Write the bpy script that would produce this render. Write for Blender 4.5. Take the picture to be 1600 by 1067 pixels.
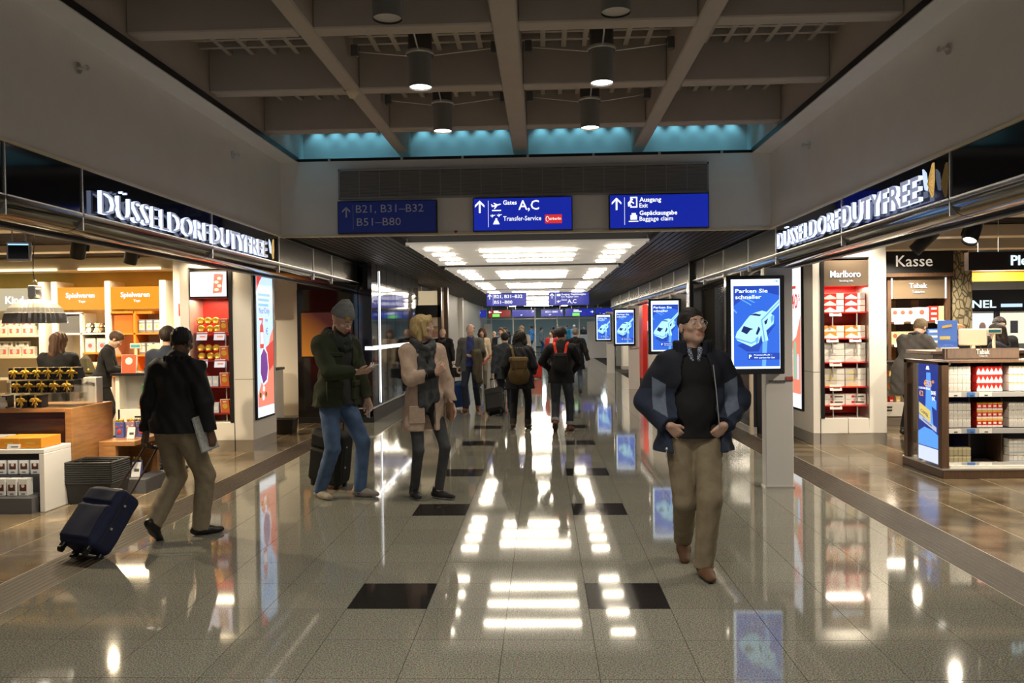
import bpy, math, random
import numpy as np
from mathutils import Matrix, Vector, Euler
random.seed(4)
RNG = np.random.RandomState(7)
PI = math.pi
D2R = PI / 180
scene = bpy.context.scene
for o in list(bpy.data.objects):
    bpy.data.objects.remove(o, do_unlink=True)
COL = scene.collection

# ------------------------------------------------------------------ camera
cam_d = bpy.data.cameras.new('camera')
cam = bpy.data.objects.new('camera', cam_d)
COL.objects.link(cam)
cam_d.sensor_width = 36.0
cam_d.lens = 1263.6 / 1600 * 36.0
cam_d.clip_end = 200
_yaw, _pit, _rol = 0.038096, -0.0152774, -0.0128839
_f = Vector((-math.sin(_yaw) * math.cos(_pit), math.cos(_yaw) * math.cos(_pit), math.sin(_pit)))
_r0 = Vector((math.cos(_yaw), math.sin(_yaw), 0))
_u0 = _r0.cross(_f)
_r = _r0 * math.cos(_rol) + _u0 * math.sin(_rol)
_u = _u0 * math.cos(_rol) - _r0 * math.sin(_rol)
cam.matrix_world = Matrix(((_r.x, _u.x, -_f.x, 0.2212), (_r.y, _u.y, -_f.y, 0.0), (_r.z, _u.z, -_f.z, 1.6), (0, 0, 0, 1)))
scene.camera = cam

# ------------------------------------------------------------------ world, exposure
w = bpy.data.worlds.new('world')
scene.world = w
w.use_nodes = True
w.node_tree.nodes['Background'].inputs[0].default_value = (0.58, 0.56, 0.57, 1)
w.node_tree.nodes['Background'].inputs[1].default_value = 0.42
scene.view_settings.view_transform = 'Standard'
scene.view_settings.look = 'None'
scene.view_settings.exposure = 0.1
scene.view_settings.gamma = 1.0
scene.view_settings.use_curve_mapping = False


def lamp(name, kind, loc, power, color=(1, 1, 1), rot=(0, 0, 0), **kw):
    d = bpy.data.lights.new(name, kind)
    d.energy = power
    d.color = color
    for k, v in kw.items():
        setattr(d, k, v)
    o = bpy.data.objects.new(name, d)
    o.location = loc
    o.rotation_euler = rot
    COL.objects.link(o)
    return o


WARM = (1.0, 0.80, 0.52)
NEUT = (1.0, 0.86, 0.66)
# ceiling spots of the two shops (they hang in the slatted shop ceilings)
for x, y in ((-4.6, 7.6), (-6.8, 8.2), (-5.6, 10.6), (-8.2, 11.2), (-6.2, 13.4), (-8.6, 13.6)):
    lamp('shop_downlight', 'SPOT', (x, y, 2.78), 290, WARM, spot_size=2.7, spot_blend=0.6, shadow_soft_size=0.045)
for x, y in ((4.6, 7.0), (6.3, 8.0), (5.3, 10.2), (7.2, 11.5), (6.2, 13.2), (8.5, 14.5)):
    lamp('shop_downlight', 'SPOT', (x, y, 2.78), 260, NEUT, spot_size=2.7, spot_blend=0.6, shadow_soft_size=0.045)

# unseen fill lamps added to brighten the two display columns
for sx, y in ((-1, 10.7), (1, 10.95)):
    p0, p1 = Vector((sx * 4.0, y - 1.6, 2.72)), Vector((sx * 4.25, y, 1.1))
    lamp('column_fill', 'SPOT', p0, 85, NEUT, (p1 - p0).to_track_quat('-Z', 'Y').to_euler(), spot_size=1.1, spot_blend=0.6, shadow_soft_size=0.04)
    p0, p1 = Vector((sx * 3.1, y - 0.3, 2.26)), Vector((sx * 3.75, y + 0.1, 0.6))

# unseen pendant downlights added behind the viewpoint to brighten fronts and walls
for x in (-0.75, 0.72):
    for y in (3.7, 2.2, 0.75):
        lamp('downlight_bulb', 'SPOT', (x, y, 3.59), 95, (1, 0.9, 0.76), spot_size=2.3, spot_blend=0.8, shadow_soft_size=0.1)

# ------------------------------------------------------------------ materials
MATS = {}


def mat(name, col=(0.8, 0.8, 0.8), rough=0.5, metal=0.0, emit=None, es=1.0, spec=0.5, noise=0.0, nscale=8.0, bump=0.0,
        bscale=60.0, trans=0.0, ior=1.45, alpha=1.0, coat=0.0, stretch=None, rnd=0.0, sheen=0.0):
    if name in MATS:
        return MATS[name]
    m = bpy.data.materials.new(name)
    m.use_nodes = True
    nt = m.node_tree
    b = nt.nodes['Principled BSDF']
    b.inputs['Base Color'].default_value = (*col, 1)
    b.inputs['Roughness'].default_value = rough
    b.inputs['Metallic'].default_value = metal
    b.inputs['Specular IOR Level'].default_value = spec
    b.inputs['Transmission Weight'].default_value = trans
    b.inputs['IOR'].default_value = ior
    b.inputs['Alpha'].default_value = alpha
    b.inputs['Coat Weight'].default_value = coat
    if sheen:
        b.inputs['Sheen Weight'].default_value = sheen
    if emit is not None:
        b.inputs['Emission Color'].default_value = (*emit, 1)
        b.inputs['Emission Strength'].default_value = es
    tc = nt.nodes.new('ShaderNodeTexCoord')
    src = tc.outputs['Object']
    if stretch:
        mp = nt.nodes.new('ShaderNodeMapping')
        mp.inputs['Scale'].default_value = stretch
        nt.links.new(src, mp.inputs[0])
        src = mp.outputs[0]
    if noise or rnd:
        n = nt.nodes.new('ShaderNodeTexNoise')
        n.inputs['Scale'].default_value = nscale
        n.inputs['Detail'].default_value = 5
        nt.links.new(src, n.inputs['Vector'])
        mr = nt.nodes.new('ShaderNodeMapRange')
        mr.inputs[1].default_value = 0.25
        mr.inputs[2].default_value = 0.75
        mr.inputs[3].default_value = 1 - noise
        mr.inputs[4].default_value = 1 + noise
        nt.links.new(n.outputs[0], mr.inputs[0])
        val = mr.outputs[0]
        if rnd:
            oi = nt.nodes.new('ShaderNodeObjectInfo')
            m2 = nt.nodes.new('ShaderNodeMapRange')
            m2.inputs[3].default_value = 1 - rnd
            m2.inputs[4].default_value = 1 + rnd
            nt.links.new(oi.outputs['Random'], m2.inputs[0])
            mu = nt.nodes.new('ShaderNodeMath')
            mu.operation = 'MULTIPLY'
            nt.links.new(val, mu.inputs[0])
            nt.links.new(m2.outputs[0], mu.inputs[1])
            val = mu.outputs[0]
        sc = nt.nodes.new('ShaderNodeVectorMath')
        sc.operation = 'SCALE'
        sc.inputs[0].default_value = col
        nt.links.new(val, sc.inputs['Scale'])
        nt.links.new(sc.outputs[0], b.inputs['Base Color'])
    if bump:
        n2 = nt.nodes.new('ShaderNodeTexNoise')
        n2.inputs['Scale'].default_value = bscale
        n2.inputs['Detail'].default_value = 4
        nt.links.new(src, n2.inputs['Vector'])
        bp = nt.nodes.new('ShaderNodeBump')
        bp.inputs['Strength'].default_value = bump
        bp.inputs['Distance'].default_value = 0.01
        nt.links.new(n2.outputs[0], bp.inputs['Height'])
        nt.links.new(bp.outputs[0], b.inputs['Normal'])
    MATS[name] = m
    return m


def granite(name, col, dark, rough, rnd=0.05, patch=0.0):
    m = bpy.data.materials.new(name)
    m.use_nodes = True
    nt = m.node_tree
    b = nt.nodes['Principled BSDF']
    b.inputs['Roughness'].default_value = rough
    b.inputs['IOR'].default_value = 1.46
    g = nt.nodes.new('ShaderNodeNewGeometry')
    n = nt.nodes.new('ShaderNodeTexNoise')
    n.inputs['Scale'].default_value = 130
    n.inputs['Detail'].default_value = 3
    nt.links.new(g.outputs['Position'], n.inputs['Vector'])
    v = nt.nodes.new('ShaderNodeTexVoronoi')
    v.inputs['Scale'].default_value = 190
    nt.links.new(g.outputs['Position'], v.inputs['Vector'])
    r = nt.nodes.new('ShaderNodeValToRGB')
    r.color_ramp.elements[0].position = 0.36
    r.color_ramp.elements[0].color = (*dark, 1)
    r.color_ramp.elements[1].position = 0.62
    r.color_ramp.elements[1].color = (*col, 1)
    nt.links.new(n.outputs[0], r.inputs[0])
    mx = nt.nodes.new('ShaderNodeMix')
    mx.data_type = 'RGBA'
    mx.blend_type = 'MULTIPLY'
    mx.inputs[0].default_value = 0.35
    nt.links.new(r.outputs[0], mx.inputs[6])
    nt.links.new(v.outputs['Color'], mx.inputs[7])
    oi = nt.nodes.new('ShaderNodeObjectInfo')
    mr = nt.nodes.new('ShaderNodeMapRange')
    mr.inputs[3].default_value = 1 - rnd
    mr.inputs[4].default_value = 1 + rnd
    nt.links.new(oi.outputs['Random'], mr.inputs[0])
    sc = nt.nodes.new('ShaderNodeVectorMath')
    sc.operation = 'SCALE'
    nt.links.new(mx.outputs[2], sc.inputs[0])
    nt.links.new(mr.outputs[0], sc.inputs['Scale'])
    nt.links.new(sc.outputs[0], b.inputs['Base Color'])
    if patch:
        pn = nt.nodes.new('ShaderNodeTexNoise')
        pn.inputs['Scale'].default_value = 4.0
        pn.inputs['Detail'].default_value = 6
        nt.links.new(g.outputs['Position'], pn.inputs['Vector'])
        pm = nt.nodes.new('ShaderNodeMapRange')
        pm.inputs[1].default_value = 0.3
        pm.inputs[2].default_value = 0.7
        pm.inputs[3].default_value = 1 - patch
        pm.inputs[4].default_value = 1 + patch
        nt.links.new(pn.outputs[0], pm.inputs[0])
        s2 = nt.nodes.new('ShaderNodeVectorMath')
        s2.operation = 'SCALE'
        nt.links.new(sc.outputs[0], s2.inputs[0])
        nt.links.new(pm.outputs[0], s2.inputs['Scale'])
        nt.links.new(s2.outputs[0], b.inputs['Base Color'])
    # soft unevenness of the polish
    n3 = nt.nodes.new('ShaderNodeTexNoise')
    n3.inputs['Scale'].default_value = 2.5
    nt.links.new(g.outputs['Position'], n3.inputs['Vector'])
    m3 = nt.nodes.new('ShaderNodeMapRange')
    m3.inputs[3].default_value = rough * 0.7
    m3.inputs[4].default_value = rough * 1.4
    nt.links.new(n3.outputs[0], m3.inputs[0])
    nt.links.new(m3.outputs[0], b.inputs['Roughness'])
    return m


def emis(name, col, s=1.0):
    if name in MATS:
        return MATS[name]
    return mat(name, (0.02, 0.02, 0.02), 0.3, emit=col, es=s)


M_GRAN = granite('granite', (0.37, 0.365, 0.305), (0.115, 0.112, 0.092), 0.05)
M_GRAND = granite('dark_granite', (0.035, 0.03, 0.028), (0.012, 0.011, 0.01), 0.06)
M_STONE = granite('shop_stone', (0.25, 0.19, 0.115), (0.13, 0.098, 0.06), 0.14, 0.22, 0.45)
M_JOINT = mat('joint', (0.045, 0.043, 0.04), 0.9, spec=0.1)
M_JOINTL = mat('light_joint', (0.75, 0.66, 0.48), 0.5)
M_RIB = mat('ribbed_stone', (0.045, 0.034, 0.025), 0.5, spec=0.15, noise=0.3, nscale=6, stretch=(6, 0.6, 1))
M_PLASTER = mat('plaster', (0.82, 0.80, 0.77), 0.8, noise=0.03, nscale=3)
M_CONC = mat('concrete_paint', (0.47, 0.42, 0.37), 0.85, noise=0.05, nscale=5)
M_COVE = mat('cove_wall', (0.7, 0.74, 0.74), 0.7)
M_BLACKC = mat('black_ceiling', (0.025, 0.022, 0.02), 0.6)
M_SLAT = mat('dark_slat', (0.035, 0.03, 0.028), 0.5)
M_BLACK = mat('black', (0.012, 0.012, 0.013), 0.4)
M_BGLOSS = mat('black_gloss', (0.008, 0.008, 0.010), 0.07, spec=0.6)
M_CHROME = mat('chrome', (0.42, 0.40, 0.37), 0.13, metal=1.0, bump=0.08, bscale=3.0)
M_CHROMED = mat('chrome_dim_reflection', (0.20, 0.19, 0.175), 0.12, metal=1.0, bump=0.08, bscale=3.0)  # chrome darkened to stand in for dimmer reflections near the viewpoint
M_SMOKE = mat('smoked_mirror', (0.30, 0.31, 0.33), 0.06, metal=1.0, bump=0.02, bscale=2)
M_STEEL = mat('brushed_steel', (0.68, 0.66, 0.62), 0.36, metal=0.75, noise=0.05, nscale=30, stretch=(1, 1, 20))
M_LAMPG = mat('lamp_grey', (0.13, 0.125, 0.12), 0.45)
M_WHITE = mat('white_lacquer', (0.86, 0.83, 0.77), 0.35)
M_CREAM = mat('cream', (0.78, 0.68, 0.50), 0.5)
M_GREY = mat('grey_paint', (0.45, 0.45, 0.45), 0.5)
M_POST = mat('kiosk_grey', (0.72, 0.71, 0.70), 0.4)
M_DGREY = mat('dark_grey', (0.10, 0.10, 0.105), 0.5)
M_YEL = mat('yellow_wall', (0.72, 0.55, 0.16), 0.6, noise=0.15, nscale=2)
M_WOOD = mat('warm_wood', (0.40, 0.19, 0.065), 0.3, noise=0.25, nscale=5, stretch=(1, 1, 8))
M_WOODD = mat('dark_wood', (0.085, 0.048, 0.028), 0.28, noise=0.3, nscale=5, stretch=(8, 8, 1))
M_WALN = mat('walnut', (0.13, 0.075, 0.045), 0.3, noise=0.25, nscale=6, stretch=(8, 8, 1))
M_ORANGE = mat('orange', (0.85, 0.26, 0.03), 0.4)
M_RED = mat('red', (0.55, 0.02, 0.015), 0.4)
M_REDL = mat('bright_red', (0.75, 0.04, 0.03), 0.4)
M_GOLD = mat('gold_foil', (0.90, 0.60, 0.10), 0.3, metal=0.45)
M_CARD = mat('white_card', (0.80, 0.78, 0.74), 0.5)
M_GLASS = mat('clear_glass', (0.9, 0.95, 0.95), 0.02, trans=1.0, ior=1.1, alpha=0.35)
M_LENS = mat('spectacle_glass', (0.95, 0.97, 1.0), 0.02, trans=1.0, ior=1.05, alpha=0.10)
M_GLASST = mat('teal_glass', (0.6, 0.75, 0.75), 0.05, trans=1.0, ior=1.1, alpha=0.22)
E_TUBE = emis('tube_light', (1.0, 0.88, 0.68), 36.0)
E_WHITE = emis('lit_white', (0.92, 0.95, 1.0), 1.6)
E_LETTER = emis('lit_letter_edge', (0.55, 0.66, 1.0), 1.7)
M_LFACE = mat('letter_face', (0.55, 0.56, 0.62), 0.35, emit=(0.5, 0.56, 0.85), es=0.34)
E_SIGNB = emis('sign_blue_lit', (0.004, 0.016, 0.32), 1.0)
M_SIGNB = mat('sign_blue_faint_glow', (0.012, 0.025, 0.16), 0.35, emit=(0.01, 0.02, 0.14), es=0.18)  # face of the unlit sign, given a faint glow of its own
E_SIGNW = emis('sign_white_lit', (0.95, 0.98, 1.0), 1.25)
M_SIGNW = mat('sign_white_unlit', (0.55, 0.58, 0.66), 0.4)


# ------------------------------------------------------------------ mesh helpers
def link(name, me, parent=None, loc=(0, 0, 0), rot=(0, 0, 0)):
    o = bpy.data.objects.new(name, me)
    o.location = loc
    o.rotation_euler = rot
    if parent is not None:
        o.parent = parent
    COL.objects.link(o)
    return o


def tag(o, label=None, cat=None, group=None, kind=None):
    if label:
        o['label'] = label
    if cat:
        o['category'] = cat
    if group:
        o['group'] = group
    if kind:
        o['kind'] = kind
    return o


def thing(name, label, cat, loc=(0, 0, 0), rz=0.0, group=None, rot=None, kind=None):
    o = link(name, None, None, loc, rot if rot else (0, 0, rz * D2R))
    o.empty_display_size = 0.1
    return tag(o, label, cat, group, kind)


def copy_tree(o, parent=None):
    c = o.copy()
    COL.objects.link(c)
    c.parent = parent
    for ch in list(o.children):
        copy_tree(ch, c)
    return c


def euler_m(rot):
    return np.array(Euler(rot).to_matrix())


class MB:
    """collects boxes, tubes, lathes and flat pieces into one mesh"""

    def __init__(s):
        s.v, s.f, s.m, s.sm = [], [], [], []

    def _add(s, v, f, mi=0, sm=False, rot=None, loc=None):
        v = np.asarray(v, float)
        if rot is not None:
            v = v @ euler_m(rot).T
        if loc is not None:
            v = v + np.asarray(loc)
        n = len(s.v)
        s.v.extend(map(tuple, v))
        for q in f:
            s.f.append(tuple(n + i for i in q))
            s.m.append(mi)
            s.sm.append(sm)
        return s

    def box(s, x0, x1, y0, y1, z0, z1, mi=0, c=0.0, rot=None, loc=None):
        if c <= 0:
            v = [(x, y, z) for x in (x0, x1) for y in (y0, y1) for z in (z0, z1)]
            f = [(0, 1, 3, 2), (4, 6, 7, 5), (0, 4, 5, 1), (2, 3, 7, 6), (0, 2, 6, 4), (1, 5, 7, 3)]
            return s._add(v, f, mi, False, rot, loc)
        X, Y, Z = (x0, x1), (y0, y1), (z0, z1)
        v, idx = [], {}
        for i in (0, 1):
            for j in (0, 1):
                for k in (0, 1):
                    for a in range(3):
                        p = [X[i] + (c if i == 0 else -c), Y[j] + (c if j == 0 else -c), Z[k] + (c if k == 0 else -c)]
                        p[a] = (X, Y, Z)[a][(i, j, k)[a]]
                        idx[(i, j, k, a)] = len(v)
                        v.append(tuple(p))
        f = []
        for a in range(3):
            b, d = [(1, 2), (2, 0), (0, 1)][a]
            for sd in (0, 1):
                q = []
                for (p, r) in ((0, 0), (1, 0), (1, 1), (0, 1)):
                    t = [0, 0, 0]
                    t[a], t[b], t[d] = sd, p, r
                    q.append(idx[(*t, a)])
                f.append(tuple(q if sd else q[::-1]))
        for a in range(3):
            b, d = [(1, 2), (2, 0), (0, 1)][a]
            for p in (0, 1):
                for r in (0, 1):
                    t0, t1 = [0, 0, 0], [0, 0, 0]
                    t0[a], t1[a] = 0, 1
                    t0[b] = t1[b] = p
                    t0[d] = t1[d] = r
                    q = [idx[(*t0, b)], idx[(*t1, b)], idx[(*t1, d)], idx[(*t0, d)]]
                    f.append(tuple(q if p != r else q[::-1]))
        for i in (0, 1):
            for j in (0, 1):
                for k in (0, 1):
                    q = [idx[(i, j, k, a)] for a in range(3)]
                    f.append(tuple(q if (i + j + k) % 2 else q[::-1]))
        return s._add(v, f, mi, False, rot, loc)

    def poly(s, pts, mi=0, rot=None, loc=None):
        return s._add(pts, [tuple(range(len(pts)))], mi, False, rot, loc)

    def prism(s, pts, y0, y1, mi=0, mside=None, rot=None, loc=None):
        """outline in x,z extruded along y (front at y0)"""
        n = len(pts)
        v = [(x, y0, z) for x, z in pts] + [(x, y1, z) for x, z in pts]
        s._add(v, [tuple(range(n)), tuple(range(2 * n - 1, n - 1, -1))], mi, False, rot, loc)
        return s._add(v, [(i, i + n, (i + 1) % n + n, (i + 1) % n) for i in range(n)], mi if mside is None else mside, False, rot, loc)

    def lathe(s, prof, n=24, mi=0, rot=None, loc=None, sm=True, flute=0.0):
        v, f = [], []
        for (r, z) in prof:
            for i in range(n):
                a = 2 * PI * i / n
                rr = r * (1 - (flute if i % 2 else 0))
                v.append((rr * math.cos(a), rr * math.sin(a), z))
        for j in range(len(prof) - 1):
            for i in range(n):
                f.append((j * n + i, j * n + (i + 1) % n, (j + 1) * n + (i + 1) % n, (j + 1) * n + i))
        return s._add(v, f, mi, sm, rot, loc)

    def cyl(s, a, b, r, n=12, mi=0, r2=None, caps=True, sm=True):
        a, b = np.asarray(a, float), np.asarray(b, float)
        r2 = r if r2 is None else r2
        d = (b - a) / np.linalg.norm(b - a)
        t = np.array([0, 0, 1.0]) if abs(d[2]) < 0.9 else np.array([1.0, 0, 0])
        u = np.cross(t, d)
        u /= np.linalg.norm(u)
        w_ = np.cross(d, u)
        ang = np.arange(n) * 2 * PI / n
        ring = np.outer(np.cos(ang), u) + np.outer(np.sin(ang), w_)
        v = np.vstack([a + ring * r, b + ring * r2])
        s._add(v, [(i, (i + 1) % n, n + (i + 1) % n, n + i) for i in range(n)], mi, sm)
        if caps:
            s._add(v, [tuple(range(n - 1, -1, -1)), tuple(range(n, 2 * n))], mi, False)
        return s

    def tube(s, pts, r, n=8, mi=0):
        for a, b in zip(pts[:-1], pts[1:]):
            s.cyl(a, b, r, n, mi)
        return s

    def ball(s, c, r, n=10, mi=0, rot=None):
        r = (r, r, r) if np.isscalar(r) else r
        v, f = [], []
        for j in range(n // 2 + 1):
            th = PI * j / (n // 2)
            for i in range(n):
                ph = 2 * PI * i / n
                v.append((r[0] * math.sin(th) * math.cos(ph), r[1] * math.sin(th) * math.sin(ph), r[2] * math.cos(th)))
        for j in range(n // 2):
            for i in range(n):
                f.append((j * n + i, (j + 1) * n + i, (j + 1) * n + (i + 1) % n, j * n + (i + 1) % n))
        return s._add(v, f, mi, True, rot, c)

    def mesh(s, name, mats):
        me = bpy.data.meshes.new(name)
        me.from_pydata(s.v, [], s.f)
        for m in (mats if isinstance(mats, (list, tuple)) else [mats]):
            me.materials.append(m)
        me.polygons.foreach_set('material_index', np.array(s.m, np.int32))
        me.polygons.foreach_set('use_smooth', np.array(s.sm, bool))
        me.update()
        return me

    def build(s, name, mats, parent=None, loc=(0, 0, 0), rot=(0, 0, 0)):
        return link(name, s.mesh(name, mats), parent, loc, rot)


def box(name, d, m, parent=None, c=0.0, loc=(0, 0, 0), rot=(0, 0, 0)):
    return MB().box(*d, c=c).build(name, m, parent, loc, rot)


def text(name, s, size, m, parent, loc, rot, extrude=0.002, align='LEFT', bold=0.0, width=None, shear=0.0, side=None):
    cu = bpy.data.curves.new(name, 'FONT')
    cu.body = s
    cu.size = size
    cu.extrude = extrude
    cu.offset = bold * size
    cu.align_x = align
    cu.shear = shear
    cu.resolution_u = 2
    tmp = bpy.data.objects.new(name, cu)
    me = bpy.data.meshes.new_from_object(tmp)
    bpy.data.objects.remove(tmp)
    bpy.data.curves.remove(cu)
    me.materials.clear()
    me.materials.append(m)
    n = len(me.vertices)
    if n:
        co = np.zeros(n * 3, np.float32)
        me.vertices.foreach_get('co', co)
        co = co.reshape(-1, 3)
        if width:
            x0, x1 = co[:, 0].min(), co[:, 0].max()
            ref = {'LEFT': x0, 'CENTER': (x0 + x1) / 2, 'RIGHT': x1}[align]
            co[:, 0] = (co[:, 0] - ref) * width / max(1e-6, x1 - x0)
            me.vertices.foreach_set('co', co.ravel())
        if side is not None:
            me.materials.append(side)
            me.update()
            nz = np.zeros(len(me.polygons) * 3, np.float32)
            me.polygons.foreach_get('normal', nz)
            me.polygons.foreach_set('material_index', (np.abs(nz.reshape(-1, 3)[:, 2]) < 0.7).astype(np.int32))
    me.update()
    return link(name, me, parent, loc, rot)


FRONT = (PI / 2, 0, 0)                 # text facing the camera end (-Y)
FROM_LEFT = (PI / 2, 0, PI / 2)        # on the left wall, facing +X
FROM_RIGHT = (PI / 2, 0, -PI / 2)      # on the right wall, facing -X
# ------------------------------------------------------------------ floors
T = 0.46428
Y0 = 4.60072
XL, XR = 2.92, 2.92
floor = thing('floor', 'polished speckled granite floor of the wide corridor with two rows of dark tiles', 'floor', kind='structure')
box('subfloor', (-14, 14, -3, 75, -0.10, -0.004), M_JOINT, floor)
dark_rows = set()
r_ = -14
base_rows = [0, 5, 9, 14, 18, 23, 27, 32, 36, 41, 45, 50, 54, 59, 63, 68, 72]
dark_rows = set(base_rows) | {-4, -9}
tile_l = {}


def tile_mesh(w_, d_, key, m):
    if key not in tile_l:
        tile_l[key] = MB().box(0.0015, w_ - 0.0015, 0.0015, d_ - 0.0015, -0.006, 0.0).mesh('tile', m)
    return tile_l[key]


cols = []
k0 = int(math.floor(-XL / T))
for k in range(k0, int(math.ceil(XR / T))):
    a, b = max(k * T, -XL), min((k + 1) * T, XR)
    if b - a > 0.02:
        cols.append((k, a, b))
rest = MB()
cnt = 0
for j in range(-12, 92):
    for (k, a, b) in cols:
        dk = (j in dark_rows) and k in (-2, 1)
        y = Y0 + j * T
        inview = (y > 3.55) and abs(a) < 1.2 + 0.62 * y
        if inview and cnt < 300:
            cnt += 1
            wd = round(b - a, 3)
            link('tile', tile_mesh(wd, T, (wd, dk), M_GRAND if dk else M_GRAN), floor, (a, y, 0))
        else:
            rest.box(a + 0.002, b - 0.002, y + 0.002, y + T - 0.002, -0.006, 0.0, 1 if dk else 0)
tag(rest.build('tile_field', [M_GRAN, M_GRAND], floor), kind='stuff')

# shop floors: larger brown stone tiles with pale joints, a ribbed dark strip along each shop front
for side, sx in (('left', -1), ('right', 1)):
    fl_ = thing('floor', 'brown stone tile floor of the shop on the %s with pale joints' % side, 'floor', kind='structure')
    MB().box(2.92, 12.5, -3, 22, -0.0042, -0.0016).build('joint_bed', M_JOINTL, fl_).scale = (sx, 1, 1)
    far = MB()
    n = 0
    for i in range(0, 20):
        for j in range(-10, 28):
            x0, y0 = 3.29 + i * 0.47, 4.42 + j * 0.695
            vis = 3.9 < y0 < 15.5 and abs(x0) < 0.68 * y0 + 1.0
            if vis and n < 290:
                n += 1
                k_ = ('s',)
                if k_ not in tile_l:
                    tile_l[k_] = MB().box(0.004, 0.466, 0.004, 0.691, -0.006, 0.0).mesh('stone_tile', M_STONE)
                link('tile', tile_l[k_], fl_, (x0 if sx > 0 else -x0 - 0.47, y0, 0))
            else:
                a = x0 if sx > 0 else -x0 - 0.47
                far.box(a + 0.003, a + 0.467, y0 + 0.003, y0 + 0.692, -0.006, 0)
    tag(far.build('tile_field', M_STONE, fl_), kind='stuff')
    rb = thing('trim_%d' % (1 if sx < 0 else 2), 'dark ribbed stone strip along the %s shop front' % side, 'floor strip', kind='structure')
    for i in range(8):
        x0 = 2.925 + i * 0.0455
        MB().box(x0, x0 + 0.041, -3, 22, -0.006, 0.0).build('rib', M_RIB, rb).scale = (sx, 1, 1)

# ------------------------------------------------------------------ upper hall: walls, bulkhead, coffers
for side, sx in (('left', -1), ('right', 1)):
    wl = thing('wall_' + side, 'plain plaster upper wall above the %s shop fascia' % side, 'wall', kind='structure')
    x0, x1 = sorted((sx * 3.0, sx * 3.15))
    box('wall_panel', (x0, x1, -3, 10.08, 2.775, 3.69), M_PLASTER, wl)
    x0, x1 = sorted((sx * 2.78, sx * 3.15))
    box('soffit', (x0, x1, -3, 10.08, 3.69, 3.72), M_PLASTER, wl)
    x0, x1 = sorted((sx * 2.985, sx * 3.02))
    box('ledge', (x0, x1, -3, 9.93, 2.765, 2.785), M_CREAM, wl)
wb = thing('wall_back', 'plaster bulkhead across the corridor carrying the signs and grille', 'wall', kind='structure')
box('wall_panel', (-3.15, 3.15, 9.93, 10.08, 2.78, 3.70), M_PLASTER, wb)
box('edge_trim', (-3.0, 3.0, 9.915, 9.93, 2.772, 2.80), M_CREAM, wb)

ce = thing('ceiling', 'coffered concrete ceiling with egg-crate grids over the hall', 'ceiling', kind='structure')
ZB, ZT = 3.80, 4.13
for xa, xb in ((-1.56, -1.42), (-0.12, 0.07), (1.36, 1.51)):
    MB().box(xa, xb, -3, 10.24, ZB, ZT + 0.12, c=0.012).build('beam', M_CONC, ce)
xs = [-2.8, -1.56, -1.42, -0.12, 0.07, 1.36, 1.51, 2.8]
for y0 in (-1.53, -0.06, 1.42, 2.895, 4.37, 5.845, 7.32, 8.79):
    for i in range(0, 8, 2):
        MB().box(xs[i], xs[i + 1], y0, y0 + 0.17, ZB, ZT + 0.12, c=0.01).build('cross_beam', M_CONC, ce)
box('slab', (-3.2, 3.2, -3, 10.4, 4.27, 4.35), M_BLACKC, ce)
for sx in (-1, 1):
    x0, x1 = sorted((sx * 2.80, sx * 2.95))
    box('side_wall', (x0, x1, -3, 8.96, 3.76, 4.3), M_CONC, ce)
    box('cove_return', (x0, x1, 8.96, 10.3, 3.76, 4.3), M_COVE, ce)
    x0, x1 = sorted((sx * 2.775, sx * 2.80))
    box('shadow_gap', (x0, x1, -3, 9.95, 3.70, 3.755), M_BLACK, ce)  # solid black strip set in for the shade of the recess
box('cove_back', (-2.95, 2.95, 10.24, 10.36, 3.70, 4.3), M_COVE, ce)
box('shadow_gap', (-2.8, 2.8, 9.93, 9.955, 3.70, 3.735), M_BLACK, ce)
box('rim_ledge', (-2.95, 2.95, 9.955, 10.24, 3.70, 3.72), M_COVE, ce)
clip = MB()
for x in (-2.4, -1.5, -0.75, 0.05, 0.85, 1.65, 2.4):
    clip.box(x, x + 0.03, 9.915, 9.95, 3.70, 3.73)
clip.build('clips', M_STEEL, ce)
for iy, y0 in enumerate((1.59, 3.065, 4.54, 6.015, 7.49)):
    for i in range(0, 8, 2):
        xa, xb = xs[i], xs[i + 1]
        g = MB()
        n = 7 if xb - xa > 1.25 else 6
        for q in range(1, n):
            x = xa + (xb - xa) * q / n
            g.box(x - 0.022, x + 0.022, y0, y0 + 1.305, ZT + 0.0, ZT + 0.05)
        for q in range(1, 7):
            y = y0 + 1.305 * q / 7
            g.box(xa, xb, y - 0.022, y + 0.022, ZT + 0.001, ZT + 0.049)
        g.build('egg_crate_grid', M_CONC, ce)
        box('recess_panel', (xa, xb, y0, y0 + 1.305, ZT + 0.11, ZT + 0.13), M_SLAT, ce)
# cyan cove lamps: a row of small downlights over the end wall
for bay in ((-2.72, -1.60), (-1.38, -0.16), (0.11, 1.32), (1.55, 2.72)):
    for q in range(5):
        x = bay[0] + (bay[1] - bay[0]) * (q + 0.5) / 5
        lamp('cove_lamp', 'SPOT', (x, 10.12, 4.22), 1.9, (0.25, 0.78, 1.0), (0.30, 0, 0), spot_size=1.5, spot_blend=0.8, shadow_soft_size=0.02)
lamp('cove_lamp', 'SPOT', (-2.7, 9.6, 4.22), 2.5, (0.25, 0.78, 1.0), (0, -0.3, 0), spot_size=1.6, spot_blend=0.8, shadow_soft_size=0.02)
lamp('cove_lamp', 'SPOT', (2.7, 9.6, 4.22), 2.5, (0.25, 0.78, 1.0), (0, 0.3, 0), spot_size=1.6, spot_blend=0.8, shadow_soft_size=0.02)

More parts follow.
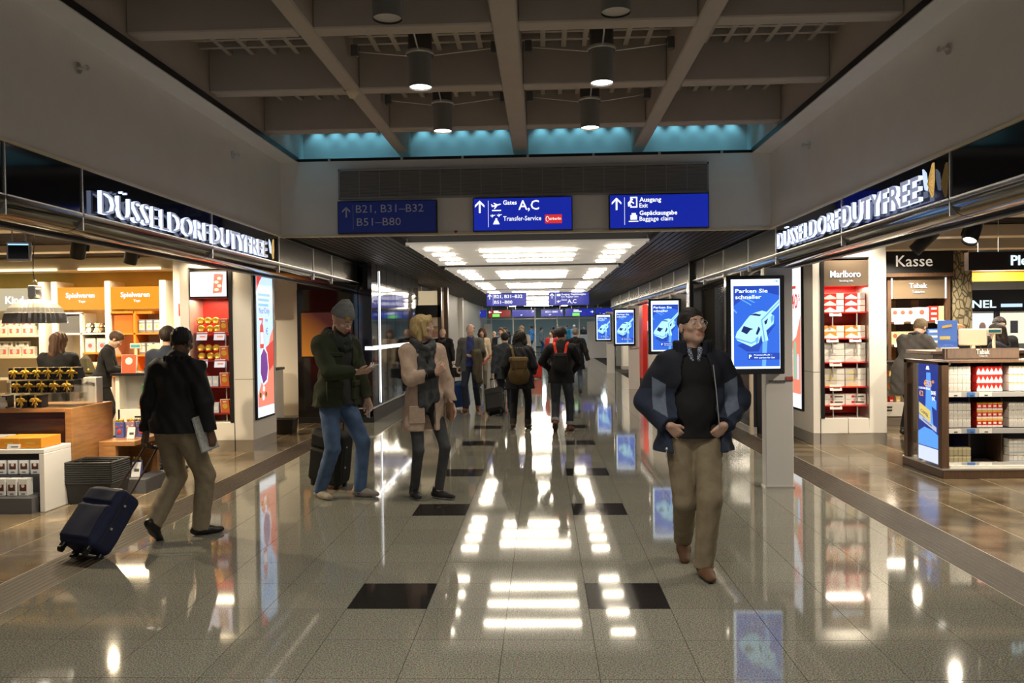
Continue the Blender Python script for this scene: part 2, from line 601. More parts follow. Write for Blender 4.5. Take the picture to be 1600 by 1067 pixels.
# grille over the signs
M_POSTD = mat('grille_grey', (0.34, 0.33, 0.32), 0.6)
gr = thing('ventilation_grille', 'long grey louvred ventilation grille above the hanging signs', 'grille', (0, 9.93, 0))
MB().box(-2.26, 2.24, -0.03, 0, 3.23, 3.58, 0).build('backing', M_DGREY, gr)
fr = MB()
fr.box(-2.27, 2.25, -0.045, -0.03, 3.565, 3.59).box(-2.27, 2.25, -0.045, -0.03, 3.22, 3.245)
fr.box(-2.27, -2.25, -0.045, -0.03, 3.22, 3.59).box(2.23, 2.25, -0.045, -0.03, 3.22, 3.59)
fr.build('frame', M_POSTD, gr)
for q in range(1, 18):
    x = -2.26 + 4.5 * q / 18
    box('mullion', (x - 0.004, x + 0.004, -0.044, -0.03, 3.24, 3.57), M_POSTD, gr)
sl = MB()
for q in range(22):
    z = 3.25 + q * 0.0142
    sl.box(-2.25, 2.23, -0.042, -0.03, z, z + 0.006)
tag(sl.build('louvres', M_POSTD, gr), kind='stuff')

# ------------------------------------------------------------------ fascias
def fascia(side, sx, seams, n):
    fa = thing('trim_%d' % n, 'black glass and chrome fascia band running over the %s shop front' % side, 'fascia', kind='structure')
    prev = None
    for i in range(len(seams) - 1):
        y0, y1 = seams[i] + 0.006, seams[i + 1] - 0.006
        far_ = y0 > 9.6
        MB().box(3.0, 3.02, y0, y1, 2.45, 2.765).build('panel', M_CHROME if far_ else M_BGLOSS, fa).scale = (sx, 1, 1)
        # rolled metal lower edge
        prof = []
        for q in range(9):
            a = PI / 2 * q / 8
            prof.append((2.985 + 0.16 * (1 - math.cos(a)), 2.445 - 0.125 * math.sin(a)))
        prof += [(3.25, 2.32), (3.25, 2.335), (3.145, 2.335), (3.02, 2.445)]
        v = [(x, y, z) for y in (y0, y1) for x, z in prof]
        m_ = len(prof)
        MB()._add(v, [(q, q + 1, m_ + q + 1, m_ + q) for q in range(m_ - 1)], 0, True).build('rolled_edge', M_CHROMED if y0 < 7.7 else M_CHROME, fa).scale = (sx, 1, 1)  # near lengths take the chrome with the dimmer reflection in its colour
        MB().box(2.984, 3.03, y0, y1, 2.443, 2.452).build('trim_line', M_STEEL, fa).scale = (sx, 1, 1)
    for y in seams[1:-1]:
        MB().box(2.99, 3.03, y - 0.006, y + 0.006, 2.33, 2.765).build('seam_strip', M_STEEL, fa).scale = (sx, 1, 1)
    MB().box(3.02, 3.28, seams[0], seams[-1], 2.46, 2.78).build('core', M_BLACK, fa).scale = (sx, 1, 1)
    x0 = 3.26
    MB().box(x0, x0 + 0.06, seams[0], seams[-1], 2.30, 2.36).build('track', M_BLACK, fa).scale = (sx, 1, 1)
    MB().box(x0 + 0.02, x0 + 0.26, seams[0], min(seams[-1], 13.6), 2.42, 2.44).build('soffit_edge', M_WHITE, fa).scale = (sx, 1, 1)
    return fa


fascia('left', -1, [-3, 3.3, 4.75, 5.57, 7.8, 9.8, 11.3, 12.3, 14.6, 15.6, 17.8, 19.5, 21.5, 24], 3)
fascia('right', 1, [-3, 3.7, 5.61, 7.6, 9.71, 11.0, 12.5, 14.0, 15.4, 17.2, 19, 21, 23.5, 26, 29, 33], 4)

# illuminated shop names (letters are relief pieces with lit edges)
nm = thing('shop_name_sign', 'backlit channel letters of the shop name on the left black fascia', 'sign', (-2.99, 5.73, 2.46))
text('lettering', 'DÜSSELDORF', 0.252, M_LFACE, nm, (0.03, 0, 0.01), FROM_LEFT, 0.016, bold=-0.012, width=1.90, side=E_LETTER)
text('lettering', 'DUTYFREE', 0.252, M_LFACE, nm, (0.03, 1.96, 0.01), FROM_LEFT, 0.016, bold=0.012, width=1.57, side=E_LETTER)
nm2 = thing('shop_name_sign', 'backlit channel letters of the shop name on the right black fascia', 'sign', (2.99, 9.51, 2.48))
text('lettering', 'DÜSSELDORF', 0.26, M_LFACE, nm2, (-0.03, 0, 0.01), FROM_RIGHT, 0.016, bold=-0.012, width=1.97, side=E_LETTER)
text('lettering', 'DUTYFREE', 0.26, M_LFACE, nm2, (-0.03, -2.03, 0.01), FROM_RIGHT, 0.016, bold=0.012, width=1.52, side=E_LETTER)
M_WINGB = mat('wing_blue', (0.6, 0.7, 0.85), 0.3, emit=(0.55, 0.7, 1.0), es=1.0)
M_WINGG = mat('wing_gold', (0.8, 0.5, 0.15), 0.3, emit=(1.0, 0.62, 0.18), es=0.5)
for par, rot in ((nm, FROM_LEFT), (nm2, FROM_RIGHT)):
    sgn = 1 if par is nm else -1
    g = link('wing_logo', None, par, (sgn * 0.03, sgn * 3.60, 0.02), (0, 0, rot[2]))
    g.scale = (0.85, 1, 0.85)
    MB().prism([(0.0, 0.24), (0.05, 0.2), (0.075, 0.1), (0.07, 0.05), (0.04, 0.06), (0.01, 0.15)], -0.012, 0.0).build('wing', M_WINGB, g)
    gw = MB().prism([(0.085, 0.1), (0.165, 0.25), (0.185, 0.26), (0.19, 0.12), (0.17, 0.0), (0.155, -0.02)], -0.012, 0.0)
    gw.build('wing', M_WINGG, g)
    rays = MB()
    for q in range(6):
        z1 = 0.0 + q * 0.045
        rays.cyl((0.095, -0.013, 0.1), (0.182, -0.013, z1), 0.002, 4)
    rays.build('wing_veins', M_GOLD, g)

# ------------------------------------------------------------------ corridor beyond: dark ceiling, light panels
c2 = thing('ceiling', 'dark slatted ceiling of the lower corridor beyond the bulkhead', 'ceiling', kind='structure')
box('board', (-3.3, 3.3, 10.08, 45.9, 2.86, 2.94), M_BLACKC, c2)
for i in range(15):
    for sx in (-1, 1):
        x0 = 1.72 + i * 0.09
        MB().box(x0, x0 + 0.07, 10.08, 45.9, 2.80, 2.86).build('slat', M_SLAT, c2).scale = (sx, 1, 1)
proto = None
for i in range(7):
    y = 10.95 + i * 4.43
    if proto is None:
        t = thing('ceiling_light_panel', 'white ceiling panel with rows of lit tubes, nearest of the row', 'ceiling light', (0.02, y, 2.765), group='white light panels along the corridor ceiling')
        box('panel', (-1.65, 1.65, 0, 3.68, 0, 0.03), mat('panel_white_glow', (0.72, 0.68, 0.62), 0.5, emit=(1.0, 0.9, 0.76), es=0.24), t, c=0.006)  # panel glows faintly in place of light falling on it
        tm = MB()
        L_ = 0.72
        tm.box(-L_, L_, -0.028, 0.028, -0.03, 0.0, c=0.013)
        tme = tm.mesh('tube', E_TUBE)
        ts = MB().box(-0.17, 0.17, -0.028, 0.028, -0.03, 0.0, c=0.013).mesh('tube', E_TUBE)
        for q in range(3):
            link('tube', tme, t, (0.0, 0.95 + q * 0.85, 0))
        for q in range(4):
            for sx in (-1, 1):
                link('tube', ts, t, (sx * 1.30, 0.62 + q * 0.82, 0))
        for sx in (-1, 1):
            for q in range(3):
                MB().cyl((sx * 1.64, 0.1 + q * 1.74, 0.02), (sx * 1.64, 0.1 + q * 1.74, 0.1), 0.012, 6).box(sx * 1.64 - 0.03, sx * 1.64 + 0.03, 0.07 + q * 1.74, 0.13 + q * 1.74, -0.012, 0.0).build('hanger', M_STEEL, t)
        proto = t
    else:
        t = copy_tree(proto)
        t.location.y = y
        t['label'] = ['', 'second white panel of lit tubes along the corridor ceiling', 'third white panel of lit tubes along the corridor ceiling',
                      'fourth white panel of lit tubes along the corridor ceiling', 'fifth white panel of lit tubes along the corridor ceiling',
                      'last but one white panel of lit tubes on the corridor ceiling', 'farthest white panel of lit tubes on the corridor ceiling'][i]


# ------------------------------------------------------------------ pictogram signs
def arrow(mb, x, z, s, y=-0.004, mi=0, ang=0.0):
    c, sn = math.cos(ang), math.sin(ang)
    for pts in ([(-0.07, -0.5), (0.07, -0.5), (0.07, 0.4), (-0.07, 0.4)],
                [(0, 0.5), (-0.38, 0.12), (-0.38, -0.06), (0, 0.32)], [(0, 0.5), (0, 0.32), (0.38, -0.06), (0.38, 0.12)]):
        mb.prism([(x + (a * c - b * sn) * s, z + (a * sn + b * c) * s) for a, b in pts], y, 0.0, mi)


def plane(mb, x, z, s, mi=0, ang=0.25):
    c, sn = math.cos(ang), math.sin(ang)
    for pts in ([(-0.5, 0.0), (-0.4, -0.08), (0.45, -0.06), (0.52, 0.0), (0.42, 0.05), (-0.4, 0.05)],
                [(-0.1, -0.02), (-0.3, -0.32), (-0.2, -0.32), (0.2, -0.02)],
                [(-0.05, 0.03), (-0.22, 0.28), (-0.13, 0.28), (0.18, 0.03)],
                [(-0.42, 0.03), (-0.5, 0.22), (-0.42, 0.22), (-0.28, 0.03)]):
        mb.prism([(x + (a * c - b * sn) * s, z + (a * sn + b * c) * s) for a, b in pts], -0.004, 0, mi)


def sign_board(label, x0, x1, z0, z1, y, lit, group='blue direction signs'):
    s = thing('direction_sign', label, 'sign', ((x0 + x1) / 2, y, z0), group=group)
    wd, ht = x1 - x0, z1 - z0
    MB().box(-wd / 2, wd / 2, 0, 0.09, 0, ht, c=0.006).build('housing', M_BLACK, s)
    MB().box(-wd / 2 + 0.012, wd / 2 - 0.012, -0.006, 0.0, 0.012, ht - 0.012).build('face', E_SIGNB if lit else M_SIGNB, s)
    return s, wd, ht


mw = E_SIGNW
s1, W_, H_ = sign_board('unlit dark blue sign reading B21, B31-B32 and B51-B80', -2.27, -1.05, 2.79, 3.19, 9.83, False)
a = MB()
arrow(a, -0.50, 0.265, 0.13)
a.box(-0.417, -0.413, -0.008, -0.005, 0.05, 0.35)
a.build('arrow', M_SIGNW, s1, (0, -0.007, 0))
text('lettering', 'B21, B31–B32', 0.135, M_SIGNW, s1, (-0.38, -0.010, 0.255), FRONT, width=0.83)
text('lettering', 'B51–B80', 0.135, M_SIGNW, s1, (-0.37, -0.010, 0.095), FRONT, width=0.54)
s2, W_, H_ = sign_board('lit blue sign reading Gates A,C and Transfer-Service', -0.61, 0.60, 2.79, 3.20, 9.83, True)
a = MB()
arrow(a, -0.52, 0.30, 0.15)
a.box(-0.417, -0.413, -0.008, -0.005, 0.05, 0.37)
plane(a, -0.32, 0.315, 0.12)
a.box(-0.37, -0.26, -0.004, 0, 0.245, 0.258)
plane(a, -0.36, 0.19, 0.06)
plane(a, -0.28, 0.195, 0.06)
a.prism([(-0.36, 0.085), (-0.28, 0.085), (-0.30, 0.13), (-0.34, 0.13)], -0.004, 0)
a.ball((-0.32, -0.002, 0.145), (0.014, 0.003, 0.014), 10)
a.build('pictograms', mw, s2, (0, -0.007, 0))
text('lettering', 'Gates', 0.075, mw, s2, (-0.235, -0.010, 0.32), FRONT, bold=0.012, width=0.165)
text('lettering', 'A,C', 0.165, mw, s2, (-0.05, -0.010, 0.255), FRONT, bold=0.008, width=0.25)
text('lettering', 'Transfer-Service', 0.078, mw, s2, (-0.235, -0.010, 0.125), FRONT, width=0.46)
rbx = MB().box(0.27, 0.475, -0.012, -0.006, 0.085, 0.19).build('airline_plate', emis('plate_red', (0.75, 0.03, 0.02), 0.9), s2)
text('lettering', 'airberlin', 0.048, mw, rbx, (0.32, -0.014, 0.125), FRONT, width=0.145)
rg = MB()
for q in range(10):
    a0, a1 = q * 0.55, q * 0.55 + 0.5
    rg.cyl((0.30 + 0.018 * math.cos(a0), -0.013, 0.138 + 0.03 * math.sin(a0)), (0.30 + 0.018 * math.cos(a1), -0.013, 0.138 + 0.03 * math.sin(a1)), 0.003, 4)
rg.build('ring_mark', mw, rbx)
s3, W_, H_ = sign_board('lit blue sign reading Ausgang Exit and Baggage claim', 1.04, 2.24, 2.79, 3.21, 9.83, True)
a = MB()
arrow(a, -0.51, 0.305, 0.15)
a.box(-0.417, -0.413, -0.008, -0.005, 0.05, 0.38)
for (xa, xb, za, zb) in ((-0.345, -0.26, 0.37, 0.385), (-0.275, -0.26, 0.26, 0.385), (-0.345, -0.26, 0.255, 0.27), (-0.345, -0.33, 0.34, 0.385), (-0.345, -0.33, 0.255, 0.29)):
    a.box(xa, xb, -0.004, 0, za, zb)
a.prism([(-0.37, 0.27), (-0.355, 0.27), (-0.335, 0.32), (-0.30, 0.30), (-0.30, 0.315), (-0.345, 0.345), (-0.375, 0.315)], -0.004, 0)
a.ball((-0.325, -0.002, 0.352), (0.012, 0.003, 0.012), 8)
a.box(-0.345, -0.265, -0.004, 0, 0.11, 0.165).box(-0.33, -0.28, -0.004, 0, 0.165, 0.19).box(-0.365, -0.25, -0.004, 0, 0.085, 0.097)
a.build('pictograms', mw, s3, (0, -0.007, 0))
for q, (tx, z, b_) in enumerate((('Ausgang', 0.325, 0.014), ('Exit', 0.255, 0.004), ('Gepäckausgabe', 0.165, 0.014), ('Baggage claim', 0.095, 0.002))):
    text('lettering', tx, 0.074, mw, s3, (-0.235, -0.010, z), FRONT, bold=b_, width=(0.26, 0.10, 0.45, 0.40)[q])
# second pair, hanging in the corridor
for lab, x0, x1, L in (('smaller lit blue gate sign hanging left over the corridor crowd', -1.51, -0.26, 0), ('smaller lit blue exit and gates sign hanging right over the corridor crowd', 0.41, 1.67, 1)):
    s, W_, H_ = sign_board(lab, x0, x1, 2.31, 2.72, 25.0, True)
    a = MB()
    arrow(a, -0.52, 0.30, 0.16)
    a.box(-0.417, -0.41, -0.008, -0.005, 0.05, 0.37)
    if L:
        a.box(-0.37, -0.26, -0.004, 0, 0.29, 0.36)
        plane(a, -0.31, 0.13, 0.13)
    a.build('arrow', mw, s, (0, -0.007, 0))
    for x in (-0.5, 0.5):
        MB().cyl((x, 0.04, 0.40), (x, 0.04, 0.55), 0.012, 6).build('hanger', M_STEEL, s)
    if L == 0:
        text('lettering', 'B21, B31–B32', 0.14, mw, s, (-0.38, -0.010, 0.255), FRONT, bold=0.012, width=0.87)
        text('lettering', 'B51–B80', 0.14, mw, s, (-0.38, -0.010, 0.08), FRONT, width=0.56)
    else:
        text('lettering', 'Ausgang, Gepäckausgabe', 0.075, mw, s, (-0.23, -0.010, 0.32), FRONT, bold=0.01, width=0.75)
        text('lettering', 'Exit, Baggage claim', 0.07, mw, s, (-0.23, -0.010, 0.25), FRONT, width=0.52)
        text('lettering', 'Gates', 0.08, mw, s, (-0.23, -0.010, 0.15), FRONT, width=0.17)
        text('lettering', 'A,C', 0.17, mw, s, (-0.04, -0.010, 0.07), FRONT, width=0.27)
E_GREEN = emis('exit_green', (0.25, 0.9, 0.12), 1.0)
E_SRED = emis('sign_darkred', (0.25, 0.012, 0.01), 0.9)
far_signs = [(-3.8, -2.63, 2.21, 2.57, 'B51–B80', 'far lit blue sign at the left end of the cross row'),
             (-2.52, -1.39, 2.21, 2.58, None, 'far dark red sign with green exit field in the cross row'),
             (-1.32, -0.16, 2.21, 2.58, None, 'far blue sign with arrow field left of the corridor axis'),
             (0.14, 1.27, 2.21, 2.58, 'B51–B80', 'far blue sign with arrow field right of the corridor axis'),
             (1.37, 2.82, 2.21, 2.60, None, 'far blue sign with a green exit field on the right'),
             (2.89, 3.95, 2.21, 2.60, 'B', 'far blue sign above the last advertising screen')]
for i, (x0, x1, z0, z1, tx, lab) in enumerate(far_signs):
    s, W_, H_ = sign_board(lab, x0, x1, z0, z1, 41.0, True, 'far row of signs')
    if i == 1:
        for ch in s.children:
            if ch.name.startswith('face'):
                ch.data.materials[0] = E_SRED
    a = MB()
    if i in (0, 1):
        arrow(a, -0.48, 0.26, 0.16, ang=PI / 2)
    elif i == 4:
        arrow(a, 0.62, 0.22, 0.16, ang=-PI / 2)
    else:
        arrow(a, 0.47, 0.27, 0.14, ang=-0.8 if i == 2 else 0.0)
    plane(a, -0.1 if i else -0.3, 0.1, 0.13)
    a.build('pictograms', mw, s, (0, -0.007, 0))
    if i in (1, 4):
        MB().box(-0.36, 0.0, -0.012, -0.007, 0.02, 0.17).build('exit_field', E_GREEN, s)
        MB().box(-0.3, 0.1, -0.012, -0.007, 0.22, 0.27).box(-0.3, -0.05, -0.012, -0.007, 0.29, 0.33).build('print_lines', mw, s)
    if tx and len(tx) > 1:
        text('lettering', tx, 0.13, mw, s, (-0.33, -0.012, 0.2), FRONT, width=0.62)
    for x in (-0.4, 0.4):
        MB().cyl((x, 0.04, 0.36), (x, 0.04, 0.62), 0.015, 6).build('hanger', M_STEEL, s)

# ------------------------------------------------------------------ pendant lamps in the coffers
pend = [(-0.76, 6.67, True, 'left pendant downlight of the middle lit pair under the coffers'), (0.73, 6.67, True, 'right pendant downlight of the middle lit pair under the coffers'),
        (-0.76, 8.15, False, 'left pendant downlight of the far pair with a dimmer lamp'), (0.72, 8.15, True, 'right pendant downlight of the far pair under the coffers'),
        (-0.75, 5.19, None, 'left unlit pendant downlight at the top edge of the view'), (0.71, 5.19, None, 'right unlit pendant downlight at the top edge of the view')]
E_LAMP = emis('lamp_lens', (1.0, 0.92, 0.8), 7.0)
E_LAMPD = mat('lamp_lens_off', (0.5, 0.48, 0.44), 0.3)
for x, y, lit, lab in pend:
    p = thing('pendant_downlight', lab, 'pendant lamp', (x, y, 3.60), group='cylindrical downlights in the ceiling coffers')
    MB().lathe([(0.093, 0.0), (0.096, 0.0), (0.096, 0.26), (0.106, 0.265), (0.106, 0.29), (0.098, 0.295), (0.098, 0.45), (0.02, 0.46)], 28).build('housing', M_LAMPG, p)
    MB().lathe([(0.0, 0.012), (0.091, 0.012)], 28, sm=False).build('lens', E_LAMPD if lit is None else E_LAMP, p)
    MB().lathe([(0.112, 0.262), (0.118, 0.27), (0.118, 0.285), (0.112, 0.293)], 28).build('ring', M_STEEL, p)
    dx = 0.62
    for ex, ey in ((-0.60, 0.25), (0.60, 0.25), (0.0, -0.58)):
        MB().cyl((0.1 * (1 if ex > 0 else -1 if ex < 0 else 0), 0.1 * np.sign(ey) if ex == 0 else 0.03, 0.275), (ex, ey, 0.40), 0.007, 6).build('stay_rod', M_STEEL, p)
        if ex:
            MB().box(ex - 0.03, ex + 0.03, ey - 0.03, ey + 0.03, 0.35, 0.45, c=0.005).build('bracket', M_LAMPG, p)
    MB().cyl((0, 0, 0.45), (0, 0, 0.55), 0.012, 6).build('cable', M_BLACK, p)
    if lit is not None:
        lamp('downlight_bulb', 'SPOT', (x, y, 3.59), 60 if lit else 14, (1, 0.9, 0.74), (0, 0, 0), spot_size=2.0, spot_blend=0.8, shadow_soft_size=0.08)
sd = thing('smoke_detector', 'round cream smoke detector on a beam crossing', 'smoke detector', (-1.50, 7.41, 3.80))
MB().lathe([(0.0, -0.055), (0.03, -0.055), (0.04, -0.03), (0.055, -0.025), (0.055, 0.0)], 20).build('body', M_CREAM, sd)
MB().lathe([(0.058, -0.012), (0.062, -0.008), (0.062, 0.0)], 20).build('base', M_CREAM, sd)
for x, y, lab in ((-3.0, 5.55, 'near sprinkler head on the left upper wall'), (-3.0, 8.37, 'far sprinkler head on the left upper wall'),
                  (3.0, 5.62, 'near sprinkler head on the right upper wall'), (3.0, 8.5, 'far sprinkler head on the right upper wall')):
    sp = thing('wall_sprinkler', lab, 'sprinkler', (x, y, 3.46), group='wall sprinklers')
    sgn = 1 if x < 0 else -1
    MB().cyl((0, 0, 0), (sgn * 0.012, 0, 0), 0.04, 16).build('rosette', M_STEEL, sp)
    MB().cyl((0, 0, 0), (sgn * 0.06, 0, 0), 0.012, 8).cyl((sgn * 0.06, 0, 0), (sgn * 0.075, 0, 0), 0.02, 8).box(min(sgn * 0.04, sgn * 0.08), max(sgn * 0.04, sgn * 0.08), -0.02, 0.02, -0.004, 0.004).build('nozzle', M_STEEL, sp)
al = thing('alarm_lamp', 'tiny red alarm lamp on the bulkhead between two signs', 'alarm lamp', (-0.83, 9.93, 2.80))
MB().lathe([(0.0, 0.02), (0.012, 0.018), (0.018, 0.0)], 12, rot=(PI / 2, 0, 0)).build('lens', M_REDL, al)
MB().lathe([(0.022, 0.0), (0.022, 0.006), (0.016, 0.006)], 12, rot=(PI / 2, 0, 0)).build('base', M_DGREY, al)
# ------------------------------------------------------------------ advertising kiosks with portrait screens
def kiosk(label, y, xp0, xp1):
    k = thing('advertising_kiosk', label, 'kiosk', (2.29, y, 0), group='portrait screens on grey posts along the right side')
    return k


E_SB = emis('screen_blue', (0.035, 0.16, 0.80), 1.0)
E_SB2 = emis('screen_deep_blue', (0.02, 0.07, 0.50), 1.0)
E_SC = emis('screen_cyan_white', (0.42, 0.80, 1.0), 1.25)
E_SW = emis('screen_white', (0.80, 0.93, 1.0), 1.5)
E_SL = emis('screen_light_blue', (0.16, 0.45, 1.0), 1.1)
E_SD = emis('screen_dark', (0.01, 0.025, 0.14), 1.0)
k1 = kiosk('nearest tall screen on a grey post, behind the man in the navy jacket', 8.0, 2.41, 2.68)
MB().box(0.12, 0.39, 0.055, 0.20, 0, 2.17, c=0.006).build('post', M_POST, k1)
MB().box(0.11, 0.40, 0.045, 0.21, 0, 0.015).build('foot_plate', M_STEEL, k1)
MB().box(-0.12, -0.09, 0.02, 0.05, 2.05, 2.14).box(0.10, 0.125, 0.0, 0.06, 2.05, 2.17).build('bracket', M_CREAM, k1)
rs = MB()
rs.box(0.15, 0.385, 0.048, 0.056, 1.055, 1.062, 0)
for q in range(16):
    x = 0.152 + q * 0.0153
    rs.box(x, x + 0.004, 0.048, 0.056, 1.035 if q < 11 else 1.06, 1.055 if q < 11 else 1.10, 0 if q < 11 else 1)
rs.build('scale_mark', [M_DGREY, M_REDL], k1)
sc = MB().box(-0.28, 0.28, -0.05, 0.05, 1.13, 2.09, c=0.008).build('screen_housing', M_BGLOSS, k1)
img = link('picture', None, sc, (0, -0.0505, 0))
PX = lambda x: (x - 100) / 412 * 0.47 - 0.235
PZ = lambda y: 2.055 - (y - 120) / 705 * 0.87


def pic(polys, m, d, nm_):
    mb = MB()
    for p in polys:
        pts = [(PX(x), PZ(y)) for x, y in p]
        ar = sum(pts[i - 1][0] * pts[i][1] - pts[i][0] * pts[i - 1][1] for i in range(len(pts)))
        if ar < 0:
            pts = pts[::-1]
        mb.prism(pts, -d, 0.0)
    return mb.build(nm_, m, img)


R4 = lambda a, b, c, d: [(a, b), (c, b), (c, d), (a, d)]
pic([R4(100, 120, 512, 825)], E_SW, 0.0006, 'light_border')
pic([R4(121, 172, 508, 808)], E_SB, 0.001, 'blue_ground')
pic([[(121, 172), (508, 172), (508, 250), (300, 200), (121, 330)], [(150, 640), (230, 690), (330, 690), (350, 640), (480, 470), (350, 560)]], E_SB2, 0.0013, 'dark_ground')
pic([[(170, 272), (185, 272), (272, 320), (268, 327)], [(215, 268), (230, 266), (302, 302), (296, 307)], [(121, 350), (150, 380), (146, 388), (121, 366)]], E_SL, 0.0016, 'road_marking')
pic([[(135, 575), (148, 535), (190, 488), (215, 455), (255, 410), (300, 384), (360, 368), (425, 385), (462, 412), (458, 470), (350, 565), (330, 622), (268, 652), (150, 602)]], E_SC, 0.002, 'car_body')
pic([[(183, 530), (206, 487), (286, 512), (272, 560), (228, 552)], [(306, 552), (330, 492), (348, 512), (322, 560)], [(378, 455), (412, 428), (400, 470), (385, 480)], [(262, 402), (300, 390), (356, 400), (340, 412)]], E_SD, 0.0024, 'car_window')
pic([[(140, 580), (270, 618), (326, 590), (326, 600), (270, 630), (140, 592)], [(303, 590), (326, 570), (333, 600), (312, 634)], [(432, 420), (456, 400), (458, 440), (440, 470)]], E_SL, 0.0024, 'car_trim')
pic([[(232, 553), (262, 520), (288, 512), (278, 562)]], E_SC, 0.0027, 'window_glint')
pic([[(330, 445), (505, 280), (505, 325), (378, 450), (412, 602), (364, 615)]], E_SC, 0.003, 'arrow_bar')
pic([[(352, 440), (505, 296), (505, 306), (362, 446), (388, 606), (376, 610)]], E_SL, 0.0034, 'arrow_groove')
pic([[(364, 617), (405, 605), (390, 805), (358, 805)]], E_SL, 0.003, 'arrow_post')
pic([R4(238, 702, 508, 754)], E_SB2, 0.0038, 'caption_bar')
text('lettering', 'Parken Sie', 0.052, E_SW, img, (PX(136), -0.0045, PZ(226)), FRONT, 0.0005, bold=0.015, width=0.312)
text('lettering', 'schneller', 0.052, E_SW, img, (PX(136), -0.0045, PZ(274)), FRONT, 0.0005, bold=0.015, width=0.25)
text('lettering', 'P', 0.052, E_SW, img, (PX(246), -0.0048, PZ(744)), FRONT, 0.0005, bold=0.02)
text('lettering', 'PremiumPLUS –', 0.02, E_SW, img, (PX(290), -0.0048, PZ(722)), FRONT, 0.0005, bold=0.01, width=0.175)
text('lettering', 'Wir parken für Sie!', 0.02, E_SW, img, (PX(290), -0.0048, PZ(744)), FRONT, 0.0005, bold=0.01, width=0.20)
MB().box(0.185, 0.192, -0.003, 0, 2.025, 2.04).box(0.196, 0.215, -0.003, 0, 2.025, 2.04).build('status_icons', E_SL, img)
for y, lab, dx in ((14.1, 'second tall screen on a grey post along the corridor', 0.04), (21.0, 'third tall screen on a grey post along the corridor', 0.04),
                   (28.5, 'farthest tall screen on a grey post along the corridor', 0.06)):
    c = copy_tree(k1)
    c.location = (2.29 + dx, y, 0)
    c['label'] = lab

# ------------------------------------------------------------------ corridor sides beyond the shops
bw = thing('wall_left', 'black glossy wall block with an orange video screen at the corridor corner', 'wall', kind='structure')
box('wall_panel', (-4.07, -3.0, 14.0, 14.2, 0.0, 2.33), M_BGLOSS, bw)
box('wall_panel', (-2.985, -2.76, 14.0, 14.2, 0.0, 2.33), M_BGLOSS, bw)
box('header', (-4.07, -3.0, 14.02, 14.2, 2.33, 2.9), M_BLACK, bw)
box('skirting_line', (-3.0, -2.755, 13.985, 14.0, 0.24, 0.26), M_STEEL, bw)
box('skirting', (-4.07, -2.76, 13.985, 14.0, 0.0, 0.10), M_BLACK, bw)
vs = thing('video_screen', 'flat screen glowing orange on the black wall behind the man in the beanie', 'screen', (-3.50, 13.985, 1.15))
m = bpy.data.materials.new('orange_gradient')
m.use_nodes = True
nt = m.node_tree
b_ = nt.nodes['Principled BSDF']
tc = nt.nodes.new('ShaderNodeTexCoord')
gr_ = nt.nodes.new('ShaderNodeTexGradient')
mp = nt.nodes.new('ShaderNodeMapping')
mp.inputs['Rotation'].default_value = (0, 0.9, 0)
mp.inputs['Location'].default_value = (0.55, 0, 0)
cr = nt.nodes.new('ShaderNodeValToRGB')
cr.color_ramp.elements[0].color = (0.75, 0.24, 0.01, 1)
cr.color_ramp.elements[1].color = (0.06, 0.01, 0.01, 1)
nt.links.new(tc.outputs['Object'], mp.inputs[0])
nt.links.new(mp.outputs[0], gr_.inputs[0])
nt.links.new(gr_.outputs[0], cr.inputs[0])
nt.links.new(cr.outputs[0], b_.inputs['Emission Color'])
b_.inputs['Emission Strength'].default_value = 0.75
b_.inputs['Base Color'].default_value = (0.01, 0.01, 0.01, 1)
MB().box(-0.50, 0.42, -0.035, 0.0, 0.0, 0.80, c=0.005).build('housing', M_BLACK, vs)
MB().box(-0.48, 0.40, -0.038, -0.035, 0.02, 0.78).build('display', m, vs)
# mirror wall
mwll = thing('wall_left', 'smoked mirror wall with black joints along the left side of the corridor', 'wall', kind='structure')
ys = [14.0, 14.45, 15.35, 16.25, 17.1, 18.3, 19.3]
for i in range(len(ys) - 1):
    box('mirror_panel', (-2.82, -2.75, ys[i] + 0.012, ys[i + 1] - 0.012, 0.26, 2.83), M_SMOKE, mwll)
box('backing', (-2.95, -2.80, 14.2, 19.3, 0, 2.85), M_BLACK, mwll)
box('skirting', (-2.82, -2.74, 14.0, 19.3, 0, 0.22), M_BLACK, mwll)
box('skirting_line', (-2.82, -2.73, 14.0, 19.3, 0.235, 0.255), M_STEEL, mwll)
E_LED = emis('led_strip', (0.95, 0.97, 1.0), 3.0)
l1 = thing('led_strip', 'vertical white light strip on the mirror wall', 'light strip', (-2.745, 14.65, 0.3), group=None)
box('diffuser', (-0.004, 0.01, -0.018, 0.018, 0.0, 2.38), E_LED, l1)
box('channel', (-0.008, 0.002, -0.026, 0.026, -0.01, 2.39), M_STEEL, l1)
l2 = thing('led_strip', 'horizontal white light strip across the mirror wall beside the blonde woman', 'light strip', (-2.745, 13.99, 1.30))
box('diffuser', (-0.004, 0.02, -0.012, 3.9, -0.03, 0.03), E_LED, l2)
box('diffuser', (-0.13, -0.004, -0.012, 0.0, -0.03, 0.03), E_LED, l2)
box('channel', (-0.008, 0.006, -0.016, 3.91, -0.04, 0.04), M_STEEL, l2)
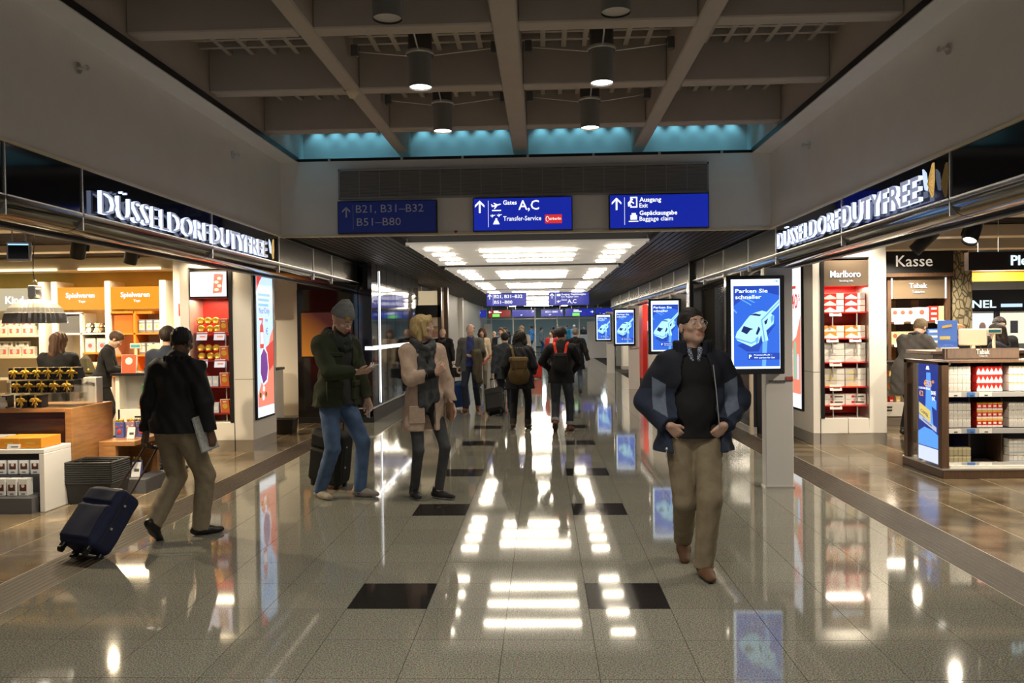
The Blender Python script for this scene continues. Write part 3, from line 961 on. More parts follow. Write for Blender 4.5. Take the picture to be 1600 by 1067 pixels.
# pale pillar and shop corner behind the left column
pl = thing('wall_left', 'cream pillar beside the black wall block', 'pillar', kind='structure')
box('pillar', (-4.62, -4.08, 14.25, 14.8, 0, 2.75), M_WHITE, pl, c=0.005)
box('skirting', (-4.63, -4.07, 14.23, 14.26, 0, 0.12), M_STEEL, pl)
sb = thing('shop_sign', 'black hanging shop sign ending in a white letter e', 'sign', (-4.70, 14.1, 1.98))
box('board', (-0.5, 0.14, 0, 0.06, 0, 0.42), M_BGLOSS, sb)
text('lettering', 'Kasse', 0.27, E_SIGNW, sb, (0.105, -0.006, 0.10), FRONT, align='RIGHT', bold=0.01)
tvs = thing('wall_screen', 'dark upright screen on the cream wall beside the left column', 'screen', (-4.86, 14.18, 1.15))
box('housing', (-0.2, 0.2, 0, 0.05, 0, 0.72), M_BLACK, tvs, c=0.006)
box('display', (-0.185, 0.185, -0.004, 0.0, 0.02, 0.70), mat('dim_display', (0.01, 0.008, 0.03), 0.1, emit=(0.03, 0.01, 0.08), es=0.5), tvs)
cbx = thing('side_cabinet', 'white side cabinet with a dark glossy door behind the left column', 'cabinet', (-4.75, 13.4, 0))
box('body', (-0.35, 0.42, 0, 0.6, 0.06, 0.95), M_WHITE, cbx, c=0.005)
box('worktop', (-0.37, 0.44, -0.02, 0.62, 0.95, 0.99), M_BLACK, cbx)
box('door', (-0.30, 0.22, -0.015, 0.0, 0.10, 0.92), M_BGLOSS, cbx)
box('handle', (0.3, 0.32, -0.03, 0.0, 0.45, 0.65), M_STEEL, cbx)


def basket(name, label, loc, group, w_=0.42, d_=0.30, h=0.22, rz=0):
    b = thing(name, label, 'basket', loc, rz, group)
    t = 0.012
    m_ = MB()
    k = 0.88
    o = [(-w_ / 2, -d_ / 2), (w_ / 2, -d_ / 2), (w_ / 2, d_ / 2), (-w_ / 2, d_ / 2)]
    v = [(x * k, y * k, 0) for x, y in o] + [(x, y, h) for x, y in o] + [(x - np.sign(x) * t, y - np.sign(y) * t, h) for x, y in o] + [(x * k - np.sign(x) * t, y * k - np.sign(y) * t, t) for x, y in o]
    f = [(3, 2, 1, 0)]
    for lv in range(3):
        f += [(lv * 4 + i, lv * 4 + (i + 1) % 4, lv * 4 + 4 + (i + 1) % 4, lv * 4 + 4 + i) for i in range(4)]
    f.append((12, 13, 14, 15))
    m_._add(v, f)
    m_.build('body', mat('black_plastic', (0.018, 0.018, 0.017), 0.45), b)
    r = MB()
    for i in range(4):
        a, c = o[i], o[(i + 1) % 4]
        r.cyl((*a, h), (*c, h), 0.012, 6)
    r.build('rim', mat('black_plastic_rim', (0.03, 0.03, 0.028), 0.4), b)
    hd = MB()
    for sy in (-1, 1):
        hd.tube([(-w_ / 2, sy * 0.02, h - 0.01), (-w_ / 2 + 0.05, sy * 0.05, h + 0.006), (w_ / 2 - 0.05, sy * 0.05, h + 0.006), (w_ / 2, sy * 0.02, h - 0.01)], 0.006, 6)
    hd.build('handle', M_BLACK, b)
    return b


ba = basket('shopping_basket', 'single black shopping basket on the floor behind the left column', (-3.88, 12.62, 0), None, 0.36, 0.28, 0.23)
ORD = ['first', 'second', 'third', 'fourth', 'fifth', 'sixth', 'seventh', 'eighth', 'ninth', 'tenth']
pb = None
for i in range(10):
    lab = 'black basket nested in the tall stack beside the suitcase'
    if i == 0:
        pb = basket('shopping_basket', lab, (-4.07, 7.60, 0), 'stacked black shopping baskets', 0.44, 0.34, 0.20)
        lab0 = pb
    else:
        c = copy_tree(pb)
        c.location.z = 0.021 * i
        c['label'] = lab.replace('black basket', '%s basket from the bottom' % ORD[i])
for o in list(bpy.data.objects):
    if o.get('group') == 'stacked black shopping baskets' and o.location.z > 0.18:
        o['label'] = 'topmost open black basket of the tall stack beside the suitcase'

# ---- left shop beyond the mirror wall: posts, dark band, lit window, grey end wall
lb = thing('wall_left', 'shop front with dark posts and a lit display window past the mirror wall', 'wall', kind='structure')
box('transom', (-3.25, -2.45, 21.0, 21.1, 2.25, 2.62), mat('glow_cream', (0.7, 0.6, 0.45), 0.6, emit=(1.0, 0.8, 0.5), es=0.35), lb)  # cream transom given a glow of its own
box('sign_band', (-3.25, -2.42, 20.9, 21.1, 1.93, 2.25), M_BLACK, lb)
for x in (-2.45, -2.28):
    box('post', (x - 0.05, x + 0.05, 20.9, 21.1, 0, 2.7), M_WOODD, lb)
box('shelf_back', (-5.2, -2.6, 23.2, 23.3, 0, 2.6), mat('lit_beige', (0.7, 0.5, 0.35), 0.6), lb)
for q in range(6):
    box('shelf', (-4.6, -2.65, 22.7, 23.2, 0.35 + q * 0.34, 0.37 + q * 0.34), M_WHITE, lb)
box('pane', (-3.2, -2.5, 20.98, 21.0, 0.05, 1.93), M_GLASS, lb)
box('side_wall', (-3.3, -2.9, 24, 34, 0, 2.8), M_GREY, lb)
box('side_wall', (-4.4, -2.95, 34, 46, 0, 2.8), mat('cool_grey', (0.38, 0.42, 0.45), 0.5), lb)
box('pilaster', (-2.95, -2.75, 30, 30.4, 0, 2.8), M_POST, lb)
lamp('shop_downlight', 'AREA', (-3.3, 22.0, 2.6), 40, NEUT, shape='DISK', size=0.4)
pcols = [(0.7, 0.2, 0.1), (0.6, 0.5, 0.4), (0.75, 0.6, 0.5), (0.5, 0.25, 0.2)]
for q in range(5):
    for r_i in range(7):
        cc = pcols[(q * 3 + r_i) % 4]
        tag(box('shoe_box', (-0.1, 0.1, -0.12, 0.12, 0, 0.16 + 0.02 * (r_i % 3)), mat('pc%d' % ((q * 3 + r_i) % 4), cc, 0.5), None, 0.004, (-4.4 + r_i * 0.27, 22.9, 0.375 + q * 0.34)),
            'small boxed goods on the lit shelves behind the display window', 'box', 'boxes in the far left display window')

# ---- right side beyond the column: black panels, chrome pillar, bright shop openings
rbp = thing('wall_right', 'dark glossy panels and a metal pillar behind the nearest screen', 'wall', kind='structure')
ys = [12.1, 12.9, 13.7, 14.6]
for i in range(3):
    box('wall_panel', (3.30, 3.4, ys[i] + 0.01, ys[i + 1] - 0.01, 0.1, 2.4), mat('gloss_teal_black', (0.012, 0.016, 0.018), 0.12), rbp)
box('backing', (3.38, 3.9, 12.1, 14.6, 0, 2.9), M_BLACK, rbp)
box('edge_strip', (3.27, 3.31, 12.02, 12.1, 0, 2.4), M_CREAM, rbp)
box('skirting', (3.29, 3.4, 12.1, 14.6, 0, 0.1), M_STEEL, rbp)
box('metal_pillar', (2.98, 3.5, 15.2, 15.6, 0, 2.8), M_CHROME, rbp, c=0.02)
box('dark_post', (2.93, 3.0, 15.0, 15.1, 0, 2.9), M_BLACK, rbp)
for (y0, y1, colr) in ((17.5, 18.2, M_WHITE), (22.8, 23.6, M_WHITE), (26.5, 27.2, M_POST), (31.0, 31.6, M_WHITE)):
    box('pillar', (3.27, 4.2, y0, y1, 0, 2.8), colr, rbp, c=0.01)
    box('plinth', (3.25, 4.22, y0 - 0.02, y1 + 0.02, 0, 0.14), M_STEEL, rbp)
box('shop_back', (6.4, 6.5, 15, 34, 0, 2.8), M_CREAM, rbp)
box('end_wall', (3.3, 6.5, 34, 34.2, 0, 2.8), M_GREY, rbp)
box('red_panel', (3.5, 3.56, 18.4, 20.2, 0, 2.3), M_REDL, rbp)
box('red_panel', (3.32, 3.5, 25.2, 26.4, 0, 2.3), M_REDL, rbp)
lamp('shop_downlight', 'AREA', (4.4, 17.0, 2.6), 45, NEUT, shape='DISK', size=0.4)
lamp('shop_downlight', 'AREA', (4.4, 20.5, 2.6), 45, NEUT, shape='DISK', size=0.4)
lamp('shop_downlight', 'AREA', (4.0, 25, 2.6), 45, NEUT, shape='DISK', size=0.4)
lamp('shop_downlight', 'AREA', (4.0, 29.5, 2.6), 45, NEUT, shape='DISK', size=0.4)
for i, (x, y) in enumerate(((3.75, 21.3), (3.7, 24.6), (3.7, 28.6))):
    st = thing('display_stand', ['red and white display stand in the second right shop opening', 'narrow red stand in the third right shop opening', 'pale stand in the last right shop opening'][i], 'stand', (x, y, 0))
    box('body', (-0.3, 0.3, -0.3, 0.3, 0, 1.5), [M_REDL, M_RED, M_WHITE][i], st, c=0.01)
    for q in range(3):
        box('shelf', (-0.34, 0.34, -0.36, -0.3, 0.4 + q * 0.38, 0.43 + q * 0.38), M_WHITE, st)
    box('header', (-0.3, 0.3, -0.05, 0.05, 1.5, 1.8), E_WHITE, st)

# ---- far end: grey partitions, glass wall, hall behind
fe = thing('wall_back', 'glazed wall with thin frames closing the far end of the corridor', 'glass wall', kind='structure')
for i in range(9):
    x = -5.2 + i * 1.25
    if not (-0.6 < x < 2.6):
        box('pane', (x + 0.03, x + 1.22, 46.0, 46.02, 0.1, 2.8), M_GLASST, fe)
    box('frame', (x - 0.03, x + 0.03, 45.97, 46.05, 0, 3.2), M_STEEL, fe)
box('top_rail', (-6, 6.5, 45.97, 46.05, 2.15, 2.2), M_STEEL, fe)
box('head', (-6, 6.5, 45.9, 46.1, 2.8, 3.5), M_BLACKC, fe)
box('partition', (2.6, 4.0, 43.5, 43.6, 0, 1.95), M_POST, fe)
box('partition', (-4.2, -2.5, 43.5, 43.6, 0, 1.9), M_POST, fe)
box('far_wall', (-12, 12, 74, 74.3, 0, 4.5), mat('teal_grey_wall', (0.34, 0.43, 0.44), 0.5), fe)
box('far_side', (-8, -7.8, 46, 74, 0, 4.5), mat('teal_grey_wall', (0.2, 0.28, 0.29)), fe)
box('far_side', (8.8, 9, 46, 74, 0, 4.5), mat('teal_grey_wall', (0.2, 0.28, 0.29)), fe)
box('far_ceiling', (-9, 9, 46.1, 74, 3.6, 3.7), mat('far_ceiling_grey', (0.25, 0.28, 0.28), 0.7), fe)
E_FAR = emis('far_lamp', (0.85, 0.97, 1.0), 36.0)
for i, (x, y) in enumerate(((-4, 50), (0.3, 50), (4.6, 50), (-4, 58), (0.3, 58), (4.6, 58), (-4, 66), (0.3, 66), (4.6, 66))):
    q = thing('ceiling_lamp', 'long lit lamp on the ceiling of the far hall', 'ceiling light', (x, y, 3.56), group='lamps of the far hall')
    box('diffuser', (-0.12, 0.12, -2, 2, -0.03, 0.0), E_FAR, q)
    box('body', (-0.15, 0.15, -2.05, 2.05, 0, 0.04), M_WHITE, q)
for i, (x, h) in enumerate(((-3.6, 1.1), (-1.2, 1.05), (3.4, 1.1))):
    q = thing('security_desk', ['grey desk at the left of the far hall', 'pale desk in the middle of the far hall', 'grey desk at the right of the far hall'][i], 'desk', (x, 56.5, 0))
    box('body', (-0.9, 0.9, 0, 0.8, 0.05, h), M_POST, q, c=0.01)
    box('top', (-0.95, 0.95, -0.05, 0.85, h, h + 0.05), M_WHITE, q)
    box('kick', (-0.88, 0.88, 0.03, 0.77, 0, 0.05), M_BLACK, q)

# ------------------------------------------------------------------ LEFT SHOP shell
ls = thing('wall_left', 'yellow plastered back wall of the toy shop with pale cove', 'wall', kind='structure')
box('back_panel', (-13.5, -4.6, 15.2, 15.35, 0, 3.1), M_YEL, ls)
box('end_panel', (-13.5, -13.35, -3, 15.2, 0, 3.1), M_CREAM, ls)
box('cove_box', (-13.3, -4.6, 14.25, 14.9, 2.76, 2.98), M_CREAM, ls, c=0.01)
for i in range(4):
    box('cove_light', (-11.9 + i * 1.9, -10.4 + i * 1.9, 14.22, 14.26, 2.755, 2.79), emis('cove_warm', (1.0, 0.8, 0.45), 3.0), ls)
lc = thing('ceiling', 'dark slatted ceiling of the left shop with pale beams', 'ceiling', kind='structure')
box('board', (-13.5, -3.2, -3, 15.3, 3.08, 3.15), M_BLACKC, lc)
ms = mat('brown_slat', (0.055, 0.032, 0.02), 0.5)
for i in range(70):
    y = 4.0 + i * 0.145
    box('slat', (-13, -3.3, y, y + 0.035, 2.98, 3.06), ms, lc)
for y in (6.6, 9.6, 12.2):
    box('beam', (-13, -3.3, y, y + 0.3, 2.88, 3.0), M_CREAM, lc, c=0.006)

# track spots
def spotlight(label, loc, aim, lit, group):
    s = thing('track_spotlight', label, 'spotlight', loc, 0, group)
    a = Vector(aim).normalized()
    q = a.to_track_quat('-Z', 'Y').to_euler()
    MB().box(-0.015, 0.015, -0.06, 0.06, 2.96 - loc[2], 2.985 - loc[2]).cyl((0, 0, 2.98 - loc[2]), (0, 0, -0.10), 0.014, 8).build('stem', M_BLACK, s)
    h = MB().lathe([(0.0, 0.13), (0.055, 0.13), (0.058, 0.12), (0.058, -0.11), (0.052, -0.11), (0.05, -0.08)], 20)
    h.box(0.045, 0.075, -0.02, 0.02, -0.05, 0.1)
    hd = h.build('head', M_BLACK, s, (0, 0, -0.17), q)
    MB().lathe([(0.0, -0.085), (0.051, -0.085)], 20, sm=False).build('lens', E_LAMP if lit else M_DGREY, hd)
    cb = MB().tube([(0.02, 0, -0.02), (0.06, 0.0, -0.05), (0.05, 0, -0.1)], 0.004, 5)
    cb.build('cable', M_BLACK, s)
    if lit:
        lamp('track_bulb', 'SPOT', tuple(Vector(loc) + Vector((0, 0, -0.17)) + a * 0.13), 40 if loc[0] > 0 else 170, NEUT, q, spot_size=0.9, spot_blend=0.5, shadow_soft_size=0.04)
    return s


spotlight('black track spotlight left of the hanging pair under the left fascia', (-3.52, 6.42, 2.50), (-0.55, 0.55, -1.5), True, 'track spotlights of the left shop')
spotlight('black track spotlight right of the hanging pair under the left fascia', (-3.52, 7.27, 2.52), (-0.5, 0.2, -1.5), True, 'track spotlights of the left shop')
spotlight('lit black track spotlight nearest on the right fascia rail', (3.62, 6.52, 2.50), (-0.55, -0.45, -1), True, 'track spotlights of the right shop')
spotlight('black track spotlight aimed away, left of the lit one on the right rail', (3.62, 7.35, 2.50), (-0.75, 0.25, -0.8), False, 'track spotlights of the right shop')
spotlight('small lit spotlight deeper in the right shop ceiling', (4.55, 9.4, 2.83), (-0.5, 0.2, -1), True, 'track spotlights of the right shop')
# hanging monitor
hm = thing('hanging_monitor', 'small dark monitor in a bright metal frame hanging under the left fascia', 'monitor', (-4.07, 6.5, 2.21), 14)
box('frame', (-0.09, 0.09, -0.02, 0.02, 0.0, 0.16), M_STEEL, hm, c=0.006)
box('display', (-0.075, 0.075, -0.024, -0.02, 0.018, 0.13), M_BGLOSS, hm)
box('lit_edge', (-0.075, 0.075, -0.026, -0.02, 0.13, 0.14), emis('monitor_edge', (0.3, 0.6, 1.0), 1.5), hm)
MB().cyl((-0.05, 0, 0.16), (-0.05, 0, 0.85), 0.005, 6).cyl((0.05, 0, 0.16), (0.05, 0, 0.85), 0.005, 6).build('rod', M_STEEL, hm)
# big pleated pendant lamp
pp = thing('pleated_pendant_lamp', 'large pleated metal dome lamp hanging over the gift box counter', 'pendant lamp', (-4.62, 7.55, 1.715))
prof = [(0.275, 0.0), (0.268, 0.045), (0.255, 0.095), (0.25, 0.10), (0.225, 0.145), (0.185, 0.185), (0.13, 0.215), (0.075, 0.228), (0.05, 0.23)]
MB().lathe(prof, 72, flute=0.06, sm=False).build('shade', mat('polished_alu', (0.75, 0.73, 0.70), 0.22, metal=0.6), pp)
MB().lathe([(0.0, 0.33), (0.05, 0.33), (0.055, 0.32), (0.055, 0.23), (0.0, 0.23)], 20).box(-0.035, 0.035, -0.06, 0.06, 0.24, 0.36, c=0.008).build('socket', M_STEEL, pp)
MB().ball((0, 0, 0.10), 0.07, 14).build('bulb', emis('bulb_warm', (1.0, 0.9, 0.7), 6.0), pp)
lamp('pendant_bulb', 'SPOT', (-4.62, 7.55, 1.80), 45, WARM, spot_size=2.2, spot_blend=0.6, shadow_soft_size=0.07)
hk = MB()
for q in range(8):
    a0, a1 = q * 0.6, q * 0.6 + 0.6
    hk.cyl((0.022 * math.cos(a0), 0, 0.385 + 0.024 * math.sin(a0)), (0.022 * math.cos(a1), 0, 0.385 + 0.024 * math.sin(a1)), 0.005, 5)
hk.build('hook', M_STEEL, pp)
MB().tube([(0, 0, 0.40), (-0.012, 0, 0.5), (-0.008, 0, 0.62), (0.004, 0, 0.75), (0, 0, 1.3)], 0.004, 5).build('cord', M_BLACK, pp)

# ------------------------------------------------------------------ the two columns with display niches
def column(side, sx, xin, xout, y0, y1, nx0, nx1, nz0, nz1, lab):
    """sx=+1 right, -1 left; niche between |x| nx0..nx1"""
    c = thing('display_column', lab, 'column', (0, 0, 0))
    top = 2.75

    def bx(n, a, b, p, q, z0, z1, m_, ch=0.0):
        x0, x1 = sorted((sx * a, sx * b))
        return box(n, (x0, x1, p, q, z0, z1), m_, c, ch)
    bx('frame_panel', xin, nx0 - 0.05, y0, y1, 0.15, top, M_WHITE, 0.004)
    bx('frame_panel', nx1 + 0.01, xout, y0, y1, 0.15, top, M_WHITE, 0.004)
    bx('frame_panel', nx0 - 0.05, nx1 + 0.01, y0, y1, nz1 + 0.02, top, M_WHITE, 0.004)
    bx('back_panel', nx0 - 0.05, nx1 + 0.01, y0 + 0.42, y1, nz0, nz1 + 0.02, M_RED)
    bx('black_frame', nx0 - 0.05, nx0, y0 - 0.012, y0 + 0.42, nz0 - 0.03, nz1 + 0.02, M_BLACK)
    bx('black_frame', nx1, nx1 + 0.012, y0 - 0.012, y0 + 0.42, nz0 - 0.03, nz1 + 0.02, M_STEEL)
    bx('black_frame', nx0 - 0.05, nx1 + 0.012, y0 - 0.012, y0 + 0.42, nz1, nz1 + 0.02, M_BLACK)
    mid = (nx0 + nx1) / 2 + 0.02
    bx('door', nx0 - 0.05, mid - 0.004, y0 - 0.004, y1, 0.15, nz0 - 0.03, M_WHITE, 0.003)
    bx('door', mid + 0.004, nx1 + 0.01, y0 - 0.004, y1, 0.15, nz0 - 0.03, M_WHITE, 0.003)
    bx('plinth', xin + 0.002, xout - 0.002, y0 + 0.003, y1, 0, 0.15, M_STEEL)
    bx('joint_gap', nx0 - 0.058, nx0 - 0.05, y0 - 0.002, y0 + 0.4, 0.0, nz0 - 0.03, M_BLACK)
    bx('joint_line', xin - 0.002, nx0 - 0.06, y0 - 0.002, y1 - 0.2, 0.97, 0.976, M_DGREY)
    return c


colL = column('left', -1, 3.68, 4.66, 10.72, 11.66, 3.99, 4.52, 0.42, 2.46, 'white display column with a red niche of sweets in the left shop')
colR = column('right', 1, 3.83, 4.80, 10.96, 12.1, 3.98, 4.56, 0.38, 2.48, 'white display column with a red niche of tobacco cartons in the right shop')
# left niche header, shelves
hb = box('light_box', (-4.51, -4.0, 10.70, 11.1, 2.07, 2.44), M_BLACK, colL)
box('lit_face', (-4.50, -4.01, 10.695, 10.70, 2.09, 2.42), emis('pinkish_lit', (1.0, 0.86, 0.86), 1.5), hb)
ill = MB().prism([(-4.19, 2.13), (-4.07, 2.14), (-4.05, 2.385), (-4.17, 2.395)], 10.69, 10.695)
ill.build('printed_box', emis('print_red', (0.85, 0.25, 0.16), 1.0), hb)
dots = MB()
for q in range(4):
    dots.ball((-4.12 + (0.02 if q % 2 else -0.02), 10.69, 2.18 + q * 0.05), (0.032, 0.002, 0.022), 10)
dots.build('printed_dots', emis('print_cream', (0.95, 0.9, 0.6), 1.1), hb)
pk = MB()
for q in range(14):
    pk.prism([(-4.27 + (q % 5) * 0.022, 2.10 + (q // 5) * 0.024), (-4.255 + (q % 5) * 0.022, 2.10 + (q // 5) * 0.024), (-4.262 + (q % 5) * 0.022, 2.118 + (q // 5) * 0.024)], 10.692, 10.695)
tag(pk.build('printed_flowers', emis('print_pink', (1.0, 0.5, 0.5), 1.0), hb), kind='stuff')
for z in (1.60, 1.23, 0.87, 0.51):
    box('shelf', (-4.51, -4.0, 10.80, 11.12, z - 0.015, z), mat('smoked_acrylic', (0.3, 0.04, 0.03), 0.2), colL)
    box('shelf_post', (-4.12, -4.105, 10.9, 10.915, z - 0.34, z - 0.015), M_STEEL, colL)
lamp('niche_lamp', 'AREA', (-4.25, 10.86, 2.05), 7, WARM, shape='RECTANGLE', size=0.45, size_y=0.2)
lamp('niche_lamp', 'AREA', (-4.25, 10.6, 2.5), 6, WARM, (0.5, 0, 0), shape='RECTANGLE', size=0.45, size_y=0.1)
# lightbox on the corridor face of each column
def lightbox(label, sx, x, y0, y1, cols_):
    L = thing('light_box', label, 'light box', (x, y0, 0.44), group=None)
    d = y1 - y0
    s_ = -sx
    bx = lambda n, a, b, z0, z1, m_, t0, t1: box(n, (min(s_ * t0, s_ * t1), max(s_ * t0, s_ * t1), a, b, z0, z1), m_, L)
    bx('frame', -0.03, d + 0.03, -0.03, 2.03, M_BLACK, 0.0, 0.03)
    return L, d, bx


E_PALE = emis('poster_pale_blue', (0.55, 0.74, 1.0), 1.15)
E_PRED = emis('poster_red', (0.75, 0.06, 0.04), 1.0)
E_PORG = emis('poster_coral', (0.95, 0.28, 0.18), 1.0)
E_PVIO = emis('poster_violet', (0.20, 0.05, 0.30), 1.0)
E_PWHT = emis('poster_white', (0.93, 0.95, 1.0), 1.2)
E_PBLU = emis('poster_print_blue', (0.12, 0.16, 0.5), 1.0)
Lb, d, bx = lightbox('tall lit poster in pale blue and red on the left column', -1, -3.68, 10.82, 11.47, None)
bx('poster', 0, d, 0, 1.98, E_PALE, 0.03, 0.034)


def flat(parent, pts, s_, x, m_, nm_):
    """flat print piece in the plane X = const; pts are (y, z)"""
    n = len(pts)
    me = MB()
    me._add([(x, y, z) for y, z in pts] + [(x - s_ * 0.0012, y, z) for y, z in pts],
            [tuple(range(n)), tuple(range(2 * n - 1, n - 1, -1))] + [(i, i + n, (i + 1) % n + n, (i + 1) % n) for i in range(n)])
    return me.build(nm_, m_, parent)


flat(Lb, [(0, 1.98), (0, 1.72), (0.12, 1.86), (0.3, 1.98)], 1, 0.0355, E_PRED, 'corner_print')
flat(Lb, [(0, 0.14), (d, 0.14), (d, 1.22), (0.52, 1.1), (0.38, 0.86), (0.30, 0.62), (0.12, 0.45), (0, 0.30)], 1, 0.0355, E_PORG, 'red_field')
flat(Lb, [(0.33, 0.95), (d, 1.05), (d, 0.7), (0.45, 0.62)], 1, 0.037, E_PRED, 'red_facet')
flat(Lb, [(0.10, 0.60), (0.2, 0.45), (0.34, 0.50), (0.40, 0.66), (0.36, 0.86), (0.24, 0.94), (0.12, 0.84)], 1, 0.0385, E_PVIO, 'box_print')
flat(Lb, [(0.07, 0.58), (0.2, 0.42), (0.37, 0.47), (0.43, 0.66), (0.38, 0.88), (0.24, 0.97), (0.09, 0.86)], 1, 0.0378, E_PWHT, 'box_rim_print')
flat(Lb, [(0.10, 0.94), (0.24, 0.94), (0.25, 1.1), (0.23, 1.25), (0.17, 1.29), (0.11, 1.25), (0.09, 1.1)], 1, 0.0385, E_PRED, 'bottle_print')
flat(Lb, [(0.11, 1.0), (0.23, 1.0), (0.23, 1.16), (0.11, 1.16)], 1, 0.0395, E_PWHT, 'bottle_label')
for q, (yy, zz) in enumerate(((0.08, 0.30), (0.2, 0.26), (0.3, 0.3), (0.22, 0.38))):
    flat(Lb, [(yy + 0.04 * math.cos(a), zz + 0.04 * math.sin(a)) for a in np.arange(8) * PI / 4], 1, 0.0395, (M_GOLD, E_PWHT)[q % 2], 'sweet_print')
flat(Lb, [(0, 0), (d, 0), (d, 0.13), (0, 0.13)], 1, 0.0355, E_PWHT, 'footer_print')
for tx, y, z, s_, wd in (('Nur/Only', 0.08, 1.42, 0.12, 0.42), ('€', 0.34, 1.13, 0.13, 0.09), ('99', 0.32, 1.30, 0.07, 0.1)):
    text('lettering', tx, s_, E_PBLU, Lb, (0.038, y, z), FROM_LEFT, 0.0006, width=wd)
text('lettering', '7', 0.33, E_PRED, Lb, (0.038, 0.08, 1.13), FROM_LEFT, 0.0006, width=0.16)
for q in range(3):
    flat(Lb, [(0.06, 1.66 - q * 0.07), (0.52 - 0.03 * q, 1.66 - q * 0.07), (0.52 - 0.03 * q, 1.695 - q * 0.07), (0.06, 1.695 - q * 0.07)], 1, 0.037, E_SL, 'print_line')
Rb, d, bx = lightbox('tall lit poster in white and red with 40 percent on the right column', 1, 3.83, 11.36, 12.04, None)
bx('poster', 0, d, 0, 1.98, E_PWHT, 0.03, 0.034)
flat(Rb, [(0, 0.2), (d, 0.2), (d, 1.1), (0.45, 0.9), (0.2, 1.0), (0, 1.3)], -1, -0.0355, E_PORG, 'red_field')
flat(Rb, [(d, 1.98), (d, 1.78), (0.4, 1.98)], -1, -0.0355, E_PRED, 'corner_print')
for q, (a_, b_, h_) in enumerate(((0.2, 0.3, 0.9), (0.34, 0.44, 0.8), (0.08, 0.17, 0.72))):
    flat(Rb, [(a_, 0.4), (b_, 0.4), (b_, h_), ((a_ + b_) / 2 + 0.02, h_ + 0.04), ((a_ + b_) / 2 - 0.02, h_ + 0.04), (a_, h_)], -1, -0.037, (emis('print_green', (0.35, 0.6, 0.4), 1.0), E_PWHT, E_PALE)[q], 'bottle_print')
text('lettering', '40', 0.30, E_PRED, Rb, (-0.038, 0.42, 1.40), FROM_RIGHT, 0.0006, bold=0.01, width=0.30)
text('lettering', '%', 0.14, E_PRED, Rb, (-0.038, 0.10, 1.50), FROM_RIGHT, 0.0006)
flat(Rb, [(0.2, 1.68), (0.42, 1.68), (0.42, 1.72), (0.2, 1.72)], -1, -0.037, E_PRED, 'print_line')

# right niche: header, shelves
hb = box('light_box', (3.98, 4.56, 10.95, 11.3, 2.12, 2.46), mat('dim_brown_face', (0.16, 0.12, 0.085), 0.25), colR)
text('lettering', 'Marlboro', 0.125, E_SIGNW, hb, (4.26, 10.945, 2.235), FRONT, 0.004, 'CENTER', bold=0.02, width=0.40)
text('lettering', 'Smoking kills', 0.035, E_SIGNW, hb, (4.27, 10.945, 2.175), FRONT, 0.002, 'CENTER', width=0.18)
for z in (1.77, 1.42, 1.10, 0.77, 0.52):
    box('shelf', (3.99, 4.555, 10.99, 11.37, z - 0.012, z), M_REDL, colR)
    box('shelf_post', (4.10, 4.115, 11.0, 11.015, z - 0.2, z - 0.012), M_STEEL, colR)
    box('shelf_post', (4.42, 4.435, 11.0, 11.015, z - 0.2, z - 0.012), M_STEEL, colR)
lamp('niche_lamp', 'AREA', (4.27, 11.12, 2.10), 7, NEUT, shape='RECTANGLE', size=0.5, size_y=0.2)
lamp('niche_lamp', 'AREA', (4.27, 10.75, 2.62), 8, NEUT, (0.4, 0, 0), shape='RECTANGLE', size=0.5, size_y=0.1)

# ------------------------------------------------------------------ goods: small builders (body mesh is the thing, prints are its parts)
def pack(name, label, cat, group, w_, d_, h, mb_, prints=(), loc=(0, 0, 0), rz=0.0, rx=0.0):
    me = MB().box(-w_ / 2, w_ / 2, 0, d_, 0, h, c=min(0.003, h * 0.1)).mesh(name, mb_)
    o = link(name, me, None, loc, (rx, 0, rz))
    tag(o, label, cat, group)
    for (n, a, b, c, e, m_) in prints:      # print rectangles in fractions of the front
        if n == 'peak':
            pts = [(-w_ / 2 + a * w_, c * h), (-w_ / 2 + b * w_, c * h), (-w_ / 2 + b * w_, (c + (e - c) * 0.35) * h), (-w_ / 2 + (a + b) / 2 * w_, e * h), (-w_ / 2 + a * w_, (c + (e - c) * 0.35) * h)]
            MB().prism(pts, -0.0016, 0).build('label_panel', m_, o)
        elif n == 'disc':
            cx_, cz_ = -w_ / 2 + (a + b) / 2 * w_, (c + e) / 2 * h
            rr = (b - a) / 2 * w_
            MB().prism([(cx_ + rr * math.cos(t), cz_ + rr * math.sin(t)) for t in np.arange(12) * PI / 6], -0.0018, 0).build('round_mark', m_, o)
        else:
            MB().box(-w_ / 2 + a * w_, -w_ / 2 + b * w_, -0.0014, 0, c * h, e * h).build(n, m_, o)
    return o


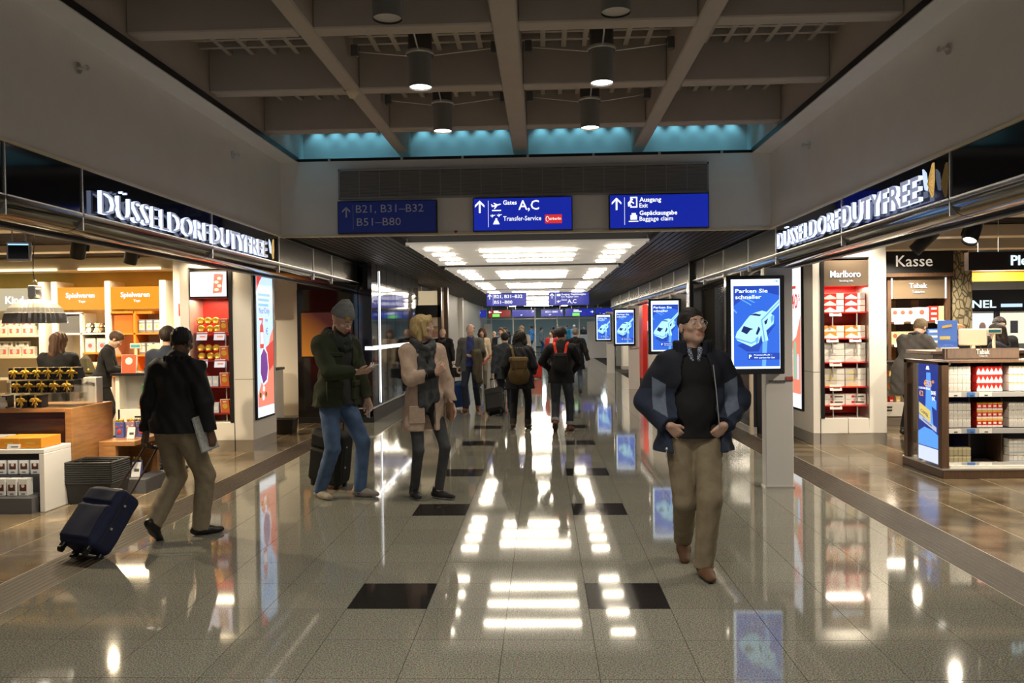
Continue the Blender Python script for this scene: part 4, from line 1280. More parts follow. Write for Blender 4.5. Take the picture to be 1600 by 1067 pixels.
def spread(proto, locs, labels=None):
    out = [proto]
    proto.location = locs[0]
    for i, l in enumerate(locs[1:]):
        c = copy_tree(proto)
        c.location = l
        out.append(c)
    if labels:
        for o, l in zip(out, labels):
            o['label'] = l
    elif len(out) > 1:
        zs = sorted({round(l[2], 3) for l in locs})
        for o, l in zip(out, locs):
            row = sorted(q[0] for q in locs if abs(q[2] - l[2]) < 0.002)
            k = min(range(len(row)), key=lambda i: abs(row[i] - l[0]))
            bits = []
            if len(zs) > 1:
                i = zs.index(round(l[2], 3))
                bits.append('bottom layer' if i == 0 else 'top layer' if i == len(zs) - 1 else '%s layer' % ORD[i])
            if len(row) > 1:
                bits.append('%s from left' % ORD[k])
            lb = o['label'] + ', ' + ' '.join(bits)
            if len(lb.split()) > 16:
                lb = lb.replace('cigarette ', '').replace(' of sweets', '').replace(' of the gondola', ' of gondola').replace(' in the ', ' in ').replace(' on the ', ' on ').replace(' of the ', ' of ')
            if len(lb.split()) > 16:
                lb = lb.replace(' with a ', ' with ').replace('in upper', 'upper').replace('in lower', 'lower').replace(' and white', '-white')
            if len(lb.split()) <= 16 and bits:
                o['label'] = lb
    return out


M_RCART = mat('carton_red', (0.65, 0.03, 0.025), 0.35)
M_WCART = mat('carton_white', (0.80, 0.78, 0.72), 0.35)
M_SCART = mat('carton_silver', (0.62, 0.60, 0.56), 0.35)
M_OCART = mat('carton_orange', (0.85, 0.30, 0.06), 0.35)
M_GCART = mat('carton_gold', (0.70, 0.60, 0.35), 0.35)
M_INK = mat('ink', (0.08, 0.08, 0.09), 0.5)


def tagcard(label, loc, group, w_=0.16, h=0.085, m_=M_CARD, rx=-0.25, accent=None):
    t = thing('price_card', label, 'price card', loc, 0, group, rot=(rx, 0, 0))
    MB().box(-w_ / 2, w_ / 2, -0.003, 0, 0, h).build('card', m_, t)
    MB().box(-w_ * 0.2, w_ * 0.35, -0.0045, -0.003, h * 0.35, h * 0.55).build('print', accent or M_INK, t)
    return t


# rows in the right niche
rows = [(1.772, M_RCART, 'red and white cigarette carton on the top niche shelf', 3, 0.086, M_WCART),
        (1.422, M_OCART, 'orange and white cigarette carton on the second niche shelf', 2, 0.086, M_WCART),
        (1.102, M_WCART, 'white cigarette carton on the third niche shelf', 3, 0.086, M_SCART),
        (0.772, M_SCART, 'silver white cigarette carton on the fourth niche shelf', 3, 0.082, M_GCART),
        (0.522, M_WCART, 'white cigarette carton with a red mark on the lowest niche shelf', 2, 0.075, M_SCART)]
for i, (z, mb_, lab, n, h, m2) in enumerate(rows):
    pr = [('peak', 0.02, 0.60, 0.03, 0.8, m2), ('health_panel', 0.62, 0.98, 0.05, 0.95, M_WCART)]
    if i == 4:
        pr = [('label_panel', 0.30, 0.45, 0.35, 0.75, M_RCART), ('print', 0.5, 0.9, 0.4, 0.65, M_INK)]
    p = pack('cigarette_carton', lab, 'carton', lab.replace('carton', 'cartons'), 0.272, 0.2, h - 0.002, mb_, pr)
    spread(p, [(4.135 + a * 0.28, 11.03, z + q * h) for q in range(n) for a in (0, 1)])
    for a in ((0.16,) if i in (0, 2, 3, 4) else (0.12, 0.42)):
        tagcard('white price card %sunder the cartons of the %s' % ('left ' if a < 0.15 else 'right ' if a > 0.3 else '', lab.split(' on the ')[1]), (3.98 + a, 10.985, z - 0.055), None)

# red niche goods: round tins and flat boxes
M_AMBER = mat('amber_tin', (0.62, 0.28, 0.04), 0.25, metal=0.5)


def tin(label, loc, group, m_):
    t = thing('round_sweet_tin', label, 'tin', loc, 0, group)
    MB().lathe([(0.0, 0.0), (0.045, 0.0), (0.052, 0.006), (0.052, 0.03), (0.0, 0.03)], 16, rot=(PI / 2, 0, 0), loc=(0, 0.03, 0.052)).build('body', m_, t)
    MB().lathe([(0.0, 0.0), (0.036, 0.001), (0.038, 0.004)], 16, rot=(PI / 2, 0, 0), loc=(0, -0.003, 0.055)).build('face_disc', M_GOLD, t)
    MB().box(-0.03, 0.03, -0.008, 0.0, 0.01, 0.024).build('ribbon', M_REDL, t)
    return t


for zi, z in enumerate((1.602, 1.232)):
    wher = ('top', 'second')[zi]
    t = tin('round amber tin of sweets on the %s shelf of the red niche' % wher, (0, 0, 0), 'round tins on the %s red shelf' % wher, M_AMBER)
    pts = [(-4.44, 10.86, z + 0.11), (-4.335, 10.86, z + 0.11), (-4.23, 10.86, z + 0.11), (-4.42, 10.83, z), (-4.3, 10.83, z), (-4.2, 10.83, z)]
    spread(t, pts)
    st = thing('tin_rack', 'clear rack holding the round tins on the %s red shelf' % wher, 'rack', (-4.33, 10.86, z))
    box('step', (-0.16, 0.16, 0.0, 0.16, 0.0, 0.108), M_GLASS, st)
    box('lip', (-0.16, 0.16, -0.004, 0.0, 0.108, 0.12), M_GLASS, st)
M_SWEET = mat('sweet_box_red', (0.60, 0.14, 0.05), 0.35)
for zi, z in enumerate((1.602, 1.232, 0.872, 0.512)):
    wher = ('top', 'second', 'third', 'lowest')[zi]
    p = pack('sweet_box', 'flat red sweet box leaning on the %s shelf of the red niche' % wher, 'box', 'flat boxes on the %s red shelf' % wher, 0.125, 0.018, 0.19, M_SWEET,
             [('rim_print', 0.0, 1.0, 0.96, 1.0, M_CARD), ('disc', 0.2, 0.8, 0.35, 0.65, M_GOLD), ('print', 0.3, 0.7, 0.78, 0.86, M_CARD), ('side_print', 0.0, 0.04, 0, 1, M_CARD)], rz=-0.12, rx=0.12)
    spread(p, [(-4.10 + q * 0.008, 10.82 + q * 0.024, z) for q in range(3)])
    if zi < 2:
        for x in (-4.40, -4.16):
            tagcard('pink and white price card at %s on the %s red shelf' % ('the tins' if x < -4.3 else 'the flat boxes', wher), (x, 10.79, z - 0.10), 'price cards of the red niche', 0.145, 0.11, m_=emis('glow_card', (1.0, 0.9, 0.88), 0.75), accent=mat('card_pink', (0.8, 0.3, 0.25), 0.5))  # cards glow of themselves instead of catching light
    else:
        p = pack('blue_sweet_bag', 'blue and white sweet bag on the %s shelf of the red niche' % wher, 'bag', 'blue bags on the %s red shelf' % wher, 0.08, 0.05, 0.14, mat('pale_blue_bag', (0.55, 0.65, 0.8), 0.35), [('print', 0.2, 0.8, 0.3, 0.6, M_CARD), ('band', 0, 1, 0.85, 0.95, M_SCART)])
        spread(p, [(-4.24 - q * 0.085, 10.84, z) for q in range(3)])
fs = thing('fire_extinguisher_sign', 'red fire extinguisher sign on the white wall beside the left column', 'sign', (-4.72, 10.95, 1.84))
box('wall_fin', (-0.14, 0.08, 0.02, 0.06, -1.84, 0.91), M_WHITE, fs)
box('plate', (-0.06, 0.055, 0.0, 0.02, 0, 0.17), M_RED, fs)
MB().prism([(-0.018, 0.02), (0.022, 0.02), (0.022, 0.105), (0.012, 0.12), (0.012, 0.135), (-0.008, 0.135), (-0.008, 0.12), (-0.018, 0.105)], -0.003, 0).prism([(-0.03, 0.12), (-0.008, 0.128), (-0.008, 0.136), (-0.035, 0.13)], -0.003, 0).build('pictogram', M_CARD, fs)

# ------------------------------------------------------------------ gift counter with black boxes, low display, baskets table
gc = thing('gift_counter', 'dark wooden counter with a warm wood end panel carrying the gift boxes', 'counter', (0, 0, 0))
box('front_panel', (-6.6, -4.36, 7.62, 7.66, 0.0, 0.86), mat('dark_gloss_wood', (0.06, 0.022, 0.012), 0.15, noise=0.3, nscale=4, stretch=(1, 8, 8)), gc)
box('end_panel', (-4.36, -4.29, 7.56, 8.3, 0.0, 0.90), M_WOOD, gc, c=0.004)
box('worktop', (-6.6, -4.36, 7.56, 8.3, 0.86, 0.90), M_WOOD, gc, c=0.003)
box('body', (-6.6, -4.37, 7.66, 8.28, 0, 0.86), M_WOODD, gc)
rz_ = thing('acrylic_riser', 'clear stepped riser under the ribboned black boxes', 'riser', (-4.72, 7.6, 0.90))
for q in range(3):
    box('step', (-0.42, 0.40, 0.14 * q, 0.14 * (q + 1) - 0.005, 0, 0.005 + 0.125 * q if q else 0.004), M_GLASS, rz_)
box('side_screen', (0.40, 0.405, -0.02, 0.42, 0, 0.22), M_GLASS, rz_)
M_BBOX = mat('black_box', (0.012, 0.010, 0.011), 0.3)


def giftbox(label, loc, group):
    o = link('gift_box', MB().box(-0.058, 0.058, 0, 0.11, 0, 0.118, c=0.003).mesh('gift_box', M_BBOX), None, loc)
    tag(o, label, 'gift box', group)
    MB().box(-0.009, 0.009, -0.002, 0.112, -0.0005, 0.1195).box(-0.0595, 0.0595, -0.002, 0.0, 0.055, 0.072).build('ribbon', M_GOLD, o)
    bw_ = MB()
    for sx in (-1, 1):
        bw_.ball((sx * 0.026, -0.012, 0.078), (0.026, 0.014, 0.014), 8, rot=(0, sx * 0.5, 0))
        bw_.ball((sx * 0.016, -0.012, 0.045), (0.008, 0.006, 0.026), 8, rot=(0, sx * -0.5, 0))
    bw_.ball((0, -0.016, 0.068), 0.012, 8)
    bw_.build('bow', M_GOLD, o)
    return o


g = giftbox('black gift box with gold bow in the front row of the counter', (-4.80, 7.585, 0.905), 'gift boxes, front row')
spread(g, [(-4.80, 7.585, 0.905), (-4.66, 7.585, 0.905), (-5.0, 7.585, 0.905)])
g = giftbox('black gift box with gold bow in the middle row of the counter', (0, 0, 0), 'gift boxes, middle row')
spread(g, [(x, 7.75, 1.035) for x in (-4.95, -4.825, -4.70, -4.57, -4.445)])
g = giftbox('black gift box with gold bow in the top row of the counter', (0, 0, 0), 'gift boxes, top row')
spread(g, [(x, 7.89, 1.158) for x in (-5.07, -4.95, -4.83, -4.72, -4.60, -4.48)])
ab = thing('acrylic_card_holder', 'clear card holder in front of the ribboned boxes', 'card holder', (-4.97, 7.575, 0.90))
box('slab', (-0.07, 0.03, -0.02, -0.012, 0.0, 0.11), mat('frosted', (0.6, 0.62, 0.66), 0.2), ab)
box('card', (-0.02, 0.055, -0.03, -0.022, 0.02, 0.06), M_CARD, ab)
wbx = thing('white_carton', 'white carton standing on the counter end behind the ribboned boxes', 'carton', (-4.44, 8.12, 0.90))
box('body', (-0.06, 0.08, 0, 0.12, 0, 0.26), M_CARD, wbx, c=0.003)
MB().prism([(-0.04, 0.2), (0.06, 0.17), (0.06, 0.2), (-0.02, 0.22)], -0.003, 0).build('print', M_INK, wbx)

lu = thing('low_display', 'low white lit display unit with black base in front of the gift counter', 'display unit', (0, 0, 0))
box('top', (-6.6, -4.29, 7.12, 7.54, 0.53, 0.57), M_WHITE, lu, c=0.004)
box('end_panel', (-4.34, -4.29, 7.12, 7.54, 0.0, 0.53), M_WHITE, lu, c=0.004)
box('back_panel', (-6.6, -4.34, 7.50, 7.54, 0.0, 0.53), M_DGREY, lu)
box('base', (-6.6, -4.37, 7.05, 7.42, 0.0, 0.14), M_DGREY, lu)
box('header', (-6.6, -4.345, 7.14, 7.18, 0.47, 0.53), M_BLACK, lu)
box('riser', (-6.6, -4.36, 7.33, 7.50, 0.14, 0.30), M_DGREY, lu)
box('light_strip', (-6.5, -4.37, 7.19, 7.21, 0.515, 0.528), emis('strip_warm', (1.0, 0.93, 0.8), 8.0), lu)
p = pack('chocolate_pack', 'white pack with a brown picture in the upper rank of the low display', 'pack', 'chocolate packs, upper rank', 0.088, 0.04, 0.15, M_CARD,
         [('picture', 0.14, 0.86, 0.30, 0.68, mat('choc_brown', (0.10, 0.03, 0.02), 0.4)), ('disc', 0.32, 0.68, 0.45, 0.72, mat('choc_cream', (0.75, 0.65, 0.5), 0.4)), ('print', 0.3, 0.7, 0.1, 0.16, M_INK)])
spread(p, [(-4.42 - q * 0.107, 7.35, 0.305) for q in range(6)])
p = pack('chocolate_pack', 'white pack with a brown picture in the lower rank of the low display', 'pack', 'chocolate packs, lower rank', 0.088, 0.08, 0.155, M_CARD,
         [('picture', 0.14, 0.86, 0.28, 0.66, mat('choc_brown', (0.10, 0.03, 0.02), 0.4)), ('disc', 0.32, 0.68, 0.45, 0.70, mat('choc_cream', (0.75, 0.65, 0.5), 0.4)), ('print', 0.3, 0.7, 0.08, 0.14, M_INK)])
spread(p, [(-4.52 - q * 0.106, 7.16, 0.142) for q in range(5)])
p = pack('flat_box', 'orange flat box lying on the low white display', 'box', 'orange boxes on the low display', 0.20, 0.3, 0.095, mat('box_orange', (0.75, 0.30, 0.03), 0.4), [('print', 0.3, 0.7, 0.4, 0.6, M_GOLD)])
spread(p, [(-4.44, 7.16, 0.572), (-4.645, 7.16, 0.572)])
p = pack('flat_box', 'silver grey flat box lying on the low white display', 'box', 'grey boxes on the low display', 0.20, 0.3, 0.095, mat('box_grey', (0.45, 0.45, 0.44), 0.35), [('print', 0.3, 0.7, 0.4, 0.6, M_SCART)])
spread(p, [(-4.87, 7.16, 0.572), (-5.08, 7.16, 0.572)])
tagcard('white price card before the orange boxes on the low display', (-4.58, 7.13, 0.572), None, 0.12, 0.045)
tagcard('pinkish price card before the grey boxes on the low display', (-5.0, 7.13, 0.572), None, 0.12, 0.05, m_=mat('pale_pink', (0.8, 0.6, 0.55), 0.5))
tb = thing('wooden_display_table', 'small wooden display table with an open side behind the stacked baskets', 'table', (0, 0, 0))
box('top', (-4.27, -3.90, 7.98, 8.5, 0.47, 0.52), M_WOOD, tb, c=0.004)
box('side_panel', (-4.27, -4.10, 7.98, 8.04, 0.12, 0.47), M_WOOD, tb)
box('side_panel', (-4.27, -4.20, 8.04, 8.5, 0.12, 0.47), M_WOOD, tb)
box('side_panel', (-4.20, -3.90, 8.44, 8.5, 0.12, 0.47), M_WOOD, tb)
box('base', (-4.27, -3.78, 7.95, 8.5, 0.0, 0.14), M_DGREY, tb, c=0.003)


def giftbag(label, loc, group, m_, accent):
    o = link('gift_bag', MB().box(-0.045, 0.045, 0, 0.05, 0, 0.16, c=0.002).mesh('gift_bag', m_), None, loc)
    tag(o, label, 'gift bag', group)
    MB().ball((0.0, -0.001, 0.06), (0.025, 0.003, 0.03), 8).ball((-0.025, -0.001, 0.11), (0.014, 0.003, 0.014), 8).ball((0.025, -0.001, 0.12), (0.012, 0.003, 0.012), 8).build('print', accent, o)
    rb_ = MB()
    for q in range(3):
        rb_.ball((-0.03 + q * 0.03, 0.02, 0.175), (0.017, 0.014, 0.02), 8)
    rb_.build('foil_bow', M_GOLD, o)
    return o


gm = [mat('bag_blue', (0.12, 0.18, 0.55), 0.35), mat('bag_multi', (0.55, 0.35, 0.5), 0.35)]
ga = [mat('bag_red', (0.7, 0.08, 0.06), 0.4), mat('bag_white', (0.8, 0.78, 0.75), 0.4)]
for q, x in enumerate((-4.20, -4.10, -4.0)):
    giftbag(['blue gift bag with gold bow, nearest the counter on the wooden table', 'mauve gift bag with gold bow, middle one on the wooden table', 'blue gift bag with gold bow, outer one on the wooden table'][q],
            (x, 8.25 + 0.03 * q, 0.522), 'gift bags on the wooden table', gm[q % 2], ga[q % 2])
giftbag('gift bag standing low inside the wooden table', (-3.98, 8.15, 0.142), None, gm[0], ga[1])
tagcard('white and pink card leaning before the bags on the wooden table', (-4.03, 8.15, 0.522), None, 0.08, 0.12)
tagcard('white and pink card standing low inside the wooden table', (-3.95, 8.08, 0.142), None, 0.09, 0.15)

# ------------------------------------------------------------------ cashier counter
cc = thing('cash_counter', 'white cash counter with glass front and black worktop in the left shop', 'counter', (0, 0, 0))
box('worktop', (-6.2, -4.75, 11.75, 12.5, 0.98, 1.02), M_BLACK, cc, c=0.003)
box('back_panel', (-6.12, -4.8, 12.0, 12.05, 0.48, 0.98), mat('slat_grey', (0.5, 0.5, 0.5), 0.5), cc)
box('side_panel', (-6.15, -6.09, 11.8, 12.45, 0.1, 0.98), M_WHITE, cc)
box('side_panel', (-4.82, -4.76, 11.8, 12.45, 0.1, 0.98), M_WHITE, cc)
box('drawer', (-6.12, -5.45, 11.8, 12.4, 0.22, 0.48), M_WHITE, cc, c=0.004)
box('drawer', (-5.45, -4.8, 11.8, 12.4, 0.22, 0.48), M_WHITE, cc, c=0.004)
box('handle_slot', (-5.86, -5.55, 11.79, 11.80, 0.36, 0.38), M_BLACK, cc)
box('handle_slot', (-5.86, -5.55, 11.79, 11.80, 0.31, 0.33), M_BLACK, cc)
box('plinth', (-6.1, -4.8, 11.85, 12.4, 0, 0.22), M_STEEL, cc)
box('pane', (-6.09, -4.82, 11.82, 11.825, 0.48, 0.98), M_GLASS, cc)
hp = [('green hanging pack in the cash counter', -5.75, 0.68, (0.10, 0.55, 0.25)), ('blue hanging pack in the cash counter', -5.48, 0.68, (0.10, 0.30, 0.6)), ('pale blue pack low in the cash counter', -5.46, 0.49, (0.4, 0.6, 0.75))]
for lab, x, z, c_ in hp:
    o = pack('hanging_pack', lab, 'pack', None, 0.13, 0.03, 0.17, mat('hp%.2f' % c_[2], c_, 0.35), [('print', 0.2, 0.8, 0.25, 0.6, M_CARD), ('header_card', 0.1, 0.9, 0.85, 1.0, M_CARD)], (x, 11.93, z))
o = pack('snack_pack', 'orange snack packs tray low in the cash counter', 'tray', None, 0.24, 0.1, 0.07, M_ORANGE, [('lip', 0, 1, 0.0, 0.3, M_REDL)], (-5.70, 11.85, 0.485))
for q in range(3):
    pack('snack_bag', 'orange snack bag in the tray of the cash counter', 'snack', 'orange snack bags', 0.07, 0.05, 0.13, M_ORANGE, [('print', 0.2, 0.8, 0.4, 0.7, M_REDL)], (-5.78 + q * 0.08, 11.88, 0.555))
mo = thing('till_monitor', 'pale till monitor seen from behind on the left cash counter', 'monitor', (-5.55, 12.0, 1.02), 170)
box('screen_housing', (-0.19, 0.19, -0.03, 0.03, 0.16, 0.42), M_CREAM, mo, c=0.012)
MB().cyl((0, 0.0, 0.0), (0, 0.0, 0.2), 0.03, 10).lathe([(0.0, 0.02), (0.11, 0.018), (0.12, 0.0)], 20).build('stand', M_CREAM, mo)
cd = thing('customer_display', 'small customer display on a pole on the left cash counter', 'display', (-5.9, 11.95, 1.02))
box('housing', (-0.085, 0.085, -0.02, 0.02, 0.36, 0.44), M_CREAM, cd, c=0.006)
box('display', (-0.07, 0.07, -0.023, -0.02, 0.38, 0.42), emis('vfd_teal', (0.10, 0.55, 0.5), 0.9), cd)
MB().cyl((0, 0, 0), (0, 0, 0.37), 0.02, 8).lathe([(0.0, 0.015), (0.07, 0.012), (0.075, 0.0)], 16).build('pole', M_CREAM, cd)
rsn = thing('counter_notice', 'orange red notice with a white disc standing on the left cash counter', 'notice', (-5.93, 11.78, 1.02), rot=(-0.1, 0, 0))
box('board', (-0.11, 0.11, -0.006, 0, 0, 0.27), mat('notice_red', (0.8, 0.12, 0.06), 0.4), rsn)
MB().prism([(0.055 * math.cos(t), 0.18 + 0.055 * math.sin(t)) for t in np.arange(16) * PI / 8], -0.009, -0.006).build('disc', M_CARD, rsn)
box('frame', (-0.115, 0.115, -0.004, 0.002, -0.005, 0.275), M_CARD, rsn)
ct = thing('card_terminal', 'black card terminal and scanner beside the notice on the left cash counter', 'terminal', (-5.6, 11.8, 1.02))
box('body', (-0.11, 0.11, 0, 0.14, 0, 0.08), M_BLACK, ct, c=0.008)
MB().box(-0.06, 0.06, -0.004, 0.0, 0.02, 0.06).build('keypad', M_GREY, ct)
box('receipt', (-0.03, 0.03, 0.05, 0.1, 0.08, 0.12), M_CARD, ct)

# ------------------------------------------------------------------ toy shelves at the back of the left shop
def plush(label, loc, group, m_, m2, s=1.0):
    t = thing('plush_toy', label, 'plush toy', loc, random.uniform(-20, 20), group)
    t.scale = (s, s, s)
    MB().ball((0, 0, 0.055), (0.06, 0.05, 0.058), 10).ball((-0.045, -0.035, 0.025), (0.025, 0.035, 0.022), 8).ball((0.045, -0.035, 0.025), (0.025, 0.035, 0.022), 8).build('body', m_, t)
    MB().ball((0, -0.01, 0.135), (0.048, 0.044, 0.045), 10).ball((-0.036, 0, 0.175), 0.017, 8).ball((0.036, 0, 0.175), 0.017, 8).build('head', m_, t)
    MB().ball((0, -0.05, 0.125), (0.022, 0.015, 0.017), 8).build('muzzle', m2, t)
    return t


shv = thing('toy_shelf_wall', 'cream shelf wall with sign boards at the back of the toy shop', 'shelf wall', (0, 0, 0))
for x0, x1 in ((-9.05, -8.93), (-8.80, -8.70), (-7.80, -7.70), (-6.78, -6.66)):
    box('post', (x0, x1, 14.55, 15.1, 0, 2.58), M_WHITE, shv)
for x0, x1 in ((-11.0, -9.05), (-8.70, -7.80), (-7.70, -6.78), (-6.66, -5.0)):
    box('back_panel', (x0, x1, 15.05, 15.1, 0, 2.08), M_CREAM, shv)
box('sign_face', (-8.70, -7.80, 14.58, 14.62, 2.06, 2.47), emis('orange_lit', (1.0, 0.34, 0.005), 1.0), shv)
box('sign_face', (-7.70, -6.78, 14.58, 14.62, 2.06, 2.47), emis('orange_lit', (1.0, 0.34, 0.005), 1.0), shv)
box('sign_face', (-11.0, -9.05, 14.58, 14.62, 2.06, 2.47), emis('cream_lit', (0.75, 0.64, 0.42), 0.7), shv)
for x in (-8.27, -7.24):
    text('lettering', 'Spielwaren', 0.13, E_SIGNW, shv, (x, 14.57, 2.28), FRONT, 0.004, 'CENTER', bold=0.02, width=0.54)
    text('lettering', 'Toys', 0.065, E_SIGNW, shv, (x + 0.03, 14.57, 2.19), FRONT, 0.004, 'CENTER', bold=0.01)
text('lettering', 'Kind', 0.19, E_SIGNW, shv, (-9.69, 14.57, 2.19), FRONT, 0.004, bold=0.025)
# left bay shelves
for z in (1.61, 1.22, 0.82):
    box('shelf', (-11.0, -9.05, 14.55, 15.05, z - 0.04, z), M_CREAM, shv)
# mid bay
box('cube_box', (-8.68, -8.26, 14.6, 15.0, 1.63, 2.0), M_DGREY, shv)
box('cube_frame', (-8.70, -8.24, 14.56, 14.62, 1.98, 2.01), M_WHITE, shv)
box('shelf', (-8.70, -7.80, 14.56, 15.05, 1.60, 1.63), M_WHITE, shv)
box('partition', (-8.28, -8.24, 14.56, 15.05, 0.2, 2.0), M_WHITE, shv)
box('shelf', (-8.24, -7.80, 14.56, 15.05, 1.24, 1.27), M_ORANGE, shv)
box('shelf', (-8.24, -7.80, 14.56, 15.05, 0.86, 0.89), M_ORANGE, shv)
box('orange_back', (-8.24, -7.80, 15.0, 15.05, 0.89, 1.24), M_ORANGE, shv)
box('shelf', (-8.70, -8.28, 14.56, 15.05, 0.92, 0.95), M_WHITE, shv)
box('shelf', (-8.70, -7.80, 14.56, 15.05, 0.45, 0.48), M_WHITE, shv)
# right bay
box('cube_box', (-7.68, -7.28, 14.6, 15.0, 1.62, 2.0), mat('orange_inside', (0.6, 0.15, 0.02), 0.5), shv)
box('cube_frame', (-7.70, -7.26, 14.56, 14.62, 1.98, 2.02), M_ORANGE, shv)
box('partition', (-7.28, -7.24, 14.56, 15.05, 0.2, 2.02), M_ORANGE, shv)
for z in (1.62, 1.22, 0.85):
    box('shelf', (-7.70, -6.78, 14.56, 15.05, z - 0.03, z), M_ORANGE, shv)
box('header', (-7.24, -6.95, 14.6, 15.05, 1.97, 2.02), M_ORANGE, shv)
lamp('shelf_lamp', 'AREA', (-8.2, 14.35, 2.7), 75, WARM, (-0.35, 0, 0), shape='RECTANGLE', size=4.5, size_y=0.15)
mp_ = [mat('plush_pink', (0.75, 0.50, 0.45), 0.9), mat('plush_cream', (0.8, 0.68, 0.48), 0.9), mat('plush_brown', (0.30, 0.16, 0.08), 0.9), mat('plush_white', (0.8, 0.76, 0.7), 0.9), mat('plush_black', (0.04, 0.035, 0.03), 0.9), mat('plush_red', (0.5, 0.05, 0.08), 0.9)]
nmz = ['pink', 'cream', 'brown', 'white', 'black', 'dark red']
for (grp, x0, x1, y, z, n, cs) in (('plush toys in the dark cube', -8.62, -8.32, 14.72, 1.632, 4, (0, 3, 4, 0)), ('plush toys on the upper white shelf', -8.18, -7.86, 14.68, 1.632, 5, (3, 4, 1, 2, 4)),
                                   ('plush toys in the orange cube', -7.62, -7.34, 14.7, 1.622, 4, (1, 2, 1, 1)), ('plush toys low beside the black dressed woman', -8.62, -8.32, 14.66, 0.952, 4, (5, 3, 5, 3))):
    for q in range(n):
        k = cs[q]
        plush('%s plush toy among the %s' % (nmz[k], grp), (x0 + (x1 - x0) * q / (n - 1), y + 0.02 * (q % 2), z), grp, mp_[k], mp_[1 if k != 1 else 3], 0.95)
for q in range(4):
    plush('cream plush toy stacked at the back of the cubes', (-8.56 + 0.1 * (q % 2) + (0.98 if q > 1 else 0), 14.86, 1.632 + 0.12), 'plush toys at the back of the cubes', mp_[1], mp_[3], 0.8)
tc_ = [(0.75, 0.72, 0.62), (0.35, 0.5, 0.7), (0.75, 0.55, 0.15), (0.6, 0.15, 0.12), (0.2, 0.2, 0.22), (0.65, 0.62, 0.55)]
tmx = [mat('toy%d' % i, c_, 0.4) for i, c_ in enumerate(tc_)]


def toyrow(label, group, xs_, y, z, w_, h, ci, cj, d_=0.08, cat='toy box'):
    p = pack('toy_box', label, cat, group, w_, d_, h, tmx[ci], [('picture', 0.12, 0.88, 0.2, 0.7, tmx[cj]), ('disc', 0.3, 0.7, 0.35, 0.6, tmx[(cj + 2) % 6]), ('title', 0.15, 0.85, 0.78, 0.92, M_CARD)])
    spread(p, [(x, y, z) for x in xs_])


toyrow('book of games standing on the white shelf under the plush toys', 'game books under the plush toys', (-8.13, -7.91), 14.62, 1.272, 0.19, 0.26, 0, 1)
toyrow('pale toy pack on the orange shelf below the game books', 'toy packs below the game books', (-8.16, -8.02, -7.88), 14.62, 0.892, 0.13, 0.2, 0, 2)
toyrow('toy pack on the lowest shelf beside the cashier', 'toy packs on the lowest shelf', (-8.14, -8.0, -7.87), 14.62, 0.482, 0.12, 0.3, 3, 5)
toyrow('dark game pack on the upper orange shelf', 'dark game packs, upper orange shelf', (-7.15, -7.01, -6.87), 14.62, 1.622, 0.13, 0.24, 4, 0)
toyrow('dark game pack on the second orange shelf', 'dark game packs, second orange shelf', (-7.15, -7.01, -6.87), 14.62, 1.222, 0.13, 0.22, 4, 5)
toyrow('white pack with red print on the upper shelf of the left bay', 'white toy packs, upper shelf of the left bay', [-9.3 - q * 0.26 for q in range(5)], 14.62, 1.612, 0.24, 0.16, 5, 3)
toyrow('flat white pack stacked on the upper shelf of the left bay', 'white toy packs stacked in the left bay', [-9.35 - q * 0.3 for q in range(4)], 14.66, 1.774, 0.24, 0.12, 0, 3)
toyrow('white pack with red print on the middle shelf of the left bay', 'white toy packs, middle shelf of the left bay', [-9.3 - q * 0.26 for q in range(5)], 14.62, 1.222, 0.24, 0.17, 5, 3)
toyrow('flat white pack stacked on the middle shelf of the left bay', 'white toy packs stacked on the middle left shelf', [-9.45 - q * 0.3 for q in range(4)], 14.66, 1.394, 0.25, 0.1, 0, 4)
lf = thing('leafy_display', 'small dark tree shaped stand with gold garland between the toys', 'stand', (-7.4, 13.2, 0.0))
MB().lathe([(0.16, 0.55), (0.20, 0.8), (0.14, 0.95), (0.17, 0.97), (0.08, 1.2), (0.0, 1.28)], 14, flute=0.2, sm=False).build('body', mat('dark_green', (0.06, 0.05, 0.02), 0.7), lf)
MB().cyl((0, 0, 0), (0, 0, 0.6), 0.03, 8).lathe([(0.0, 0.03), (0.16, 0.02), (0.17, 0.0)], 16).build('foot', M_BLACK, lf)
gl = MB()
for q in range(22):
    gl.ball((0.18 * math.cos(q * 0.9), 0.18 * math.sin(q * 0.9), 0.62 + q * 0.02), 0.022, 6)
tag(gl.build('garland', M_GOLD, lf), kind='stuff')

# ------------------------------------------------------------------ RIGHT SHOP
rs_ = thing('wall_right', 'back and end walls of the tobacco shop', 'wall', kind='structure')
box('back_panel', (7.5, 14, 23.0, 23.2, 0, 3.1), M_WHITE, rs_)
box('end_panel', (13.4, 13.6, -3, 23, 0, 3.1), M_WHITE, rs_)
box('kasse_panel', (5.0, 7.15, 14.5, 14.6, 0, 3.1), M_WOODD, rs_)
m_pat = mat('patterned_column', (0.35, 0.30, 0.19), 0.6)
nt = m_pat.node_tree
vo = nt.nodes.new('ShaderNodeTexVoronoi')
vo.feature = 'DISTANCE_TO_EDGE'
vo.inputs['Scale'].default_value = 14
tcn = nt.nodes.new('ShaderNodeTexCoord')
mpn = nt.nodes.new('ShaderNodeMapping')
mpn.inputs['Scale'].default_value = (1, 1, 0.5)
nt.links.new(tcn.outputs['Object'], mpn.inputs[0])
nt.links.new(mpn.outputs[0], vo.inputs['Vector'])
rp = nt.nodes.new('ShaderNodeValToRGB')
rp.color_ramp.elements[0].position = 0.05
rp.color_ramp.elements[0].color = (0.10, 0.085, 0.05, 1)
rp.color_ramp.elements[1].position = 0.12
rp.color_ramp.elements[1].color = (0.40, 0.34, 0.22, 1)
